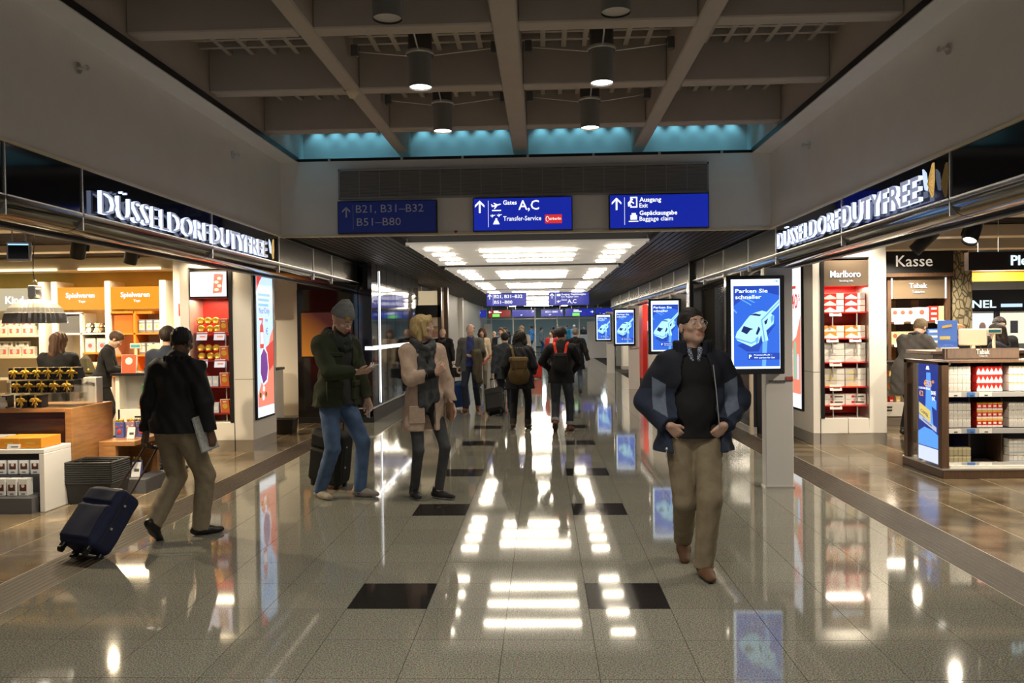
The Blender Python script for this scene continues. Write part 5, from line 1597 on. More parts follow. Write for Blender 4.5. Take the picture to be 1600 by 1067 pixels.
nt.links.new(vo.outputs['Distance'], rp.inputs[0])
nt.links.new(rp.outputs[0], nt.nodes['Principled BSDF'].inputs['Base Color'])
box('patterned_column', (7.19, 7.50, 14.0, 14.4, 0, 2.95), m_pat, rs_)
rc_ = thing('ceiling', 'dark slatted ceiling of the right shop with long pale beams', 'ceiling', kind='structure')
box('board', (3.2, 13.6, -3, 23, 3.08, 3.15), M_BLACKC, rc_)
for i in range(60):
    y = 4.0 + i * 0.19
    box('slat', (3.3, 13, y, y + 0.05, 2.98, 3.06), M_SLAT, rc_)
for y in (6.9, 9.3, 11.6, 13.5):
    box('beam', (3.5, 13, y, y + 0.32, 2.82, 3.0), M_CREAM, rc_, c=0.006)
for i, (x, y) in enumerate(((5.0, 8.3), (6.4, 9.0), (6.2, 12.4), (8.3, 12.4), (8.0, 16), (9.2, 17), (10.5, 16.5), (9.8, 19), (11.4, 19))):
    q = thing('recessed_spot', 'small lit round spot in the right shop ceiling', 'ceiling spot', (x, y, 2.96), 0, 'round spots in the right shop ceiling')
    MB().lathe([(0.06, 0.02), (0.075, -0.012), (0.085, -0.01), (0.085, 0.02)], 20).build('ring', M_WHITE, q)
    MB().lathe([(0.0, -0.002), (0.06, -0.002)], 20, sm=False).build('lens', E_LAMP, q)
for x, y in ((9, 16.5), (11, 18.5), (9.5, 20.5)):
    lamp('shop_downlight', 'AREA', (x, y, 2.8), 40, (1, 0.95, 0.85), shape='DISK', size=0.35)
# Kasse shelf wall
ks = thing('tobacco_shelf_wall', 'dark wood shelf wall under the Kasse sign', 'shelf wall', (0, 0, 0))
box('header', (5.0, 7.14, 13.9, 14.5, 2.46, 2.85), M_BLACK, ks)
box('header_base', (5.0, 7.14, 13.9, 14.5, 2.40, 2.46), M_WALN, ks)
text('lettering', 'Kasse', 0.27, mat('cream_letter', (0.7, 0.62, 0.5), 0.4, emit=(0.8, 0.72, 0.6), es=0.55), ks, (6.19, 13.89, 2.57), FRONT, 0.006, width=0.60)
for x in (6.09, 7.08, 5.0):
    box('post', (x, x + 0.06, 14.0, 14.5, 0, 2.42), M_WALN, ks)
sf = box('sign_panel', (6.17, 7.05, 14.0, 14.06, 2.03, 2.40), mat('dim_brown_sign', (0.17, 0.125, 0.08), 0.25), ks)
box('lit_end', (6.15, 6.17, 13.99, 14.06, 2.03, 2.38), E_WHITE, ks)
box('lit_end', (7.05, 7.07, 13.99, 14.06, 2.03, 2.38), E_WHITE, ks)
text('lettering', 'Tabak', 0.12, E_SIGNW, sf, (6.60, 13.99, 2.21), FRONT, 0.004, 'CENTER', bold=0.02, width=0.30)
text('lettering', 'Tobacco', 0.07, E_SIGNW, sf, (6.60, 13.99, 2.12), FRONT, 0.004, 'CENTER', width=0.21)
for i in range(7):
    box('back_plank', (6.15 + i * 0.133, 6.28 + i * 0.133, 14.44, 14.5, 0.2, 2.02), (M_WALN, M_WOOD, M_WALN, M_WALN, M_WOOD, M_WALN, M_WALN)[i], ks)
for z in (1.64, 1.25, 0.88):
    box('shelf', (5.05, 7.08, 14.02, 14.45, z - 0.03, z), M_WALN, ks)
lamp('shelf_lamp', 'AREA', (6.3, 13.7, 2.4), 18, NEUT, (-0.4, 0, 0), shape='RECTANGLE', size=1.6, size_y=0.12)
mrc = mat('mark_red', (0.55, 0.12, 0.08), 0.4)
p = pack('cigar_box', 'white box with a round red mark on the upper tobacco shelf', 'box', 'marked white boxes on the upper tobacco shelf', 0.125, 0.12, 0.23, M_CARD, [('disc', 0.2, 0.8, 0.55, 0.8, mrc), ('print', 0.2, 0.8, 0.2, 0.3, M_SCART)])
spread(p, [(6.24, 14.06, 1.642), (6.37, 14.06, 1.642), (6.50, 14.06, 1.642)])
pack('cigar_box', 'wide white box with a big round red mark on the upper tobacco shelf', 'box', None, 0.24, 0.12, 0.24, M_CARD, [('disc', 0.32, 0.68, 0.45, 0.85, mrc), ('print', 0.2, 0.8, 0.15, 0.25, M_SCART)], (6.69, 14.06, 1.642))
p = pack('cigarette_carton', 'red and cream carton stacked at the right end of the upper tobacco shelf', 'carton', 'red cartons on the upper tobacco shelf', 0.24, 0.12, 0.085, M_REDL, [('health_panel', 0.62, 1.0, 0, 1, M_GCART), ('print', 0.1, 0.5, 0.3, 0.7, M_CARD)])
spread(p, [(6.94, 14.06, 1.642 + q * 0.087) for q in range(3)])
p = pack('cigar_box', 'tan box with a round red mark on the second tobacco shelf', 'box', 'tan boxes on the second tobacco shelf', 0.125, 0.12, 0.22, M_GCART, [('disc', 0.2, 0.8, 0.55, 0.8, mrc), ('print', 0.2, 0.8, 0.2, 0.3, M_SCART)])
spread(p, [(6.24 + q * 0.13, 14.06, 1.252) for q in range(4)])
p = pack('cigarette_carton', 'blue carton on the second tobacco shelf behind the blue stand', 'carton', 'blue cartons on the second tobacco shelf', 0.26, 0.12, 0.085, mat('carton_blue', (0.10, 0.22, 0.6), 0.35), [('print', 0.1, 0.9, 0.3, 0.7, M_CARD)])
spread(p, [(6.92, 14.06, 1.252 + q * 0.087) for q in range(3)])
p = pack('cigarette_carton', 'pale blue carton left of the post on the upper tobacco shelf', 'carton', 'pale blue cartons on the tobacco shelf', 0.28, 0.12, 0.085, mat('carton_pblue', (0.5, 0.62, 0.75), 0.35), [('print', 0.2, 0.8, 0.3, 0.7, M_CARD)])
spread(p, [(5.93, 14.06, 1.642 + q * 0.087) for q in range(3)])
p = pack('cigarette_carton', 'white carton with dark script left of the post on the second tobacco shelf', 'carton', 'white scripted cartons on the tobacco shelf', 0.3, 0.12, 0.1, M_CARD, [('print', 0.5, 0.9, 0.3, 0.65, M_INK)])
spread(p, [(5.93, 14.06, 1.252 + q * 0.102) for q in range(2)])
for q, (x, z) in enumerate(((6.28, 1.60), (6.56, 1.60), (6.97, 1.60), (6.28, 1.21), (5.9, 1.60))):
    tagcard(['white price card under the first marked boxes of the tobacco shelf', 'white price card under the middle of the upper tobacco shelf', 'white price card under the red cartons of the tobacco shelf',
             'white price card under the tan boxes of the tobacco shelf', 'white price card under the pale blue cartons'][q], (x, 14.0, z), None, 0.16, 0.06)
# white glass cabinet
wc = thing('glass_cabinet', 'white cabinet with glass shelves of small packs beside the leaning man', 'cabinet', (0, 0, 0))
box('side_panel', (5.40, 5.44, 13.0, 13.5, 0.12, 0.98), M_WHITE, wc)
box('side_panel', (5.96, 6.10, 13.0, 13.5, 0.12, 0.98), M_WHITE, wc)
box('back_panel', (5.44, 5.96, 13.44, 13.5, 0.35, 0.98), mat('slat_cream', (0.6, 0.55, 0.45), 0.5), wc)
box('top', (5.38, 6.02, 12.98, 13.5, 0.98, 1.01), M_BLACK, wc)
box('drawer', (5.44, 5.96, 13.0, 13.4, 0.14, 0.36), M_WHITE, wc, c=0.004)
box('handle_slot', (5.55, 5.73, 12.99, 13.0, 0.28, 0.30), M_BLACK, wc)
box('handle_slot', (5.55, 5.73, 12.99, 13.0, 0.23, 0.25), M_BLACK, wc)
box('plinth', (5.42, 6.08, 13.05, 13.45, 0, 0.12), M_STEEL, wc)
for z in (0.77, 0.56):
    box('glass_shelf', (5.44, 5.96, 13.02, 13.44, z - 0.008, z), M_GLASS, wc)
mc_ = [M_ORANGE, M_RED, mat('pk_yel', (0.7, 0.5, 0.15), 0.4)]
for zi, z in enumerate((0.772, 0.562, 0.362)):
    for q in range(4):
        pack('small_pack', '%s small pack on the %s level of the glass cabinet' % (('orange', 'red', 'yellow')[(q + zi) % 3], ('upper', 'middle', 'bottom')[zi]), 'pack', 'small packs in the glass cabinet', 0.075, 0.05, 0.085, mc_[(q + zi) % 3],
             [('print', 0.2, 0.8, 0.15, 0.45, M_CARD)], (5.55 + q * 0.105, 13.08, z))
lamp('shelf_lamp', 'AREA', (5.7, 12.9, 1.3), 3, NEUT, (-0.8, 0, 0), shape='RECTANGLE', size=0.5, size_y=0.1)
# gondola
gd = thing('tobacco_gondola', 'brown tobacco gondola with a lit blue side poster on the right', 'gondola', (0, 0, 0))
box('base', (4.33, 7.6, 8.48, 9.42, 0, 0.085), M_WALN, gd, c=0.004)
box('base_trim', (4.325, 7.6, 8.475, 9.42, 0.085, 0.10), M_STEEL, gd)
box('side_frame', (4.33, 4.40, 8.50, 8.58, 0.10, 1.20), M_WALN, gd)
box('side_frame', (4.33, 4.40, 9.30, 9.38, 0.10, 1.20), M_WALN, gd)
box('side_top', (4.33, 4.42, 8.50, 9.38, 1.17, 1.205), M_WALN, gd)
box('side_pane', (4.345, 4.35, 9.02, 9.30, 0.10, 1.17), M_GLASS, gd)
box('inner_post', (4.36, 4.40, 9.06, 9.12, 0.10, 1.17), M_STEEL, gd)
box('back_panel', (4.42, 7.6, 9.0, 9.04, 0.10, 1.20), M_BLACK, gd)
box('top_panel', (4.40, 7.6, 8.55, 9.04, 1.19, 1.21), M_WOODD, gd)
hd_ = box('header', (4.62, 5.39, 8.98, 9.03, 1.215, 1.325), M_WALN, gd, c=0.004)
box('header', (4.60, 4.66, 8.99, 9.05, 1.21, 1.325), M_WALN, gd)
text('lettering', 'Tabak', 0.075, M_CARD, hd_, (5.0, 8.975, 1.265), FRONT, 0.002, 'CENTER', bold=0.02, width=0.145)
text('lettering', 'Tobacco', 0.038, M_SCART, hd_, (5.0, 8.975, 1.232), FRONT, 0.001, 'CENTER', width=0.095)
box('shelf', (4.42, 7.6, 8.58, 9.0, 0.865, 0.885), M_BLACK, gd)
box('shelf', (4.42, 7.6, 8.58, 9.0, 0.49, 0.51), M_BLACK, gd)
box('shelf', (4.42, 7.6, 8.52, 9.0, 0.10, 0.125), M_WHITE, gd)
for z in (0.835, 0.455, 0.105):
    box('price_rail', (4.42, 7.6, 8.56, 8.58, z, z + 0.05), M_GREY, gd)
for x in (4.70, 5.035):
    box('divider', (x, x + 0.02, 8.7, 9.0, 0.125, 1.19), M_WOODD, gd)
adp = thing('light_box', 'tall lit blue poster on the side of the tobacco gondola', 'light box', (4.345, 8.59, 0.13))
box('poster', (-0.012, 0.0, 0.0, 0.44, 0.0, 1.04), emis('ad_blue', (0.012, 0.035, 0.26), 1.0), adp)
E_ADL = emis('ad_glow', (0.10, 0.34, 0.95), 1.1)
flat(adp, [(0.10, 0.40), (0.30, 0.40), (0.27, 0.62), (0.25, 0.95), (0.16, 0.95), (0.14, 0.62)], -1, -0.0135, E_ADL, 'light_cone_print')
flat(adp, [(0, 0.16), (0.44, 0.16), (0.44, 0.30), (0.3, 0.36), (0.12, 0.34), (0, 0.30)], -1, -0.0135, E_ADL, 'road_print')
flat(adp, [(0, 0), (0.44, 0), (0.44, 0.15), (0, 0.15)], -1, -0.0135, emis('ad_footer', (0.7, 0.78, 0.95), 1.0), 'footer_print')
flat(adp, [(0.16, 0.42), (0.42, 0.50), (0.42, 0.62), (0.16, 0.54)], -1, -0.015, emis('ad_yellow', (0.8, 0.62, 0.15), 1.0), 'yellow_plate_print')
flat(adp, [(0.03, 0.33), (0.42, 0.44), (0.42, 0.49), (0.03, 0.38)], -1, -0.015, emis('ad_band', (0.5, 0.55, 0.7), 1.0), 'warning_band_print')
flat(adp, [(0.03, 0.56), (0.14, 0.6), (0.14, 0.70), (0.03, 0.66)], -1, -0.015, E_ADL, 'pack_print')
flat(adp, [(0.18, 0.98), (0.26, 0.98), (0.24, 1.02), (0.20, 1.02)], -1, -0.015, E_PWHT, 'lamp_print')
E_ADO = emis('ad_orange', (1.0, 0.42, 0.05), 1.1)
text('lettering', '€53', 0.09, E_ADO, adp, (-0.016, 0.30, 0.80), FROM_RIGHT, 0.0006, bold=0.015, width=0.17)
text('lettering', '00', 0.045, E_ADO, adp, (-0.016, 0.12, 0.84), FROM_RIGHT, 0.0006)
text('lettering', '€2', 0.075, E_ADO, adp, (-0.016, 0.41, 0.69), FROM_RIGHT, 0.0006, width=0.09)
text('lettering', '2 CARTONS SPECIAL', 0.032, E_PWHT, adp, (-0.016, 0.42, 0.765), FROM_RIGHT, 0.0006, width=0.26)
text('lettering', 'SAVE', 0.055, E_PWHT, adp, (-0.016, 0.14, 0.72), FROM_RIGHT, 0.0006, bold=0.02, width=0.10)
text('lettering', '5€', 0.055, E_PWHT, adp, (-0.016, 0.12, 0.66), FROM_RIGHT, 0.0006, bold=0.02)
text('lettering', 'CAMEL', 0.05, E_SD, adp, (-0.017, 0.38, 0.52), (PI / 2, 0.30, -PI / 2), 0.0006, width=0.19)
text('lettering', 'Smoking kills', 0.032, E_SD, adp, (-0.017, 0.33, 0.435), (PI / 2, 0.27, -PI / 2), 0.0006, width=0.21)
lamp('gondola_lamp', 'AREA', (5.4, 8.45, 1.28), 9, NEUT, (0.5, 0, 0), shape='RECTANGLE', size=1.8, size_y=0.08)


def packrow(name, label, grp, x0, n, z, rows_, mb_, prints, h=0.088, w_=0.044):
    p = pack(name, label, 'cigarette pack', grp, w_ - 0.002, 0.12, h - 0.003, mb_, prints)
    spread(p, [(x0 + w_ * (q + 0.5), 8.62, z + r_ * h) for r_ in range(rows_) for q in range(n)])


W1 = [('peak', 0.05, 0.95, 0.30, 0.92, M_SCART), ('band', 0.0, 1.0, 0.0, 0.26, M_SCART)]
R1 = [('peak', 0.0, 1.0, 0.0, 0.8, M_WCART)]
packrow('cigarette_pack', 'pale cigarette pack in the upper left block of the gondola', 'upper left packs of the gondola', 4.42, 6, 0.887, 3, M_WCART, W1)
packrow('cigarette_pack', 'red and white cigarette pack in the upper middle block of the gondola', 'upper middle packs of the gondola', 4.745, 6, 0.887, 3, M_RCART, R1)
packrow('cigarette_pack', 'white cigarette pack in the upper right block of the gondola', 'upper right packs of the gondola', 5.075, 7, 0.887, 3, M_WCART, [('band', 0, 1, 0.85, 1, M_GCART)])
packrow('cigarette_pack', 'pale cigarette pack in the middle left block of the gondola', 'middle left packs of the gondola', 4.42, 6, 0.512, 3, M_WCART, W1)
packrow('cigarette_pack', 'red pack with yellow stripe in the centre block of the gondola', 'centre packs of the gondola', 4.745, 5, 0.512, 3, M_RCART, [('label_panel', 0.2, 0.8, 0.4, 0.65, M_WCART), ('band', 0, 1, 0, 0.25, M_WCART), ('stripe', 0, 1, 0.78, 1.0, mat('pk_amber', (0.85, 0.45, 0.04), 0.4))], w_=0.053)
packrow('cigarette_pack', 'white pack with grey print in the middle right block of the gondola', 'middle right packs of the gondola', 5.075, 7, 0.512, 3, M_WCART, W1)
packrow('cigarette_pack', 'olive cigarette pack in the bottom left block of the gondola', 'bottom left packs of the gondola', 4.42, 6, 0.127, 2, mat('pk_olive', (0.48, 0.44, 0.28), 0.4), [('band', 0, 1, 0.75, 0.9, M_GCART)])
packrow('cigarette_pack', 'white and blue pack in the bottom right block of the gondola', 'bottom right packs of the gondola', 5.075, 7, 0.127, 3, M_WCART, [('band', 0, 1, 0.3, 0.45, mat('pk_lblue', (0.45, 0.55, 0.65), 0.4))])
n_ = 0
for z in (0.835, 0.455, 0.105):
    rank = ('upper', 'middle', 'bottom')[n_ // 3]
    for (x, w2, m_, lab) in ((4.49, 0.13, M_CARD, 'white price label at the left end of the %s gondola rail'), (4.655, 0.08, mat('lab_blue', (0.08, 0.22, 0.6), 0.4), 'blue price label on the %s gondola rail'), (4.80, 0.13, M_CARD, 'white price label in the middle of the %s gondola rail')):
        n_ += 1
        o = thing('shelf_label', lab % rank, 'label', (x, 8.56, z), 0)
        box('card', (-w2 / 2, w2 / 2, -0.004, 0, 0.002, 0.048), m_, o)
        box('print', (-0.01, 0.025, -0.0055, -0.004, 0.01, 0.022), M_INK, o)
# till counter behind the gondola
tcn_ = thing('till_counter', 'dark till counter behind the tobacco gondola', 'counter', (0, 0, 0))
box('body', (5.05, 8.4, 10.2, 10.8, 0.05, 1.22), M_WOODD, tcn_, c=0.005)
box('worktop', (5.0, 8.4, 10.15, 10.85, 1.22, 1.26), M_WALN, tcn_, c=0.004)
box('kick', (5.08, 8.4, 10.24, 10.76, 0, 0.05), M_BLACK, tcn_)
st = thing('leaflet_stand', 'blue and silver poster stand on the till counter beside the leaning man', 'stand', (5.30, 10.35, 1.26))
box('board', (-0.12, 0.12, 0, 0.015, 0.04, 0.38), mat('stand_blue', (0.08, 0.16, 0.45), 0.3, emit=(0.08, 0.2, 0.6), es=0.4), st)
MB().prism([(-0.07, 0.28), (0.05, 0.30), (0.05, 0.33), (-0.07, 0.31)], -0.003, 0).build('title_print', mat('title_yel', (0.8, 0.5, 0.1), 0.4), st)
MB().box(-0.1, 0.03, -0.003, 0, 0.14, 0.18).build('yellow_print', mat('title_yel2', (0.8, 0.65, 0.2), 0.4), st)
box('pocket', (-0.12, 0.12, -0.02, 0.0, 0.04, 0.12), M_GLASS, st)
box('foot', (-0.11, 0.11, -0.06, 0.08, 0, 0.04), M_CARD, st)
mo = thing('till_monitor', 'pale till monitor seen from behind on the right counter', 'monitor', (5.66, 10.45, 1.26), 165)
box('screen_housing', (-0.16, 0.16, -0.03, 0.03, 0.06, 0.27), M_CREAM, mo, c=0.012)
MB().cyl((0, 0.0, 0.0), (0, 0.0, 0.1), 0.03, 10).lathe([(0.0, 0.02), (0.11, 0.018), (0.12, 0.0)], 20).build('stand', M_CREAM, mo)
cd = thing('customer_display', 'small customer display on a pole on the right counter', 'display', (5.92, 10.45, 1.26))
box('housing', (-0.09, 0.09, -0.02, 0.02, 0.20, 0.27), M_CREAM, cd, c=0.006)
box('display', (-0.075, 0.075, -0.023, -0.02, 0.22, 0.255), mat('vfd_dark', (0.02, 0.05, 0.05), 0.2, emit=(0.02, 0.2, 0.2), es=0.5), cd)
MB().cyl((0, 0, 0), (0, 0, 0.2), 0.02, 8).lathe([(0.0, 0.015), (0.07, 0.012), (0.075, 0.0)], 16).build('pole', M_CREAM, cd)
# second shop sign, orange band, far perfume shop
pls = thing('hanging_shop_sign', 'dark hanging sign board with pale blue lit letters at the right edge', 'sign', (5.38, 10.0, 2.24))
box('board', (0.0, 1.9, 0, 0.10, 0, 0.22), mat('dark_brown_board', (0.02, 0.012, 0.01), 0.3), pls)
text('lettering', 'Ple', 0.17, emis('pale_cyan_lit', (0.65, 0.92, 1.0), 1.4), pls, (0.49, -0.006, 0.055), FRONT, 0.006, bold=0.012)
for x in (0.14, 0.38):
    MB().cyl((x, 0.05, 0.22), (x, 0.05, 0.75), 0.005, 6).build('wire', M_STEEL, pls)
ob = thing('trim_5', 'orange lit band over the passage behind the till counter', 'band', kind='structure')
box('band', (7.9, 12, 15.0, 15.2, 2.36, 2.54), mat('orange_band', (0.85, 0.33, 0.02), 0.4, emit=(1, 0.35, 0.01), es=0.45), ob)
box('soffit', (7.9, 12, 14.95, 15.2, 2.54, 2.62), M_WHITE, ob)
ns = thing('perfume_shop_front', 'black perfume shop front with white lit letters far in the right shop', 'shop front', (10.3, 20.0, 0))
box('fascia', (-0.35, 2.2, 0.0, 0.1, 1.88, 2.4), M_BGLOSS, ns)
text('lettering', 'NEL', 0.26, emis('pale_cyan_lit', (0.65, 0.92, 1.0), 1.4), ns, (0.32, -0.01, 1.97), FRONT, 0.006, bold=0.012, width=0.56)
box('print_lines', (1.0, 1.5, -0.012, 0, 1.98, 2.06), E_PALE, ns)
box('lit_poster', (0.25, 0.82, 0.0, 0.06, 0.9, 1.84), emis('poster_face', (0.8, 0.82, 0.85), 1.1), ns)
box('lit_poster', (0.98, 1.62, 0.0, 0.06, 1.1, 1.84), emis('poster_warmface', (0.9, 0.85, 0.65), 1.1), ns)
pt = MB().ball((0.56, -0.004, 1.5), (0.08, 0.004, 0.12), 10).prism([(0.4, 0.95), (0.72, 0.95), (0.68, 1.25), (0.58, 1.36), (0.46, 1.25)], -0.004, 0)
pt.build('portrait_print', mat('portrait', (0.4, 0.25, 0.2), 0.5), ns)
box('bottle_print', (1.22, 1.4, -0.004, 0, 1.35, 1.65), M_INK, ns)
for x in (-0.2, 0.86, 1.68):
    box('pilaster', (x, x + 0.1, -0.03, 0.06, 0, 1.88), M_BLACK, ns)
for i, (x, y) in enumerate(((11.8, 18.5), (12.6, 17.5), (9.0, 17.0))):
    o = thing('perfume_counter', ['white perfume counter at the far right', 'tall white perfume stand at the far right edge', 'low pale perfume counter behind the tills'][i], 'counter', (x, y, 0))
    box('body', (-0.5, 0.5, -0.3, 0.3, 0.06, (1.0, 1.9, 1.1)[i]), M_WHITE, o, c=0.01)
    box('top', (-0.53, 0.53, -0.33, 0.33, (1.0, 1.9, 1.1)[i], (1.04, 1.94, 1.14)[i]), M_BLACK, o)
    box('kick', (-0.47, 0.47, -0.27, 0.27, 0, 0.06), M_BLACK, o)
# ------------------------------------------------------------------ figures: smooth-blended fields turned into one surface
class Field:
    def __init__(s, lo, hi, h):
        s.lo = np.array(lo, np.float32)
        s.h = h
        n = np.ceil((np.array(hi) - s.lo) / h).astype(int) + 1
        s.n = n
        s.D = np.full(n, 0.5, np.float32)

    def _reg(s, lo, hi):
        i0 = np.clip(np.floor((np.asarray(lo) - s.lo) / s.h).astype(int), 0, s.n)
        i1 = np.clip(np.ceil((np.asarray(hi) - s.lo) / s.h).astype(int) + 1, 0, s.n)
        if np.any(i1 <= i0):
            return None, None
        sl = tuple(slice(a, b) for a, b in zip(i0, i1))
        ax = [s.lo[k] + s.h * np.arange(i0[k], i1[k], dtype=np.float32) for k in range(3)]
        return sl, (ax[0][:, None, None], ax[1][None, :, None], ax[2][None, None, :])

    def _mix(s, sl, d, k, sub=False):
        v = s.D[sl]
        if sub:
            hh = np.clip(0.5 - 0.5 * (v + d) / k, 0, 1)
            s.D[sl] = v * (1 - hh) - d * hh + k * hh * (1 - hh)
        else:
            hh = np.clip(0.5 + 0.5 * (v - d) / k, 0, 1)
            s.D[sl] = v * (1 - hh) + d * hh - k * hh * (1 - hh)

    def cone(s, a, b, ra, rb=None, k=0.02, flat=None, sub=False):
        """tapered limb from a to b; flat=(axis, factor) squashes the section along axis"""
        rb = ra if rb is None else rb
        a, b = np.asarray(a, np.float32), np.asarray(b, np.float32)
        m = max(ra, rb) * (max(1, flat[1]) if flat else 1) + k + 2 * s.h
        sl, P = s._reg(np.minimum(a, b) - m, np.maximum(a, b) + m)
        if sl is None:
            return s
        d = b - a
        L = float(d @ d) + 1e-9
        q = [P[i] - a[i] for i in range(3)]
        t = np.clip((q[0] * d[0] + q[1] * d[1] + q[2] * d[2]) / L, 0, 1)
        q = [q[i] - t * d[i] for i in range(3)]
        f = 1.0
        if flat:
            n = np.asarray(flat[0], np.float32)
            n = n / np.linalg.norm(n)
            dn = q[0] * n[0] + q[1] * n[1] + q[2] * n[2]
            q = [q[i] + n[i] * dn * (1 / flat[1] - 1) for i in range(3)]
            f = min(1.0, flat[1])
        dist = (np.sqrt(q[0] ** 2 + q[1] ** 2 + q[2] ** 2) - (ra + t * (rb - ra))) * f
        s._mix(sl, dist, k, sub)
        return s

    def ell(s, c, r, k=0.02, rot=None, sub=False):
        c, r = np.asarray(c, np.float32), np.asarray(r, np.float32)
        m = max(r) + k + 2 * s.h
        sl, P = s._reg(c - m, c + m)
        if sl is None:
            return s
        q = [P[i] - c[i] for i in range(3)]
        if rot is not None:
            q = [rot[0][i] * q[0] + rot[1][i] * q[1] + rot[2][i] * q[2] for i in range(3)]
        k0 = np.sqrt(sum((q[i] / r[i]) ** 2 for i in range(3)))
        k1 = np.sqrt(sum((q[i] / r[i] ** 2) ** 2 for i in range(3))) + 1e-6
        s._mix(sl, k0 * (k0 - 1) / k1, k, sub)
        return s

    def rbox(s, c, half, rr, k=0.01, rot=None, sub=False):
        c, half = np.asarray(c, np.float32), np.asarray(half, np.float32)
        m = float(np.linalg.norm(half)) + k + 2 * s.h
        sl, P = s._reg(c - m, c + m)
        if sl is None:
            return s
        q = [P[i] - c[i] for i in range(3)]
        if rot is not None:
            q = [rot[0][i] * q[0] + rot[1][i] * q[1] + rot[2][i] * q[2] for i in range(3)]
        q = [np.abs(q[i]) - (half[i] - rr) for i in range(3)]
        out = np.sqrt(sum(np.maximum(x, 0) ** 2 for x in q))
        ins = np.minimum(np.maximum(np.maximum(q[0], q[1]), q[2]), 0)
        s._mix(sl, out + ins - rr, k, sub)
        return s

    def cut(s, p, n, c=None, r=None):
        """keep the side n points away from; only inside the ball (c, r) when given"""
        p, n = np.asarray(p, np.float32), np.asarray(n, np.float32)
        n = n / np.linalg.norm(n)
        if c is None:
            lo, hi = s.lo, s.lo + s.h * (s.n - 1)
        else:
            lo, hi = np.asarray(c) - r, np.asarray(c) + r
        sl, P = s._reg(lo, hi)
        if sl is None:
            return s
        d = (P[0] - p[0]) * n[0] + (P[1] - p[1]) * n[1] + (P[2] - p[2]) * n[2]
        if c is not None:
            rr = (P[0] - c[0]) ** 2 + (P[1] - c[1]) ** 2 + (P[2] - c[2]) ** 2
            d = np.where(rr < r * r, d, -1)
        s.D[sl] = np.maximum(s.D[sl], d)
        return s

    def wrinkle(s, amp, fx, fy, fz, seed=0):
        sl, P = s._reg(s.lo, s.lo + s.h * (s.n - 1))
        r = np.random.RandomState(seed)
        w_ = 0
        for q in range(4):
            ph = r.rand(3) * 6.28
            g = 0.6 + 0.8 * r.rand(3)
            w_ = w_ + np.sin(fx * g[0] * P[0] + fz * g[2] * P[2] * (1 if q % 2 else -0.6) + fy * g[1] * P[1] + ph[0] + 1.5 * np.sin(7 * P[2] + ph[1] + 5 * P[0]))
        s.D = s.D + (amp / 2.2) * w_.astype(np.float32)
        return s

    def mesh(s, name, mats, M=None, zone=None):
        D = s.D
        D[0], D[-1] = np.maximum(D[0], 0.01), np.maximum(D[-1], 0.01)
        D[:, 0], D[:, -1] = np.maximum(D[:, 0], 0.01), np.maximum(D[:, -1], 0.01)
        D[:, :, 0], D[:, :, -1] = np.maximum(D[:, :, 0], 0.01), np.maximum(D[:, :, -1], 0.01)
        I = D < 0
        n = np.array(D.shape) - 1
        c = np.zeros(n, np.uint8)
        offs = [(i, j, k) for i in (0, 1) for j in (0, 1) for k in (0, 1)]
        for (i, j, k) in offs:
            c += I[i:n[0] + i, j:n[1] + j, k:n[2] + k]
        idx = np.argwhere((c > 0) & (c < 8))
        cid = np.full(n, -1, np.int32)
        cid[idx[:, 0], idx[:, 1], idx[:, 2]] = np.arange(len(idx))
        val = {o: D[idx[:, 0] + o[0], idx[:, 1] + o[1], idx[:, 2] + o[2]] for o in offs}
        pos = np.zeros((len(idx), 3), np.float32)
        cnt = np.zeros(len(idx), np.float32)
        for o in offs:
            for a in range(3):
                if o[a] == 0:
                    e = list(o)
                    e[a] = 1
                    va, vb = val[o], val[tuple(e)]
                    m = (va < 0) != (vb < 0)
                    t = np.where(m, va / np.where(m, va - vb, 1), 0)
                    for q in range(3):
                        pos[:, q] += m * (o[q] + (t if q == a else 0))
                    cnt += m
        V = s.lo + s.h * (idx + pos / cnt[:, None])
        F = []
        for a in range(3):
            b, d = (a + 1) % 3, (a + 2) % 3
            s0 = [slice(None)] * 3
            s1 = [slice(None)] * 3
            s0[a], s1[a] = slice(0, -1), slice(1, None)
            for q in (b, d):
                s0[q] = s1[q] = slice(1, -1)
            A, B = I[tuple(s0)], I[tuple(s1)]
            for flip in (False, True):
                e = np.argwhere((~A & B) if flip else (A & ~B))
                if len(e) == 0:
                    continue
                base = e.copy()
                base[:, b] += 1
                base[:, d] += 1

                def cell(db, dd):
                    g = base.copy()
                    g[:, b] += db
                    g[:, d] += dd
                    return cid[g[:, 0], g[:, 1], g[:, 2]]
                quad = np.stack([cell(-1, -1), cell(0, -1), cell(0, 0), cell(-1, 0)], 1)
                F.append(quad[:, ::-1] if flip else quad)
        if not F:
            F = [np.zeros((0, 4), np.int32)]
        F = np.vstack(F)
        me = bpy.data.meshes.new(name)
        mid = zone(V[F].mean(axis=1)) if zone is not None else None
        W = V if M is None else V @ np.asarray(M)[:3, :3].T + np.asarray(M)[:3, 3]
        me.vertices.add(len(W))
        me.vertices.foreach_set('co', W.astype(np.float32).ravel())
        me.loops.add(F.size)
        me.loops.foreach_set('vertex_index', F.astype(np.int32).ravel())
        me.polygons.add(len(F))
        me.polygons.foreach_set('loop_start', np.arange(0, F.size, 4, dtype=np.int32))
        me.polygons.foreach_set('loop_total', np.full(len(F), 4, np.int32))
        for m in (mats if isinstance(mats, (list, tuple)) else [mats]):
            me.materials.append(m)
        me.update(calc_edges=True)
        if mid is not None:
            me.polygons.foreach_set('material_index', mid.astype(np.int32))
        me.polygons.foreach_set('use_smooth', np.ones(len(F), bool))
        me.validate()
        return me


def A3(*p):
    return np.array(p, float)


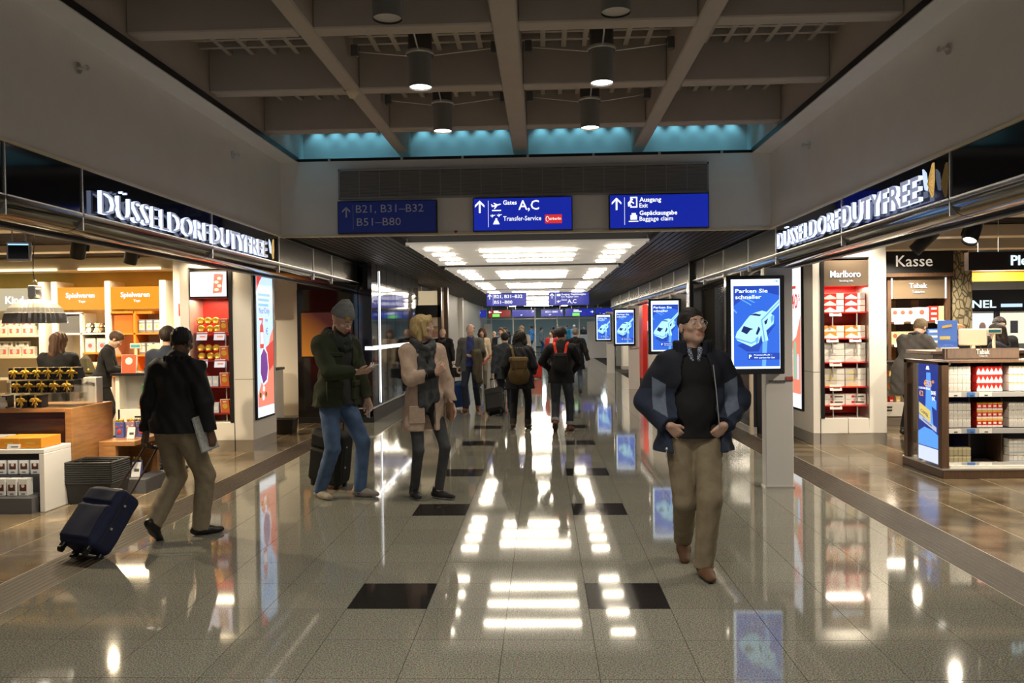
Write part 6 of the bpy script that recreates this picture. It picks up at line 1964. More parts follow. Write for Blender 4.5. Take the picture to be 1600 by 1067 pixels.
def ik(a, c, l1, l2, pole):
    d = c - a
    L = np.linalg.norm(d)
    u = d / L
    L = min(L, (l1 + l2) * 0.999)
    x = (l1 * l1 - l2 * l2 + L * L) / (2 * L)
    h = math.sqrt(max(1e-6, l1 * l1 - x * x))
    p = np.asarray(pole, float)
    p = p - u * (p @ u)
    p = p / np.linalg.norm(p)
    return a + u * x + p * h, a + u * L


def rotm(rx=0, ry=0, rz=0):
    return np.array(Euler((rx * D2R, ry * D2R, rz * D2R), 'XYZ').to_matrix())


SK = dict(fair=(0.62, 0.40, 0.30), tan=(0.45, 0.27, 0.19), dark=(0.14, 0.075, 0.045))


def skin(k):
    return mat('skin_' + k, SK[k], 0.5, noise=0.06, nscale=30)


def cloth(name, col, rough=0.85, noise=0.12, nscale=25, bump=0.15, bscale=220):
    return mat('cloth_' + name, col, rough, noise=noise, nscale=nscale, bump=bump, bscale=bscale)


def person(label, pos, rz, H, res=0.006, sk='fair', bulk=1.0, fem=False, feet=((-0.1, 0.0, 0, 8, 0), (0.1, 0.0, 0, -8, 0)), pelvis=(0, 0, 0.93), lean=(0, 0), turn=0,
           hands=((-0.24, 0.02, 0.80), (0.24, 0.02, 0.80)), poles=((-0.3, -1, 0), (0.3, -1, 0)), handdir=(None, None), curl=(35, 35), palm=(None, None), head=(0, 0, 0), hair=('short', (0.03, 0.02, 0.015)),
           swx=None, sdrop=0.0, top=None, under=None, pants=None, shoes=None, extras=None, group=None, cat='person', eyes=True, name='person'):
    """local frame: facing +Y, +X is the figure's right; lengths for a 1.75 m figure, scaled to H"""
    S = H / 1.75
    t = thing(name, label, cat, (pos[0], pos[1], pos[2] if len(pos) > 2 else 0.0), rz, group)
    MS = np.diag([S, S, S, 1.0])
    pv = A3(*pelvis)
    Rt = rotm(-lean[0], lean[1], 0)                     # torso tilt: lean[0] forward, lean[1] to the side
    Rs = Rt @ rotm(0, 0, turn)
    up = lambda x, y, z: pv + Rs @ A3(x, y, z)
    sw = (0.165 if fem else 0.188) * (0.5 + 0.5 * bulk)
    sw = swx or sw
    neck0 = pv + Rt @ A3(0, -0.01, 0.545)
    sh = [up(-sw, -0.015, 0.485 - sdrop), up(sw, -0.015, 0.485 - sdrop)]
    hipx = 0.09 if not fem else 0.095
    hips = [pv + A3(-hipx, 0, -0.03), pv + A3(hipx, 0, -0.03)]
    J = {}
    knees, ankles = [], []
    for i in (0, 1):
        fx, fy, fz, fyaw, fpit = feet[i]
        Rf = rotm(0, 0, fyaw) @ rotm(fpit, 0, 0)
        # foot pitch turns about the toe: heel lifts when negative pitch
        ank = A3(fx, fy, fz + 0.085)
        if fpit < 0:
            toe = A3(fx, fy, fz) + rotm(0, 0, fyaw) @ A3(0, 0.15, 0.0)
            ank = toe + Rf @ A3(0, -0.15, 0.085)
        kn, an = ik(hips[i], ank, 0.44, 0.425, rotm(0, 0, fyaw * 0.7) @ A3(0, 1, 0))
        knees.append(kn)
        ankles.append(an)
        J['foot%d' % i] = (an, Rf)
    elb, wri = [], []
    for i in (0, 1):
        e, w_ = ik(sh[i], A3(*hands[i]), 0.285, 0.255, A3(*poles[i]))
        elb.append(e)
        wri.append(w_)
    J.update(sh=sh, elb=elb, wri=wri, knees=knees, ankles=ankles, hips=hips, pv=pv, Rt=Rt, up=up, neck0=neck0)
    # head frame
    Rh = Rt @ rotm(0, 0, head[0]) @ rotm(head[1], 0, 0) @ rotm(0, head[2], 0)
    nb = neck0 + Rt @ A3(0, 0.005, 0.01)
    hs = 1.0 if fem else 1.06
    hc = nb + Rt @ A3(0, 0.015, 0.075) + Rh @ A3(0, 0.01, 0.088)
    hp = lambda x, y, z: hc + Rh @ (A3(x, y, z) * hs)
    J.update(hp=hp, Rh=Rh, hs=hs, hc=hc)
    near = res <= 0.0065
    allp = np.array(sh + elb + wri + knees + ankles + [hc, pv])
    lo, hi = allp.min(0) - 0.27, allp.max(0) + 0.27
    lo[2] = -0.03
    hr = max(res, 0.0045)
    # ---------------- body
    B = Field(lo, hi, hr)
    kf = 0.03
    b = bulk
    B.ell(pv + Rt @ A3(0, 0, 0.02), (0.15 * b, 0.105 * b, 0.13), kf)
    B.ell(pv + Rt @ A3(0, 0.0, 0.18), (0.125 * b, 0.092 * b, 0.16), 0.05)
    B.ell(up(0, 0, 0.38), (0.15 * b, 0.105 * b, 0.17), 0.05)
    B.cone(up(-sw * 0.8, -0.01, 0.48), up(sw * 0.8, -0.01, 0.48), 0.055, k=0.05)
    B.cone(neck0 - Rt @ A3(0, 0, 0.05), hp(0, -0.012, -0.06), 0.056 if not fem else 0.048, 0.052 if not fem else 0.044, 0.03)
    for i in (0, 1):
        B.cone(hips[i], knees[i], 0.075 * (0.6 + 0.4 * b), 0.05, 0.03)
        B.cone(knees[i], ankles[i], 0.05, 0.036, 0.02)
        B.cone(sh[i], elb[i], 0.05, 0.04, 0.03)
        B.cone(elb[i], wri[i], 0.04, 0.027, 0.015)
        an, Rf = J['foot%d' % i]
        B.cone(an + Rf @ A3(0, -0.03, -0.045), an + Rf @ A3(0, 0.12, -0.055), 0.03, 0.025, 0.02)
    # head
    E_ = lambda c, r, k=0.012, sub=False: B.ell(hp(*c), np.array(r) * hs, k, Rh, sub)
    C_ = lambda a, c, ra, rb=None, k=0.008, sub=False: B.cone(hp(*a), hp(*c), ra * hs, (ra if rb is None else rb) * hs, k, None, sub)
    E_((0, -0.012, 0.032), (0.074, 0.095, 0.082))
    E_((0, 0.020, -0.035), (0.057, 0.064, 0.083), 0.03)
    E_((0, 0.058, -0.092), (0.026, 0.022, 0.020), 0.03)
    for sx in (-1, 1):
        E_((sx * 0.046, 0.008, -0.066), (0.016, 0.028, 0.022), 0.03)
        E_((sx * 0.040, 0.058, -0.018), (0.024, 0.022, 0.018), 0.025)
        if near:
            B.ell(hp(sx * 0.031, 0.096, 0.008), np.array((0.018, 0.018, 0.011)) * hs, 0.012, Rh, True)
        E_((sx * 0.077, -0.012, -0.010), (0.009, 0.020, 0.031), 0.006)
        E_((sx * 0.011, 0.090, -0.030), (0.009, 0.011, 0.008), 0.006)
    C_((-0.034, 0.074, 0.026), (0.034, 0.074, 0.026), 0.010, k=0.015)
    C_((0, 0.081, 0.014), (0, 0.103, -0.024), 0.0075, 0.0105, 0.008)
    C_((-0.018, 0.079, -0.058), (0.018, 0.079, -0.058), 0.0065, k=0.006)
    C_((-0.015, 0.078, -0.069), (0.015, 0.078, -0.069), 0.0072, k=0.006)
    if near:
        C_((-0.024, 0.086, -0.0635), (0.024, 0.086, -0.0635), 0.0025, k=0.003, sub=True)
    # hands
    HD = []
    for i in (0, 1):
        sg = -1 if i == 0 else 1
        fd = wri[i] - elb[i]
        fd = fd / np.linalg.norm(fd)
        d = A3(*handdir[i]) if handdir[i] is not None else fd
        d = d / np.linalg.norm(d)
        pn = A3(*palm[i]) if palm[i] is not None else A3(-sg, 0, 0)     # palm normal
        pn = pn - d * (pn @ d)
        pn = pn / np.linalg.norm(pn)
        side = np.cross(d, pn)                                          # towards the thumb
        if palm[i] is None and side[1] < 0 or (palm[i] is not None and False):
            side = -side
        HD.append((wri[i], d, pn, side))
        w0 = wri[i]
        fr = 0.0088 if res < 0.008 else 0.010
        for q in range(4):
            off = (q - 1.5) * -0.0195
            kx = w0 + d * (0.088 - 0.004 * abs(q - 1)) + side * off
            B.cone(w0 + d * 0.012 + side * off * 0.6, kx, 0.0165, 0.0115, 0.012)
            L = (0.040, 0.045, 0.042, 0.033)[q]
            ang = curl[i] * D2R * 0.5
            p = kx
            for sg_, (l, rr) in enumerate(((L, fr), (L * 0.66, fr * 0.94), (L * 0.5, fr * 0.86))):
                ang2 = ang * (1 + sg_ * 0.9)
                dd = d * math.cos(ang2) + pn * math.sin(ang2)
                B.cone(p, p + dd * l, rr, rr * 0.95, 0.003)
                p = p + dd * l
        tb_ = w0 + d * 0.025 + side * 0.024
        t1 = tb_ + (d * 0.75 + side * 0.6 + pn * 0.25) * 0.038
        t2 = t1 + (d * 0.95 + side * 0.15 + pn * 0.3) * 0.030
        t3 = t2 + (d * 0.95 - side * 0.05 + pn * 0.35) * 0.022
        B.cone(tb_, t1, 0.014, 0.011, 0.01)
        B.cone(t1, t2, 0.0105, 0.0095, 0.003)
        B.cone(t2, t3, 0.0095, 0.008, 0.003)
    J['hands'] = HD
    mouth = hp(0, 0.088, -0.0635)

    def zone(c):
        q = (c - hc) @ Rh / hs
        lip = (np.abs(q[:, 0]) < 0.025 - 0.35 * np.abs(q[:, 2] + 0.0635)) & (q[:, 1] > 0.066) & (np.abs(q[:, 2] + 0.0635) < 0.0125)
        return lip.astype(int)
    lipc = tuple(np.array(SK[sk]) * np.array((0.85, 0.6, 0.6)))
    link('body', B.mesh('body', [skin(sk), mat('lip_' + sk, lipc, 0.4)], MS, zone), t)
    vl = lambda p: tuple(np.asarray(p) * S)
    if eyes and near:
        for sx in (-1, 1):
            e = MB()
            e.ball((0, 0, 0), 0.0122 * hs * S, 12, 0)
            e.ball((0, 0.0048 * hs * S, 0), (0.0078 * S, 0.0082 * S, 0.0078 * S), 10, 1)
            e.build('eye', [mat('eye_white', (0.6, 0.58, 0.55), 0.2), mat('iris_dark', (0.06, 0.05, 0.045), 0.2)], t, vl(hp(sx * 0.031, 0.0735, 0.008)), Matrix(Rh.tolist()).to_euler())
            eb = MB()
            eb.tube([vl(hp(sx * x, y, z)) for x, y, z in ((0.014, 0.0865, 0.0295), (0.03, 0.0835, 0.034), (0.046, 0.070, 0.029))], 0.0034 * S, 6)
            eb.build('eyebrow', mat('brow_%s' % hair[0], tuple(0.7 * x for x in hair[1]), 0.9), t)
    # ---------------- hair
    kind, hcol = hair[0], hair[1]
    if kind != 'none':
        m = 0.16
        G = Field(hc - 0.2 - (0.12 if kind in ('bob', 'long', 'curly') else 0), hc + 0.2 + (0.05 if kind == 'curly' else 0), max(0.004, min(res * 0.8, 0.009)))
        g = lambda c, r, k=0.012, sub=False: G.ell(hp(*c), np.array(r) * hs, k, Rh, sub)
        if kind in ('short', 'fringe', 'crop'):
            th = 0.004 if kind == 'crop' else 0.012
            g((0, -0.014, 0.034), (0.074 + th, 0.095 + th, 0.082 + th * 1.3))
            if kind == 'fringe':
                g((0, 0.055, 0.085), (0.05, 0.035, 0.03), 0.02)
            G.wrinkle(0.0025, 160, 160, 60, 3)
            G.cut(hp(0, 0.076, 0.05), Rh @ A3(0, 0.78, -0.62))
            G.cut(hp(0, 0, -0.065), Rh @ A3(0, 0, -1))
        elif kind == 'balding':
            g((0, -0.016, 0.026), (0.079, 0.098, 0.075))
            G.cut(hp(0, 0.03, 0.05), Rh @ A3(0, 0.9, -0.45))
            G.cut(hp(0, 0, 0.075), Rh @ A3(0, 0.25, 0.97))
            G.cut(hp(0, 0, -0.065), Rh @ A3(0, 0, -1))
        elif kind == 'bob':
            g((0, -0.018, 0.040), (0.092, 0.110, 0.092))
            g((0, -0.05, -0.03), (0.092, 0.075, 0.075), 0.04)
            for sx in (-1, 1):
                G.cone(hp(sx * 0.068, 0.015, 0.05), hp(sx * 0.070, 0.035, -0.075), 0.026 * hs, 0.020 * hs, 0.02)
                G.cone(hp(sx * 0.04, -0.05, -0.02), hp(sx * 0.055, -0.03, -0.12), 0.045 * hs, 0.03 * hs, 0.03)
            G.cone(hp(-0.045, 0.06, 0.10), hp(0.06, 0.068, 0.055), 0.025 * hs, 0.016 * hs, 0.02)
            g((0, 0.085, -0.03), (0.055, 0.05, 0.085), 0.012, True)
            G.wrinkle(0.004, 150, 150, 12, 5)
        elif kind == 'long':
            g((0, -0.018, 0.036), (0.088, 0.106, 0.092))
            G.cone(hp(0, -0.06, 0.0), hp(0, -0.075, -0.20), 0.085 * hs, 0.06 * hs, 0.04)
            for sx in (-1, 1):
                G.cone(hp(sx * 0.065, 0.0, 0.03), hp(sx * 0.08, -0.03, -0.17), 0.032 * hs, 0.028 * hs, 0.03)
            g((0, 0.085, -0.03), (0.055, 0.06, 0.09), 0.012, True)
            G.wrinkle(0.006, 90, 90, 25, 6)
        elif kind == 'curly':
            g((0, -0.018, 0.040), (0.11, 0.115, 0.105))
            for sx in (-1, 1):
                g((sx * 0.085, -0.01, -0.06), (0.05, 0.06, 0.085), 0.03)
            g((0, 0.085, -0.035), (0.055, 0.055, 0.09), 0.012, True)
            G.wrinkle(0.010, 110, 110, 110, 7)
        elif kind == 'beanie':
            g((0, -0.014, 0.060), (0.086, 0.106, 0.112))
            G.cone(hp(0, -0.03, 0.15), hp(0.0, -0.045, 0.185), 0.062 * hs, 0.034 * hs, 0.03)
            G.cut(hp(0, 0, 0.045), Rh @ A3(0, 0.12, -1))
            G.wrinkle(0.0012, 260, 260, 10, 4)
        nm_ = 'beanie' if kind == 'beanie' else 'hair'
        hm_ = mat('hair_%s_%.3f_%.3f' % (kind, hcol[0], hcol[1]), hcol, 0.6 if kind != 'beanie' else 0.95, noise=0.25, nscale=60, bump=0.4 if kind != 'beanie' else 0.3, bscale=150, stretch=(1, 1, 0.15) if kind in ('bob', 'long') else None)
        ho = link(nm_, G.mesh(nm_, hm_, MS), t)
        if kind == 'beanie':
            G = Field(hc - 0.16, hc + 0.2, 0.0045)
            G.ell(hp(0, -0.014, 0.052), np.array((0.092, 0.112, 0.118)) * hs, 0.01, Rh)
            G.cut(hp(0, 0, 0.042), Rh @ A3(0, 0.12, -1))
            G.cut(hp(0, 0, 0.098), Rh @ A3(0, -0.12, 1))
            G.wrinkle(0.0012, 260, 260, 10, 4)
            cu = link('cuff', G.mesh('cuff', hm_, MS), ho)
            MB().box(-0.018 * S, 0.018 * S, 0, 0.006 * S, -0.018 * S, 0.018 * S, c=0.002).build('patch', mat('mustard_patch', (0.5, 0.3, 0.05), 0.7), cu, vl(hp(0.055, 0.088, 0.066)), Matrix((Rh @ rotm(0, 0, -38)).tolist()).to_euler())
    # ---------------- trousers
    if pants:
        pm, pinf, hem = pants['m'], pants.get('inf', 0.016), pants.get('hem', 0.07)
        zt = pv[2] + pants.get('rise', 0.12)
        G = Field(A3(lo[0], lo[1], 0.0), A3(hi[0], hi[1], zt + 0.06), max(res, 0.006))
        G.ell(pv + Rt @ A3(0, -0.005, 0.02), (0.157 * b + pinf * 0.5, 0.115 * b + pinf * 0.5, 0.15), 0.03)
        G.ell(pv + Rt @ A3(0, 0, 0.12), (0.14 * b, 0.105 * b, 0.12), 0.03)
        for i in (0, 1):
            th, kn_, an_ = pants.get('w', (0.088, 0.062, 0.055))
            G.cone(hips[i] + A3(0, 0, 0.0), knees[i], (th + 0.002) * (0.55 + 0.45 * b) + pinf * 0.3, kn_ + pinf * 0.3, 0.025)
            end = ankles[i] + (ankles[i] - knees[i]) / np.linalg.norm(ankles[i] - knees[i]) * 0.03
            G.cone(knees[i], end, kn_ + pinf * 0.3, an_ + pinf * 0.3, 0.02)
            dn = (ankles[i] - knees[i]) / np.linalg.norm(ankles[i] - knees[i])
            G.cut(ankles[i] - dn * (hem - 0.08), dn, ankles[i], 0.16)
        G.wrinkle(pants.get('wr', 0.004) * 0.33, 48, 48, 40, int(abs(pos[0] * 100)) % 97)
        G.cut((0, 0, zt), (0, 0, 1))
        link('trousers', G.mesh('trousers', pm, MS, pants.get('zone')), t)
        if pants.get('rolled'):
            for i in (0, 1):
                dn = (ankles[i] - knees[i]) / np.linalg.norm(ankles[i] - knees[i])
                c0 = ankles[i] - dn * (hem - 0.08)
                MB().cyl(vl(c0 - dn * 0.055), vl(c0), (an_ + 0.014) * S, 14).build('rolled_hem', pants['rolled'], t)
    # ---------------- shoes
    if shoes:
        for i in (0, 1):
            an, Rf = J['foot%d' % i]
            G = Field(an - 0.24, an + 0.26, max(res * 0.85, 0.005))
            f = lambda x, y, z: an + Rf @ A3(x, y, z)
            G.cone(f(0, -0.045, -0.045), f(0, 0.06, -0.05), 0.042, 0.046, 0.02, (Rf @ A3(0, 0, 1), 0.85))
            G.cone(f(0, 0.05, -0.052), f(0, 0.155, -0.058), 0.046, 0.036, 0.02, (Rf @ A3(0, 0, 1), 0.7))
            G.cone(f(0, -0.02, -0.03), f(0, -0.025, shoes.get('shaft', 0.0)), 0.045, 0.043, 0.02)
            G.cut(f(0, 0, -0.085), Rf @ A3(0, 0, -1))
            G.cut(f(0, 0, shoes.get('shaft', 0.0) + 0.015), Rf @ A3(0, 0.2, 1))
            zn = None
            mm = [shoes['m'], shoes.get('sole', M_BLACK)]
            hs_ = shoes.get('sole_h', 0.02)

            def zn(c, an=an, Rf=Rf, hs_=hs_):
                q = (c - an) @ Rf
                return (q[:, 2] < -0.085 + hs_).astype(int)
            so = link('shoe', G.mesh('shoe', mm, MS, zn), t)
            if shoes.get('lace'):
                l_ = MB()
                for q in range(5):
                    y = 0.035 + q * 0.018
                    l_.cyl(vl(f(-0.022, y, -0.012 - q * 0.0045)), vl(f(0.022, y, -0.012 - q * 0.0045)), 0.0035 * S, 6)
                l_.build('laces', shoes['lace'], so)
            if shoes.get('stripe'):
                for sx in (-1, 1):
                    l_ = MB()
                    for q in range(3):
                        l_.cyl(vl(f(sx * 0.044, 0.0 + q * 0.02, -0.066)), vl(f(sx * 0.042, 0.035 + q * 0.02, -0.035)), 0.004 * S, 6)
                    l_.cyl(vl(f(sx * 0.046, -0.01, -0.05)), vl(f(sx * 0.044, 0.07, -0.055)), 0.004 * S, 6)
                    l_.build('side_stripe', shoes['stripe'], so)
    # ---------------- garments on the upper body
    for gi, gm_ in enumerate([g_ for g_ in (under, top) if g_]):
        inf = gm_.get('inf', 0.015)
        hem = gm_.get('hem', 0.85)
        flare = gm_.get('flare', 0.02)
        G = Field(A3(lo[0], lo[1], max(0, hem - 0.05)), A3(hi[0], hi[1], neck0[2] + 0.16), max(res, 0.006))
        G.ell(pv + Rt @ A3(0, 0, 0.02), (0.15 * b + inf, 0.105 * b + inf, 0.14), 0.03)
        G.ell(pv + Rt @ A3(0, 0.004, 0.17), (0.132 * b + inf, 0.098 * b + inf, 0.17), 0.06)
        G.ell(up(0, 0, 0.37), (0.152 * b + inf, 0.106 * b + inf, 0.18), 0.06)
        for sx in (-1, 1):
            G.cone(up(0, -0.01, 0.485), up(sx * sw * 0.8, -0.01, 0.475 - sdrop), 0.055 + inf, k=0.05)
        if gm_.get('wide'):
            G.cone(pv + Rt @ A3(0, 0, 0.30), pv + Rt @ A3(0, 0, 0.02), 0.13, 0.145, 0.05, (A3(1, 0, 0), gm_['wide']))
        G.cone(neck0 - Rt @ A3(0, 0, 0.06), neck0 + Rt @ A3(0, 0, gm_.get('neck', 0.0)), 0.08 + inf * 0.6, 0.062 + inf * 0.5, 0.03)
        if hem < pv[2] - 0.02:
            G.cone(pv + A3(0, 0, 0.05), A3(pv[0], pv[1], hem - 0.05), 0.112 * b + inf, 0.112 * b + inf + flare, 0.04, (A3(1, 0, 0), 1.38))
        if fem:
            G.ell(up(0, 0.06, 0.35), (0.115, 0.06 + inf, 0.065), 0.04)
        if gm_.get('belly'):
            G.ell(pv + Rt @ A3(0, 0.04, 0.16), (0.14 * b, 0.09 * b + gm_['belly'], 0.15), 0.06)
        sl_ = gm_.get('sleeve', 1.0)
        if sl_ > 0:
            for i in (0, 1):
                si = gm_.get('sinf', inf)
                G.cone(sh[i], elb[i], 0.055 + si, 0.046 + si, 0.035)
                dn = (wri[i] - elb[i]) / np.linalg.norm(wri[i] - elb[i])
                G.cone(elb[i], wri[i] + dn * 0.02, 0.046 + si, gm_.get('cuff', 0.034) + si * 0.7, 0.015)
                cp = elb[i] + (wri[i] - elb[i]) * sl_
                G.cut(cp, dn, cp + dn * 0.06, 0.085)
        if gm_.get('open'):
            for (z0, z1, w0, w1) in gm_['open']:
                n_ = 10
                for q in range(n_):
                    f0, f1 = q / n_, (q + 1) / n_
                    zz = z0 + (z1 - z0) * (f0 + f1) / 2
                    ww = w0 + (w1 - w0) * (f0 + f1) / 2
                    ox = gm_.get('open_x', 0.0)
                    c_ = pv + Rs @ A3(ox, 0.25, zz)
                    G.rbox(c_, (ww, 0.23, (z1 - z0) / n_ * 0.75), 0.002, 0.008, Rs, True)
        G.wrinkle(gm_.get('wr', 0.005) * 0.75, 34, 34, 34, gi + int(abs(pos[1] * 37)) % 83)
        G.cut((0, 0, hem), (0, 0, -1))
        if gm_.get('belt'):
            pass
        z_ = gm_.get('zone')
        go = link(gm_.get('name', 'jacket'), G.mesh(gm_.get('name', 'jacket'), gm_['m'], MS, (lambda c, z_=z_: z_(c, J)) if z_ else None), t)
        if gm_.get('collar'):
            cl = gm_['collar']
            G = Field(neck0 - 0.2, neck0 + 0.22, max(res * 0.8, 0.005))
            for q in range(cl.get('n', 14)):
                a = (q / (cl.get('n', 14) - 1) - 0.5) * 2 * PI * cl.get('arc', 0.8) - PI / 2
                a2 = ((q + 1) / (cl.get('n', 14) - 1) - 0.5) * 2 * PI * cl.get('arc', 0.8) - PI / 2
                rr, hz = cl.get('r', 0.078), cl.get('h', 0.03)
                P1 = neck0 + Rt @ A3(rr * math.cos(a), rr * 0.95 * math.sin(a) + 0.0, -0.012)
                P2 = P1 + Rt @ A3(0.008 * math.cos(a), 0.008 * math.sin(a), hz)
                G.cone(P1, P2, cl.get('t', 0.013), cl.get('t', 0.013) * 0.8, 0.01)
            link('collar', G.mesh('collar', cl['m'], MS), go)
        if gm_.get('pockets'):
            for (x, z, w2, h2) in gm_['pockets']:
                yy = gm_.get('pocket_y', 0.13)
                pb_ = MB().box(-w2 / 2 * S, w2 / 2 * S, -0.02 * S, 0.012 * S, 0, h2 * S, c=0.006 * S)
                if gm_.get('flap', True):
                    pb_.box(-w2 / 2 * S - 0.004, w2 / 2 * S + 0.004, -0.02 * S, 0.02 * S, h2 * S * 0.72, h2 * S * 1.03, c=0.006 * S)
                pp_ = pv + Rs @ A3(x, yy - abs(x) * gm_.get('pocket_k', 0.3), z)
                pb_.build('pocket', gm_['m'] if not isinstance(gm_['m'], list) else gm_['m'][0], go, vl(pp_), Matrix((Rs @ rotm(0, 0, -x * gm_.get('pocket_r', 170))).tolist()).to_euler())
    if extras:
        extras(t, J, S, vl)
    return t, J, S


def add_scarf(t, J, S, m, res, r=0.095, th=0.035, tails=(), loops=2, fall=0.0, name='scarf'):
    n0 = J['neck0']
    Rt = J['Rt']
    G = Field(n0 - A3(0.3, 0.3, 0.75), n0 + 0.25, max(res, 0.006))
    for l in range(loops):
        for q in range(16):
            a, a2 = q * PI / 8, (q + 1) * PI / 8
            f = lambda a_: n0 + Rt @ A3(r * math.cos(a_), (r + 0.012) * math.sin(a_) + 0.022, 0.0 + 0.03 * l - 0.045 * math.sin(a_) * (1 - 0.4 * l) - fall * max(0, math.sin(a_)) + 0.008 * math.sin(3 * a_ + l))
            G.cone(f(a), f(a2), th, th, 0.008)
    for pts in tails:
        for (p, r1), (q, r2) in zip(pts[:-1], pts[1:]):
            G.cone(n0 + Rt @ A3(*p), n0 + Rt @ A3(*q), r1, r2, 0.02, (A3(0, 1, 0), 0.5))
    G.wrinkle(0.006, 55, 55, 40, 11)
    return link(name, G.mesh(name, m, np.diag([S, S, S, 1.0])), t)


def tw(t, p):
    """local point of an empty to world"""
    c, s_ = math.cos(t.rotation_euler.z), math.sin(t.rotation_euler.z)
    return A3(t.location.x + c * p[0] - s_ * p[1], t.location.y + s_ * p[0] + c * p[1], t.location.z + p[2])


def suitcase(label, base, top, facing, w_, d_, L, m_, handle=0.4, soft=True, extra=None, group=None, wheels=4, nm='suitcase'):
    """base: world point between the wheels; top: world point of the handle grip; facing: direction the broad front looks"""
    base, top, f = np.array(base, float), np.array(top, float), np.array(facing, float)
    z = (top - base) / np.linalg.norm(top - base)
    y = -(f - z * (f @ z))
    y /= np.linalg.norm(y)
    x = np.cross(y, z)
    Mx = Matrix(((x[0], y[0], z[0], base[0]), (x[1], y[1], z[1], base[1]), (x[2], y[2], z[2], base[2]), (0, 0, 0, 1)))
    t = thing(nm, label, 'suitcase', tuple(base), 0, group, rot=Mx.to_euler())
    F = np.linalg.norm(top - base)
    G = Field((-w_ / 2 - 0.05, -d_ / 2 - 0.06, 0.0), (w_ / 2 + 0.05, d_ / 2 + 0.06, L + 0.14), 0.007)
    G.rbox((0, 0, 0.06 + L / 2), (w_ / 2, d_ / 2, L / 2), 0.045, 0.01)
    if soft:
        G.rbox((0, -d_ / 2 - 0.002, 0.06 + L * 0.36), (w_ * 0.43, 0.018, L * 0.29), 0.016, 0.015)
        G.rbox((0, -d_ / 2 - 0.000, 0.06 + L * 0.82), (w_ * 0.43, 0.014, L * 0.11), 0.012, 0.015)
        G.wrinkle(0.0025, 20, 20, 22, 5)
    else:
        for q in range(5):
            G.rbox(((q - 2) * w_ * 0.17, -d_ / 2, 0.06 + L / 2), (0.012, 0.006, L * 0.42), 0.004, 0.006, None, True)
    link('shell', G.mesh('shell', m_), t)
    zp = MB()
    for yy in (-d_ * 0.2,):
        zp.tube([(-w_ / 2 - 0.001, yy, 0.10), (-w_ / 2 - 0.001, yy, L + 0.02), (-w_ / 2 + 0.04, yy, L + 0.062), (w_ / 2 - 0.04, yy, L + 0.062), (w_ / 2 + 0.001, yy, L + 0.02), (w_ / 2 + 0.001, yy, 0.10)], 0.004, 6)
    zp.build('zip', M_BLACK, t)
    for sx in (-1, 1):
        for sy in ((-1, 1) if wheels == 4 else (1,)):
            wl_ = MB()
            cx_, cy_ = sx * (w_ / 2 - 0.05), sy * (d_ / 2 - 0.045)
            wl_.cyl((cx_ - 0.012, cy_, 0.022), (cx_ + 0.012, cy_, 0.022), 0.024, 14)
            wl_.box(cx_ - 0.02, cx_ + 0.02, cy_ - 0.02, cy_ + 0.02, 0.03, 0.07, c=0.005)
            wl_.build('wheel', M_BLACK, t)
    if handle:
        for sx in (-1, 1):
            MB().cyl((sx * w_ * 0.22, d_ * 0.25, L), (sx * w_ * 0.19, d_ * 0.25, F - 0.012), 0.007, 8).build('handle_rod', mat('handle_brown', (0.06, 0.035, 0.03), 0.35, metal=0.6), t)
        MB().box(-w_ * 0.24, w_ * 0.24, d_ * 0.25 - 0.014, d_ * 0.25 + 0.014, F - 0.018, F + 0.016, c=0.01).build('grip', M_BLACK, t)
    MB().tube([(-0.07, 0, L + 0.055), (-0.05, 0, L + 0.085), (0.05, 0, L + 0.085), (0.07, 0, L + 0.055)], 0.011, 8).build('carry_handle', M_BLACK, t)
    for q in (0.35, 0.75):
        MB().box(w_ / 2 - 0.002, w_ / 2 + 0.006, -0.03, -0.012, 0.06 + L * q, 0.075 + L * q).build('zip_puller', M_STEEL, t)
    return t


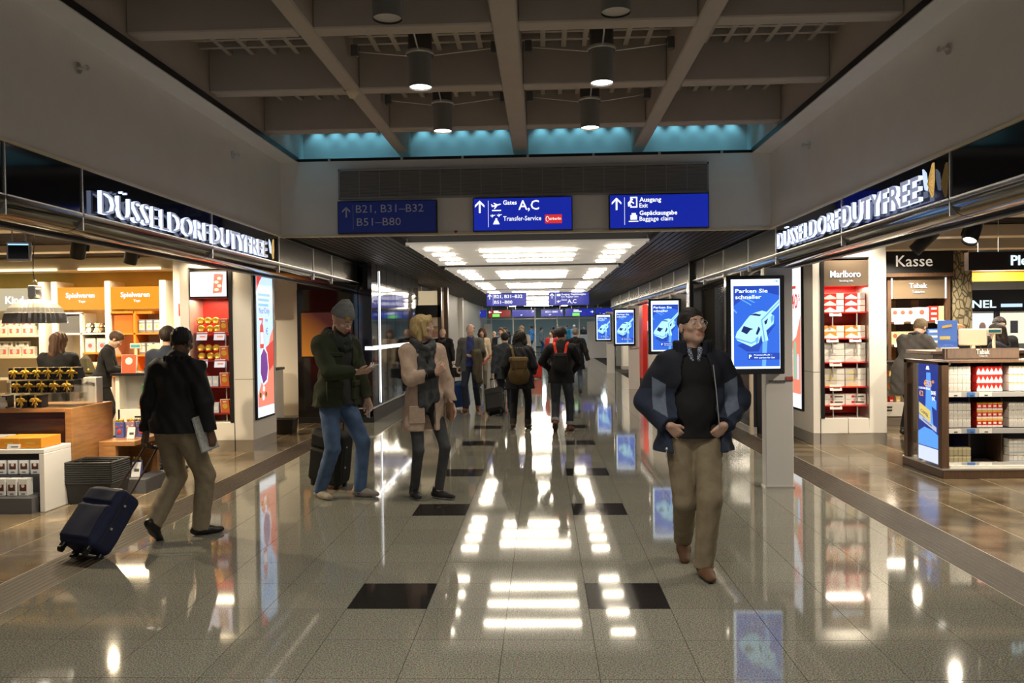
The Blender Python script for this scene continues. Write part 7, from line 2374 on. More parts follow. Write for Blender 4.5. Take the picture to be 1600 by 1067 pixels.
def backpack(label, t, J, S, w_, h, d_, m_, straps, cz=0.30, res=0.008, dy=0.0, flap=True, tag_=None, lab2=None, rz=0):
    """worn on the back of the figure t; top-level thing placed at the figure's back"""
    c = J['pv'] + J['Rt'] @ A3(0, -0.125 - d_ / 2 + dy, cz)
    wp = tw(t, c * S)
    b = thing('backpack', label, 'backpack', tuple(wp), math.degrees(t.rotation_euler.z) + rz)
    G = Field((-w_ / 2 - 0.06, -d_ / 2 - 0.08, -h / 2 - 0.06), (w_ / 2 + 0.06, d_ / 2 + 0.06, h / 2 + 0.08), res)
    G.rbox((0, 0, -h * 0.02), (w_ * 0.44, d_ / 2, h * 0.44), min(0.075, d_ * 0.45), 0.03)
    G.ell((0, -d_ * 0.1, -h * 0.2), (w_ * 0.56, d_ * 0.66, h * 0.32), 0.06)
    G.wrinkle(0.005, 20, 20, 24, 9)
    link('bag_body', G.mesh('bag_body', m_, np.diag([S, S, S, 1])), b)
    if flap:
        G = Field((-w_ / 2 - 0.08, -d_ / 2 - 0.1, -0.05), (w_ / 2 + 0.08, d_ / 2 + 0.06, h / 2 + 0.1), res)
        G.rbox((0, -d_ * 0.05, h * 0.36), (w_ * 0.50, d_ * 0.58, 0.05), 0.04, 0.02)
        G.rbox((0, -d_ * 0.58, h * 0.20), (w_ * 0.40, 0.018, h * 0.16), 0.012, 0.02)
        G.wrinkle(0.003, 24, 24, 24, 3)
        link('flap', G.mesh('flap', m_, np.diag([S, S, S, 1])), b)
        for sx in (-1, 1):
            MB().box(sx * w_ * 0.2 - 0.012, sx * w_ * 0.2 + 0.012, -d_ * 0.66 * S - 0.012, -d_ * 0.5, -h * 0.12, h * 0.22, c=0.003).build('buckle_strap', mat('strap_brown', (0.10, 0.065, 0.03), 0.6), b)
    else:
        MB().tube([(-w_ * 0.42, -d_ / 2 - 0.01, -h * 0.1), (-w_ * 0.36, -d_ / 2 - 0.012, h * 0.28), (w_ * 0.36, -d_ / 2 - 0.012, h * 0.28), (w_ * 0.42, -d_ / 2 - 0.01, -h * 0.1)], 0.004, 6).build('zip', M_BLACK, b)
        if tag_:
            MB().box(-0.012, 0.012, -d_ / 2 - 0.03, -d_ / 2 - 0.015, h * 0.12, h * 0.3, c=0.003).build('tab', tag_, b)
    if straps:
        iw = lambda p: (A3(*p) - c) * S
        for i in (0, 1):
            sg = -1 if i == 0 else 1
            G = Field((-0.35, -0.25, -0.45), (0.35, 0.5, 0.45), max(res, 0.007))
            pts = [J['up'](sg * 0.075, -0.135, 0.40), J['up'](sg * 0.10, -0.10, 0.535), J['up'](sg * 0.115, 0.0, 0.57), J['up'](sg * 0.115, 0.10, 0.50), J['up'](sg * 0.12, 0.14, 0.36), J['up'](sg * 0.16, 0.10, 0.22), J['up'](sg * 0.17, -0.06, 0.16)]
            pts = [p - c for p in pts]
            for a, q in zip(pts[:4], pts[1:5]):
                G.cone(a, q, 0.024, 0.024, 0.01)
            link('shoulder_strap', G.mesh('shoulder_strap', straps, np.diag([S, S, S, 1])), b)
    return b


# ------------------------------------------------------------------ 1 man in navy jacket, walking towards us on the right
c_navy = cloth('navy', (0.018, 0.028, 0.055))
c_dnavy = cloth('dark_navy', (0.010, 0.013, 0.024))
c_gblue = cloth('grey_blue', (0.13, 0.165, 0.23))
c_black = cloth('black', (0.007, 0.007, 0.009))
c_check = cloth('check', (0.12, 0.15, 0.22))
c_khaki = cloth('khaki', (0.215, 0.175, 0.112))


def z_navy(c, J):
    r = np.zeros(len(c), int)
    for i in (0, 1):
        sg = -1 if i == 0 else 1
        e, s_ = J['elb'][i], J['sh'][i]
        q = c - s_
        u = (e - s_) / np.linalg.norm(e - s_)
        tt = q @ u
        ax = (c[:, 0] - J['pv'][0]) * sg
        arm = (ax > 0.175)
        r[(c[:, 2] > s_[2] - 0.16) & (r == 0)] = 1
        band = arm & (c[:, 1] > s_[1] - 0.01) & (tt > 0.12) & (tt < 0.30) & (ax < 0.285) & (ax > 0.195)
        r[band] = 2
    return r


def ex_navy(t, J, S, vl):
    hp = J['hp']
    gl = MB()
    for sx in (-1, 1):
        ring = [vl(hp(sx * 0.032 + 0.023 * math.cos(a), 0.099 - 0.006 * abs(math.cos(a)), 0.004 + 0.017 * math.sin(a))) for a in np.arange(13) * PI / 6]
        gl.tube(ring, 0.0013 * S, 5)
        gl.tube([vl(hp(sx * 0.055, 0.094, 0.008)), vl(hp(sx * 0.078, 0.06, 0.01)), vl(hp(sx * 0.084, -0.005, 0.008))], 0.0014 * S, 5)
    gl.tube([vl(hp(-0.010, 0.1, 0.008)), vl(hp(0.010, 0.1, 0.008))], 0.0014 * S, 5)
    g = gl.build('glasses', M_STEEL, t)
    for sx in (-1, 1):
        MB().poly([vl(hp(sx * 0.032 + 0.022 * math.cos(a), 0.0985 - 0.006 * abs(math.cos(a)), 0.004 + 0.016 * math.sin(a))) for a in np.arange(12) * PI / 6]).build('lens', M_LENS, g)
    # checked shirt collar
    G = Field(J['neck0'] - 0.16, J['neck0'] + 0.14, 0.005)
    n0 = J['neck0']
    for q in range(12):
        a = PI / 2 + (q / 11 - 0.5) * 2 * PI * 0.86 + PI
        P1 = n0 + A3(0.064 * math.cos(a), 0.066 * math.sin(a) + 0.012, -0.02)
        G.cone(P1, P1 + A3(0, 0, 0.045), 0.009, 0.007, 0.008)
    G.cone(n0 + A3(-0.04, 0.075, 0.015), n0 + A3(-0.02, 0.105, -0.055), 0.018, 0.012, 0.01)
    G.cone(n0 + A3(0.04, 0.075, 0.015), n0 + A3(0.02, 0.105, -0.055), 0.018, 0.012, 0.01)
    mm = mat('check_shirt', (0.2, 0.24, 0.32), 0.8)
    nt_ = mm.node_tree
    if not any(n.type == 'TEX_CHECKER' for n in nt_.nodes):
        ck = nt_.nodes.new('ShaderNodeTexChecker')
        ck.inputs['Scale'].default_value = 90
        ck.inputs['Color1'].default_value = (0.35, 0.40, 0.5, 1)
        ck.inputs['Color2'].default_value = (0.03, 0.04, 0.08, 1)
        tcx = nt_.nodes.new('ShaderNodeTexCoord')
        nt_.links.new(tcx.outputs['Object'], ck.inputs['Vector'])
        nt_.links.new(ck.outputs['Color'], nt_.nodes['Principled BSDF'].inputs['Base Color'])
    link('shirt_collar', G.mesh('shirt_collar', mm, np.diag([S, S, S, 1.0])), t)
    # zip lines and drawstring
    MB().tube([vl(J['up'](-0.105, 0.155, 0.46)), vl(J['up'](-0.12, 0.165, 0.3)), vl(J['up'](-0.14, 0.165, 0.05))], 0.004 * S, 5).build('zip', M_STEEL, t)
    MB().ball(vl(J['pv'] + A3(0.2, 0.12, -0.10)), 0.012, 8).cyl(vl(J['pv'] + A3(0.2, 0.12, -0.10)), vl(J['pv'] + A3(0.205, 0.125, -0.16)), 0.004, 5).build('drawstring_toggle', M_STEEL, t)


man, JM, SM = person('man with glasses in an open navy and grey jacket, hands in khaki trouser pockets', (1.215, 5.38), 180, 1.71, 0.0055, 'fair', 1.04,
       feet=((-0.025, 0.17, 0, 3, 0), (0.035, -0.30, 0, -5, -28)), pelvis=(0, -0.03, 0.925), lean=(0, 0),
       hands=((-0.185, 0.095, 0.985), (0.185, 0.095, 0.985)), poles=((-1, -0.85, 0.1), (1, -0.85, 0.1)), handdir=((0.7, -0.12, -0.7), (-0.7, -0.12, -0.7)), palm=((0.4, -0.8, 0.1), (-0.4, -0.8, 0.1)), curl=(20, 20),
       head=(21, 8, 3), hair=('crop', (0.018, 0.014, 0.012)), swx=0.172, sdrop=0.025,
       under=dict(name='sweater', m=c_black, inf=0.022, hem=0.895, belly=0.045, sleeve=0.9, neck=-0.02, sinf=0.0, wr=0.004),
       top=dict(name='jacket', m=[c_navy, c_dnavy, c_gblue], inf=0.048, hem=0.80, flare=0.035, sinf=0.040, cuff=0.034, sleeve=0.99, neck=0.01, wr=0.009, wide=1.65, zone=z_navy,
                open=[(-0.3, 0.25, 0.185, 0.125), (0.25, 0.62, 0.125, 0.065)], collar=dict(m=c_dnavy, r=0.108, h=0.07, t=0.024, arc=0.78)),
       pants=dict(m=c_khaki, inf=0.016, w=(0.096, 0.076, 0.060), wr=0.007, hem=0.05), shoes=dict(m=mat('brown_suede', (0.10, 0.045, 0.02), 0.7), sole=mat('dark_sole', (0.03, 0.02, 0.015), 0.6), lace=mat('brown_lace', (0.12, 0.07, 0.03), 0.7)),
       extras=ex_navy)

# ------------------------------------------------------------------ 2 man in black jacket from behind with the navy suitcase
c_grey = cloth('khaki_grey', (0.25, 0.205, 0.135))
m2, J2, S2 = person('man in a black blouson and khaki trousers seen from behind, pulling a navy suitcase', (-2.62, 6.17), -14, 1.63, 0.006, 'dark', 1.04,
       feet=((-0.13, -0.25, 0, 4, -48), (0.075, 0.17, 0, -45, 0)), pelvis=(-0.01, -0.01, 0.935), lean=(4, 0), turn=0,
       hands=((-0.29, -0.04, 0.865), (0.285, 0.05, 0.875)), poles=((-0.8, -0.7, 0), (0.8, -0.7, 0)), curl=(95, 60), palm=((1, 0, 0), (-1, 0.1, 0)),
       head=(4, -16, 0), hair=('crop', (0.012, 0.010, 0.009)),
       top=dict(name='blouson', m=cloth('blouson_black', (0.006, 0.006, 0.007), 0.75), inf=0.045, hem=0.90, sinf=0.026, cuff=0.03, sleeve=0.95, neck=0.02, wr=0.009, belly=0.02, collar=dict(m=cloth('blouson_black', (0.006, 0.006, 0.007)), r=0.09, h=0.05, t=0.02, arc=0.95)),
       pants=dict(m=c_grey, inf=0.016, w=(0.096, 0.078, 0.066), wr=0.007, hem=0.045), shoes=dict(m=mat('black_shoe', (0.012, 0.011, 0.01), 0.4), sole=M_BLACK))
hw = tw(m2, J2['hands'][0][0] * S2 + J2['hands'][0][1] * 0.085 * S2 + J2['hands'][0][2] * 0.022)
sc1 = suitcase('navy fabric suitcase tilted behind the man in the black blouson', (-3.10, 5.60, 0.02), tuple(hw), (-0.35, -1.0, 0.3), 0.34, 0.22, 0.46, cloth('navy_case', (0.010, 0.016, 0.05), 0.8), 0.4)
hr_ = tw(m2, J2['hands'][1][0] * S2 + J2['hands'][1][1] * 0.06)
nw = thing('newspaper', 'folded grey newspaper held at the right side of the man in the black blouson', 'newspaper', tuple(hr_ + A3(-0.012, -0.012, -0.07)), -14, rot=(0.12, -0.22, -0.3))
MB().box(-0.006, 0.0, -0.10, 0.10, 0.0, 0.27, c=0.002).build('outer_sheet', mat('newsprint', (0.34, 0.36, 0.36), 0.8, noise=0.3, nscale=60), nw)
MB().box(0.0005, 0.006, -0.095, 0.097, 0.005, 0.275, c=0.002).build('inner_sheet', mat('newsprint2', (0.42, 0.43, 0.42), 0.8, noise=0.3, nscale=70), nw)
MB().cyl((0, -0.10, 0.003), (0, 0.10, 0.003), 0.008, 8).build('fold', mat('newsprint', (0.34, 0.36, 0.36)), nw)

# ------------------------------------------------------------------ 3 man in beanie with phone
c_olive = cloth('olive', (0.028, 0.036, 0.016))
c_jean = mat('jeans_blue', (0.075, 0.13, 0.25), 0.85, noise=0.35, nscale=7, bump=0.2, bscale=250)
c_charc = cloth('charcoal', (0.028, 0.032, 0.033))


def ex_beanie(t, J, S, vl):
    add_scarf(t, J, S, cloth('scarf_green', (0.025, 0.032, 0.030), bump=0.4, bscale=120), 0.006, 0.09, 0.042, loops=2, fall=0.03)
    hp, hs, Rh = J['hp'], J['hs'], J['Rh']
    G = Field(J['hc'] - 0.16, J['hc'] + 0.12, 0.0045)
    G.ell(hp(0, 0.022, -0.040), np.array((0.0605, 0.0675, 0.085)) * hs, 0.02, Rh)
    G.ell(hp(0, 0.060, -0.094), np.array((0.030, 0.025, 0.022)) * hs, 0.03, Rh)
    for sx in (-1, 1):
        G.ell(hp(sx * 0.047, 0.010, -0.066), np.array((0.018, 0.030, 0.025)) * hs, 0.03, Rh)
    G.cut(hp(0, 0, -0.045), Rh @ A3(0, 0.45, 1))
    G.ell(hp(0, 0.085, -0.062), np.array((0.027, 0.03, 0.011)) * hs, 0.005, Rh, True)
    link('beard', G.mesh('beard', mat('beard_brown', (0.10, 0.055, 0.03), 0.9, noise=0.3, nscale=90), np.diag([S, S, S, 1.0])), t)


mb_, JB, SB = person('tall bearded man in grey beanie, green parka and jeans looking down at his phone', (-1.78, 7.74), -124, 1.82, 0.006, 'fair', 1.02,
       feet=((-0.13, 0.16, 0, 20, 0), (0.12, -0.10, 0, -12, 0)), pelvis=(0.0, 0.0, 0.93), lean=(2, 0),
       hands=((-0.26, 0.16, 0.83), (0.03, 0.33, 1.17)), poles=((-0.6, -1, 0), (0.9, -0.5, -0.6)), handdir=(None, (-0.35, 0.9, 0.1)), palm=((1, 0.2, 0), (-0.5, -0.2, 1)), curl=(60, 60),
       head=(10, -26, 0), hair=('beanie', (0.19, 0.20, 0.20)),
       under=dict(name='sweater', m=c_charc, inf=0.024, hem=0.86, sleeve=0.8, sinf=0.0, neck=-0.02, wr=0.005),
       top=dict(name='parka', m=c_olive, inf=0.046, hem=0.85, flare=0.02, sinf=0.026, sleeve=0.97, wr=0.010, neck=0.0, open=[(-0.2, 0.62, 0.075, 0.085)], collar=dict(m=cloth('parka_lining', (0.06, 0.055, 0.035)), r=0.115, h=0.055, t=0.024, arc=0.75),
                pockets=[(0.13, -0.02, 0.15, 0.17), (0.12, 0.30, 0.12, 0.12), (-0.13, -0.02, 0.15, 0.17)], pocket_y=0.158, pocket_k=0.25, pocket_r=200),
       pants=dict(m=c_jean, inf=0.012, w=(0.092, 0.066, 0.054), wr=0.007, hem=0.045),
       shoes=dict(m=mat('grey_trainer', (0.33, 0.29, 0.23), 0.8), sole=mat('pale_sole', (0.45, 0.42, 0.38), 0.6), sole_h=0.022, lace=mat('pale_lace', (0.5, 0.48, 0.42), 0.8), stripe=mat('stripe_blue', (0.05, 0.08, 0.35), 0.6)), extras=ex_beanie)
hb_ = JB['hands'][1]
pw = tw(mb_, (hb_[0] + hb_[1] * 0.125 + hb_[2] * 0.028) * SB)
ph = thing('phone', 'pale phone in the hand of the man in the beanie', 'phone', tuple(pw), 0, rot=(0.45, 0.0, (-128 + 16) * D2R))
MB().box(-0.034, 0.034, -0.07, 0.07, -0.004, 0.004, c=0.003).build('case', mat('phone_white', (0.7, 0.7, 0.7), 0.3), ph)
MB().box(-0.03, 0.03, -0.062, 0.062, 0.004, 0.0048).build('screen', emis('phone_glow', (0.7, 0.85, 1.0), 0.8), ph)
hl = JB['hands'][0]
hlw = tw(mb_, (hl[0] + hl[1] * 0.10 + hl[2] * 0.03) * SB)
pa = thing('paper_cup', 'small pale card held in the lowered hand of the man in the beanie', 'card', tuple(hlw + A3(0, 0, -0.06)), -60)
pa.name = 'boarding_card'
MB().box(-0.05, 0.05, -0.002, 0.002, -0.02, 0.10, c=0.0008).build('card', M_CARD, pa)
MB().box(-0.04, 0.02, -0.003, -0.002, 0.0, 0.03).build('print', M_INK, pa)
suitcase('black suitcase standing behind the legs of the man in the beanie', (-2.00, 8.22, 0.01), (-1.86, 8.02, 0.98), (-0.3, -1.0, 0.2), 0.38, 0.24, 0.55, cloth('black_case', (0.010, 0.010, 0.010), 0.7), 0.4)

# ------------------------------------------------------------------ 4 blonde woman
c_pink = cloth('pink_beige', (0.56, 0.42, 0.33), bump=0.35, bscale=90)
c_gjean = mat('jeans_grey', (0.055, 0.058, 0.062), 0.85, noise=0.35, nscale=9, bump=0.2, bscale=250)


def ex_woman(t, J, S, vl):
    add_scarf(t, J, S, mat('scarf_plaid', (0.075, 0.08, 0.085), 0.95, noise=0.6, nscale=14, bump=0.3, bscale=150), 0.006, 0.088, 0.040, loops=2, fall=0.035,
              tails=[[((0.05, 0.10, -0.08), 0.05), ((0.055, 0.16, -0.30), 0.06), ((0.05, 0.15, -0.56), 0.07)], [((-0.02, 0.10, -0.08), 0.05), ((-0.035, 0.16, -0.30), 0.055), ((-0.045, 0.14, -0.50), 0.06)]])
    for i in (0, 1):
        w_, e_ = J['wri'][i], J['elb'][i]
        d = (w_ - e_) / np.linalg.norm(w_ - e_)
        MB().cyl(vl(w_ - d * 0.075), vl(w_ - d * 0.004), 0.043 * S, 16, 0, 0.038 * S).build('cuff', cloth('cuff_black', (0.006, 0.006, 0.007)), t)


wm, JW, SW = person('blonde woman in a pale pink long cardigan coat and grey scarf, head turned away', (-0.92, 7.68), -150, 1.72, 0.006, 'fair', 0.92, True,
       feet=((-0.10, 0.10, 0, 30, 0), (0.09, -0.06, 0, -8, 0)), pelvis=(0.0, 0.0, 0.935), lean=(-2, 0),
       hands=((-0.27, 0.10, 0.83), (-0.03, 0.24, 1.22)), poles=((-0.6, -1, 0), (1.0, -0.45, -0.7)), handdir=(None, (-0.75, 0.2, 0.6)), palm=((1, 0.2, 0), (-0.3, -0.9, 0.2)), curl=(40, 90),
       head=(52, 3, 0), hair=('bob', (0.58, 0.43, 0.19)),
       under=dict(name='shirt', m=cloth('dark_shirt', (0.012, 0.012, 0.014)), inf=0.016, hem=0.86, sleeve=0.7, sinf=0.0, neck=-0.02),
       top=dict(name='long_cardigan', m=c_pink, inf=0.034, hem=0.665, flare=0.035, sinf=0.026, sleeve=0.90, wr=0.006, neck=-0.01, open=[(-0.4, 0.62, 0.055, 0.075)], pockets=[(0.125, -0.20, 0.15, 0.17)], flap=False, pocket_y=0.168, pocket_k=0.35, pocket_r=220),
       pants=dict(m=c_gjean, inf=0.006, w=(0.078, 0.052, 0.042), wr=0.003, hem=0.085),
       shoes=dict(m=mat('black_trainer', (0.010, 0.010, 0.011), 0.7), sole=mat('white_sole', (0.6, 0.58, 0.55), 0.6), sole_h=0.018, lace=mat('black_lace', (0.03, 0.03, 0.03), 0.8)), extras=ex_woman)
hl = JW['hands'][0]
cw = tw(wm, (hl[0] + hl[1] * 0.07 + hl[2] * 0.03) * SW)
cb = thing('clutch_bag', 'tan clutch bag hanging in the lowered hand of the blonde woman', 'bag', tuple(cw + A3(-0.01, -0.02, 0.02)), -65, rot=(0.0, 0.22, -1.2))
MB().box(-0.085, 0.085, -0.014, 0.014, -0.10, 0.10, c=0.008).build('bag_body', mat('tan_leather', (0.33, 0.20, 0.13), 0.5), cb)
MB().box(-0.087, 0.087, -0.018, 0.0, -0.02, 0.102, c=0.006).build('flap', mat('tan_leather', (0.33, 0.20, 0.13)), cb)
MB().box(-0.012, 0.012, -0.021, -0.017, -0.015, 0.005).build('clasp', M_GOLD, cb)

# ------------------------------------------------------------------ people in the middle distance
B_SH = dict(m=mat('black_shoe', (0.012, 0.011, 0.01)), sole=M_BLACK)
BR_SH = dict(m=mat('brown_shoe', (0.14, 0.045, 0.02), 0.5), sole=mat('dark_sole', (0.03, 0.02, 0.015)))
R1_, R2_, R3_ = 0.010, 0.012, 0.017
c_djean = cloth('dark_jeans', (0.016, 0.022, 0.042))
c_gblaz = cloth('grey_blazer', (0.105, 0.10, 0.092))


def coat_on_arm(label, t, J, S, i, m_):
    e, w_ = J['elb'][i], J['wri'][i]
    mid = (e + w_ * 1.6) / 2.6
    p = tw(t, mid * S)
    c = thing('coat', label, 'coat', tuple(p), math.degrees(t.rotation_euler.z))
    G = Field((-0.3, -0.3, -0.62), (0.3, 0.3, 0.16), 0.012)
    G.cone((-0.06, -0.04, 0.03), (0.03, 0.10, 0.05), 0.075, 0.08, 0.03)
    G.cone((-0.03, 0.04, 0.0), (0.0, 0.06, -0.36), 0.10, 0.11, 0.04, (A3(1, 0, 0), 0.8))
    G.cone((0.02, 0.10, 0.0), (-0.06, 0.12, -0.50), 0.075, 0.06, 0.04)
    G.wrinkle(0.012, 30, 30, 14, 8)
    link('folded_cloth', G.mesh('folded_cloth', m_), c)
    G = Field((-0.25, -0.2, -0.05), (0.25, 0.3, 0.2), 0.012)
    G.cone((-0.12, 0.02, 0.06), (0.08, 0.12, 0.07), 0.05, 0.045, 0.02)
    G.wrinkle(0.008, 40, 40, 30, 2)
    link('lining', G.mesh('lining', cloth('coat_lining', (0.03, 0.025, 0.02))), c)
    return c


p5, J5, S5 = person('balding man in grey blazer and blue shirt walking with a blue suitcase', (-1.20, 15.9), 176, 1.70, R1_, 'fair', 1.05,
       feet=((-0.11, -0.16, 0, 6, -18), (0.10, 0.14, 0, -6, 0)), pelvis=(0, 0, 0.92), hands=((-0.10, 0.26, 1.12), (0.30, -0.10, 0.84)), poles=((-0.8, -0.8, -0.2), (0.5, -1, 0)), palm=((0.2, -0.3, 1), (-1, 0, 0)), curl=(50, 90),
       hair=('balding', (0.06, 0.045, 0.035)), under=dict(name='shirt', m=cloth('blue_shirt', (0.035, 0.05, 0.20)), inf=0.016, hem=0.90, sleeve=0.5, sinf=0.0, neck=0.0),
       top=dict(name='blazer', m=c_gblaz, inf=0.034, hem=0.80, sinf=0.02, sleeve=0.93, wr=0.006, open=[(-0.3, 0.6, 0.095, 0.06)]),
       pants=dict(m=c_djean, inf=0.014, hem=0.05), shoes=BR_SH)
coat_on_arm('olive brown coat draped over the arm of the man in the grey blazer', p5, J5, S5, 0, cloth('olive_coat', (0.075, 0.06, 0.035)))
h5 = tw(p5, J5['hands'][1][0] * S5 + J5['hands'][1][1] * 0.08)
suitcase('bright blue hard suitcase pulled by the man in the grey blazer', (-1.42, 16.22, 0.01), tuple(h5), (0.0, -1, 0.3), 0.36, 0.22, 0.50, mat('case_blue', (0.02, 0.06, 0.22), 0.35), 0.4, soft=False)
p6, J6, S6 = person('older man in a long black coat and hanging scarf standing left of the corridor', (-2.30, 20.35), 172, 1.62, R2_, 'fair', 1.12,
       hands=((-0.30, 0.03, 0.80), (0.30, 0.03, 0.80)), hair=('balding', (0.35, 0.33, 0.3)), top=dict(name='long_coat', m=c_black, inf=0.04, hem=0.42, flare=0.05, sinf=0.03, wr=0.008, collar=dict(m=c_black, r=0.09, h=0.04, t=0.02)),
       pants=dict(m=c_black), shoes=B_SH,
       extras=lambda t, J, S, vl: add_scarf(t, J, S, mat('scarf_dark', (0.09, 0.065, 0.06), 0.95, noise=0.6, nscale=25), 0.012, 0.085, 0.03, loops=1, tails=[[((0.07, 0.10, -0.05), 0.035), ((0.08, 0.17, -0.3), 0.035), ((0.08, 0.17, -0.52), 0.035)], [((-0.07, 0.10, -0.05), 0.035), ((-0.08, 0.17, -0.3), 0.035), ((-0.08, 0.17, -0.48), 0.035)]]))
hb6 = tw(p6, J6['hands'][0][0] * S6 + J6['hands'][0][1] * 0.09)
bg = thing('handbag', 'black handbag held by the older man in the long coat', 'bag', tuple(hb6 + A3(0.02, 0, -0.30)), -10)
MB().box(-0.15, 0.15, -0.05, 0.05, -0.02, 0.22, c=0.02).build('bag_body', M_BLACK, bg)
MB().tube([(-0.08, 0, 0.21), (-0.05, 0, 0.30), (0.05, 0, 0.30), (0.08, 0, 0.21)], 0.01, 6).build('handle', M_BLACK, bg)
p7, J7, S7 = person('dark haired woman in a dark parka seen from behind with a brown backpack', (-0.15, 12.9), -4, 1.54, R1_, 'fair', 1.05, True,
       feet=((-0.13, -0.06, 0, 6, -10), (0.12, 0.12, 0, -14, 0)), hands=((-0.28, 0.10, 0.95), (0.22, 0.20, 1.02)), head=(-6, -8, 0), hair=('curly', (0.014, 0.009, 0.007)),
       top=dict(name='parka', m=cloth('parka_black', (0.010, 0.011, 0.016)), inf=0.055, hem=0.74, flare=0.03, sinf=0.035, wr=0.010, neck=0.03, collar=dict(m=cloth('hood_fur', (0.20, 0.16, 0.10)), r=0.10, h=0.02, t=0.016)),
       pants=dict(m=cloth('leggings', (0.008, 0.009, 0.012)), inf=0.01), shoes=dict(m=mat('brown_boot', (0.04, 0.022, 0.014), 0.5), sole=M_BLACK, shaft=0.06))
backpack('large brown canvas backpack worn by the dark haired woman', p7, J7, S7, 0.34, 0.50, 0.17, cloth('canvas_brown', (0.105, 0.065, 0.020)), cloth('canvas_strap', (0.13, 0.09, 0.035)), 0.16, 0.009, -0.02, rz=14)
h7 = tw(p7, J7['hands'][0][0] * S7)
p7b, J7b, S7b = person('person in dark clothes half hidden behind the woman with the brown backpack', (-0.50, 15.4), 4, 1.52, R1_, 'fair', 1.05,
       feet=((-0.09, -0.10, 0, 4, -14), (0.10, 0.12, 0, -4, 0)), hands=((-0.27, -0.08, 0.82), (0.2, 0.2, 0.95)), hair=('short', (0.012, 0.010, 0.009)), top=dict(name='jacket', m=cloth('slate', (0.028, 0.035, 0.045)), inf=0.05, hem=0.76, sinf=0.03, wr=0.008), pants=dict(m=c_djean), shoes=B_SH)
suitcase('black wheeled suitcase left of the woman with the brown backpack', (-0.66, 14.9, 0.01), tuple(tw(p7b, J7b['hands'][0][0] * S7b + J7b['hands'][0][1] * 0.08)), (-0.2, -1, 0.3), 0.34, 0.22, 0.48, cloth('black_case', (0.010, 0.010, 0.010)), 0.4)
p8, J8, S8 = person('young man seen from behind with red backpack straps and rolled jeans', (0.50, 12.55), -4, 1.60, R1_, 'tan', 1.02,
       feet=((-0.10, -0.18, 0, 4, -40), (0.13, 0.12, 0, -14, 0)), hands=((-0.20, 0.26, 1.05), (0.20, 0.24, 1.02)), poles=((-1, -0.6, 0), (1, -0.6, -0.1)), head=(-28, -6, 0), hair=('short', (0.010, 0.008, 0.007)),
       top=dict(name='jumper', m=c_black, inf=0.034, hem=0.83, sinf=0.024, wr=0.007, neck=0.02), pants=dict(m=mat('jeans_dark', (0.035, 0.045, 0.062), 0.85, noise=0.3, nscale=8), inf=0.014, hem=0.10, rolled=mat('denim_pale', (0.25, 0.26, 0.28), 0.85), w=(0.090, 0.068, 0.056)), shoes=BR_SH)
backpack('flat black backpack with red shoulder straps on the young man', p8, J8, S8, 0.26, 0.36, 0.08, c_black, cloth('strap_red', (0.75, 0.05, 0.03)), 0.26, 0.009, 0.01, flap=False)
p9, J9, S9 = person('grey haired person in a dark coat and jeans walking away with a black backpack', (1.02, 19.9), -6, 1.58, R2_, 'fair', 1.08,
       feet=((-0.10, -0.12, 0, 4, -20), (0.11, 0.14, 0, -6, 0)), hands=((-0.26, 0.12, 0.92), (0.36, -0.04, 0.83)), hair=('short', (0.22, 0.20, 0.17)), top=dict(name='coat', m=cloth('coat_black', (0.008, 0.008, 0.011)), inf=0.042, hem=0.66, flare=0.03, sinf=0.026, wr=0.007),
       pants=dict(m=mat('jeans_mid', (0.10, 0.14, 0.22), 0.85, noise=0.25, nscale=8), inf=0.012), shoes=B_SH)
backpack('dark backpack with a small white tab on the grey haired person', p9, J9, S9, 0.30, 0.42, 0.14, cloth('pack_dark', (0.012, 0.012, 0.02)), c_black, 0.27, 0.011, 0.0, flap=False, tag_=M_CARD)
person('woman with curly brown hair in a cream jacket walking towards us', (-1.46, 22.4), 178, 1.60, R2_, 'fair', 1.0, True, feet=((-0.09, 0.1, 0, 4, 0), (0.09, -0.12, 0, -4, -15)), hair=('curly', (0.075, 0.030, 0.016)),
       under=dict(name='blouse', m=cloth('brown_top', (0.14, 0.09, 0.06)), inf=0.014, hem=0.88, sleeve=0.6, sinf=0.0), top=dict(name='jacket', m=cloth('cream_jacket', (0.55, 0.46, 0.33)), inf=0.034, hem=0.74, sinf=0.022, open=[(-0.3, 0.6, 0.06, 0.07)]), pants=dict(m=cloth('taupe', (0.20, 0.16, 0.12))), shoes=B_SH)
p11, J11, S11 = person('man in a dark jacket and pale shirt holding a red strap', (-0.90, 21.8), 168, 1.62, R2_, 'fair', 1.08, feet=((-0.1, 0.12, 0, 4, 0), (0.1, -0.1, 0, -4, -15)), hands=((-0.26, 0.05, 0.82), (0.04, 0.30, 1.06)), poles=((-0.3, -1, 0), (0.9, -0.6, -0.3)),
       hair=('short', (0.07, 0.04, 0.025)), under=dict(name='shirt', m=cloth('pale_shirt', (0.42, 0.45, 0.48)), inf=0.018, hem=0.86, sleeve=0.5, sinf=0.0), top=dict(name='jacket', m=c_dnavy, inf=0.042, hem=0.80, sinf=0.028, open=[(-0.3, 0.6, 0.10, 0.08)]), pants=dict(m=c_djean), shoes=B_SH)
q0 = tw(p11, J11['hands'][1][0] * S11 + A3(0.0, 0.02, 0))
ss = thing('red_strap', 'red strap leading down from the hand of the man in the pale shirt', 'strap', tuple(q0))
MB().tube([(0, -0.05, 0.03), (-0.18, -0.1, -0.08), (-0.34, -0.12, -0.26), (-0.46, -0.14, -0.33)], 0.016, 8).build('band', cloth('strap_coral', (0.65, 0.08, 0.08)), ss)
MB().ball((0, -0.05, 0.03), 0.03, 8).build('knot', cloth('strap_coral', (0.65, 0.08, 0.08)), ss)
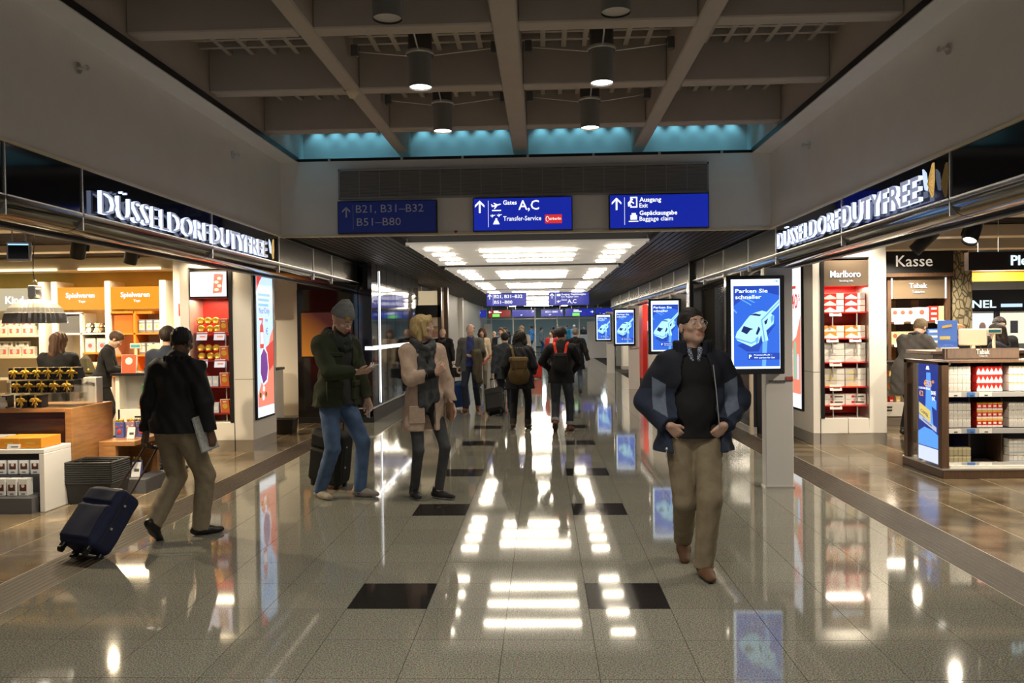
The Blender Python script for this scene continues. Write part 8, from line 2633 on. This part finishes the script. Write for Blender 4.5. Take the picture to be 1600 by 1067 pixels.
person('white haired person in beige clothes farther back beside the dark jacket man', (-1.62, 30.5), 176, 1.50, R3_, 'fair', 1.05, hair=('short', (0.55, 0.5, 0.44)), top=dict(name='jacket', m=cloth('beige', (0.40, 0.34, 0.27)), inf=0.034, hem=0.76, sinf=0.022), pants=dict(m=cloth('beige2', (0.36, 0.29, 0.22))), shoes=B_SH)
p13, J13, S13 = person('fair haired man in a light grey jacket facing us in the middle of the corridor', (-0.42, 24.4), 178, 1.67, R2_, 'fair', 1.08, hands=((-0.10, 0.26, 1.02), (0.10, 0.26, 1.0)), poles=((-1, -0.6, 0), (1, -0.6, 0)), hair=('short', (0.30, 0.22, 0.13)),
       top=dict(name='jacket', m=cloth('stone_jacket', (0.42, 0.39, 0.34)), inf=0.04, hem=0.78, sinf=0.028), pants=dict(m=c_djean), shoes=B_SH)
person('person in black standing far behind the dark jacket man', (-1.45, 35.5), 170, 1.64, R3_, 'fair', 1.0, hair=('short', (0.03, 0.02, 0.015)), top=dict(name='jacket', m=c_black, inf=0.034, hem=0.80, sinf=0.022), pants=dict(m=c_black), shoes=B_SH)
p15, J15, S15 = person('woman with a red cape and white top beside the young man', (0.52, 26.4), 165, 1.52, R2_, 'fair', 1.02, True, hair=('long', (0.05, 0.022, 0.012)), head=(-25, 0, 0), under=dict(name='blouse', m=cloth('white_top', (0.6, 0.58, 0.54)), inf=0.016, hem=0.84, sleeve=0.5, sinf=0.0),
       top=dict(name='cape', m=cloth('cape_red', (0.45, 0.02, 0.025)), inf=0.042, hem=0.78, sinf=0.04, open=[(-0.3, 0.6, 0.09, 0.06)]), pants=dict(m=c_black), shoes=B_SH)
rbag = thing('red_bag', 'red travel bag at the side of the woman in the red cape', 'bag', (0.02, 26.0, 0.0), 5)
MB().box(-0.16, 0.16, -0.1, 0.1, 0.03, 0.52, c=0.03).build('bag_body', cloth('bag_red', (0.5, 0.03, 0.02)), rbag)
MB().tube([(-0.07, 0, 0.51), (-0.07, 0, 0.85), (0.07, 0, 0.85), (0.07, 0, 0.51)], 0.01, 6).build('handle', M_BLACK, rbag)
for sx in (-1, 1):
    MB().cyl((sx * 0.12 - 0.015, 0, 0.025), (sx * 0.12 + 0.015, 0, 0.025), 0.025, 10).build('wheel', M_BLACK, rbag)
for (lab, x, y, rz_, H_, hcol, tc1, pc, hk) in (
        ('person in a blue shirt far behind at the glass wall', -0.50, 52.9, 60, 1.78, (0.02, 0.015, 0.01), (0.05, 0.18, 0.42), (0.02, 0.025, 0.05), 'short'),
        ('person in grey standing far behind, right of the blue shirted one', 0.14, 52.7, -70, 1.68, (0.02, 0.015, 0.01), (0.13, 0.14, 0.15), (0.03, 0.06, 0.12), 'short'),
        ('dark dressed person at a desk in the far hall', -2.14, 53.5, 170, 1.66, (0.02, 0.015, 0.01), (0.012, 0.014, 0.02), (0.01, 0.01, 0.014), 'short'),
        ('dark clothed person in the far queue beside the column of signs', 0.95, 55.0, 20, 1.70, (0.015, 0.01, 0.01), (0.012, 0.012, 0.016), (0.02, 0.025, 0.04), 'short'),
        ('person in a teal jacket in the far queue', 1.94, 57.5, 150, 1.80, (0.02, 0.015, 0.01), (0.02, 0.20, 0.30), (0.02, 0.02, 0.03), 'short'),
        ('person with white cap and blue jacket in the far queue', 2.50, 58.5, 165, 1.82, (0.7, 0.7, 0.72), (0.12, 0.28, 0.5), (0.02, 0.02, 0.03), 'short'),
        ('person in black at the right end of the far queue', 3.15, 58.0, 175, 1.76, (0.02, 0.015, 0.01), (0.012, 0.012, 0.016), (0.02, 0.02, 0.03), 'short'),
        ('dark haired person in black within the far queue, half hidden', 1.45, 56.2, -160, 1.70, (0.01, 0.008, 0.008), (0.015, 0.013, 0.015), (0.02, 0.02, 0.03), 'long')):
    person(lab, (x, y), rz_, H_, 0.02, 'tan', 1.0, hair=(hk, hcol), top=dict(name='jacket', m=cloth('far_%.3f_%.3f' % (tc1[0], tc1[2]), tc1), inf=0.034, hem=0.80, sinf=0.022), pants=dict(m=cloth('farp_%.3f' % pc[2], pc)), shoes=B_SH, group='people far behind in the hall')

# ------------------------------------------------------------------ people in the shops
person('woman with brown hair in black seen from behind in the toy shop', (-5.66, 9.6), 12, 1.62, R1_, 'fair', 1.05, True, hands=((-0.12, 0.3, 1.0), (0.12, 0.3, 1.0)), poles=((-1, -0.5, 0), (1, -0.5, 0)), head=(-24, -14, 0), hair=('long', (0.075, 0.035, 0.018)),
       top=dict(name='coat', m=c_black, inf=0.04, hem=0.66, sinf=0.028, wr=0.006), pants=dict(m=c_black), shoes=B_SH)
person('cashier in black bending at the cash counter of the toy shop', (-6.50, 12.05), -68, 1.66, R1_, 'fair', 1.0, hands=((-0.06, 0.42, 1.08), (0.18, 0.42, 1.08)), lean=(14, 0), head=(0, -24, 0), hair=('short', (0.06, 0.032, 0.018)),
       top=dict(name='jumper', m=c_black, inf=0.026, hem=0.84, sinf=0.016, sleeve=0.62), pants=dict(m=c_black), shoes=B_SH)
person('customer in a dark blue jacket mostly hidden by the man in the blouson', (-4.12, 9.2), -4, 1.66, R1_, 'fair', 1.0, hair=('short', (0.03, 0.02, 0.015)), top=dict(name='jacket', m=cloth('slate_navy', (0.022, 0.03, 0.055)), inf=0.038, hem=0.82, sinf=0.026), pants=dict(m=c_djean), shoes=B_SH)
person('grey haired man in a grey coat leaning over at the tobacco shelves', (5.50, 11.85), -62, 1.72, R1_, 'fair', 1.12, hands=((-0.12, 0.42, 1.05), (0.24, 0.36, 1.02)), poles=((-0.7, -0.4, -0.8), (0.9, -0.5, -0.4)), lean=(20, 0), pelvis=(0, -0.05, 0.92), head=(8, -14, 0), hair=('short', (0.17, 0.12, 0.07)),
       top=dict(name='coat', m=cloth('coat_grey', (0.055, 0.05, 0.047)), inf=0.05, hem=0.60, flare=0.03, sinf=0.036, wr=0.008, collar=dict(m=c_black, r=0.09, h=0.04, t=0.02)), pants=dict(m=c_black), shoes=B_SH)
person('young cashier with dark hair behind the till counter of the tobacco shop', (6.95, 12.2), 155, 1.66, R1_, 'tan', 0.95, head=(20, -6, 0), hair=('short', (0.02, 0.012, 0.01)), top=dict(name='jumper', m=c_black, inf=0.026, hem=0.84, sinf=0.016), pants=dict(m=c_black), shoes=B_SH)
person('woman with reddish blonde hair bent low behind the till counter', (6.65, 12.7), 30, 1.57, R1_, 'fair', 0.95, True, head=(20, -20, 0), hair=('bob', (0.30, 0.15, 0.05)), top=dict(name='jumper', m=c_black, inf=0.026, hem=0.84, sinf=0.016), pants=dict(m=c_black), shoes=B_SH)
person('customer with dark hair in black at the right edge of the view', (6.42, 10.9 + 0.35), 40, 1.58, R1_, 'fair', 1.0, True, head=(15, -12, 0), hair=('long', (0.02, 0.012, 0.01)), top=dict(name='coat', m=cloth('blue_black', (0.010, 0.013, 0.022)), inf=0.04, hem=0.7, sinf=0.028), pants=dict(m=c_black), shoes=B_SH)
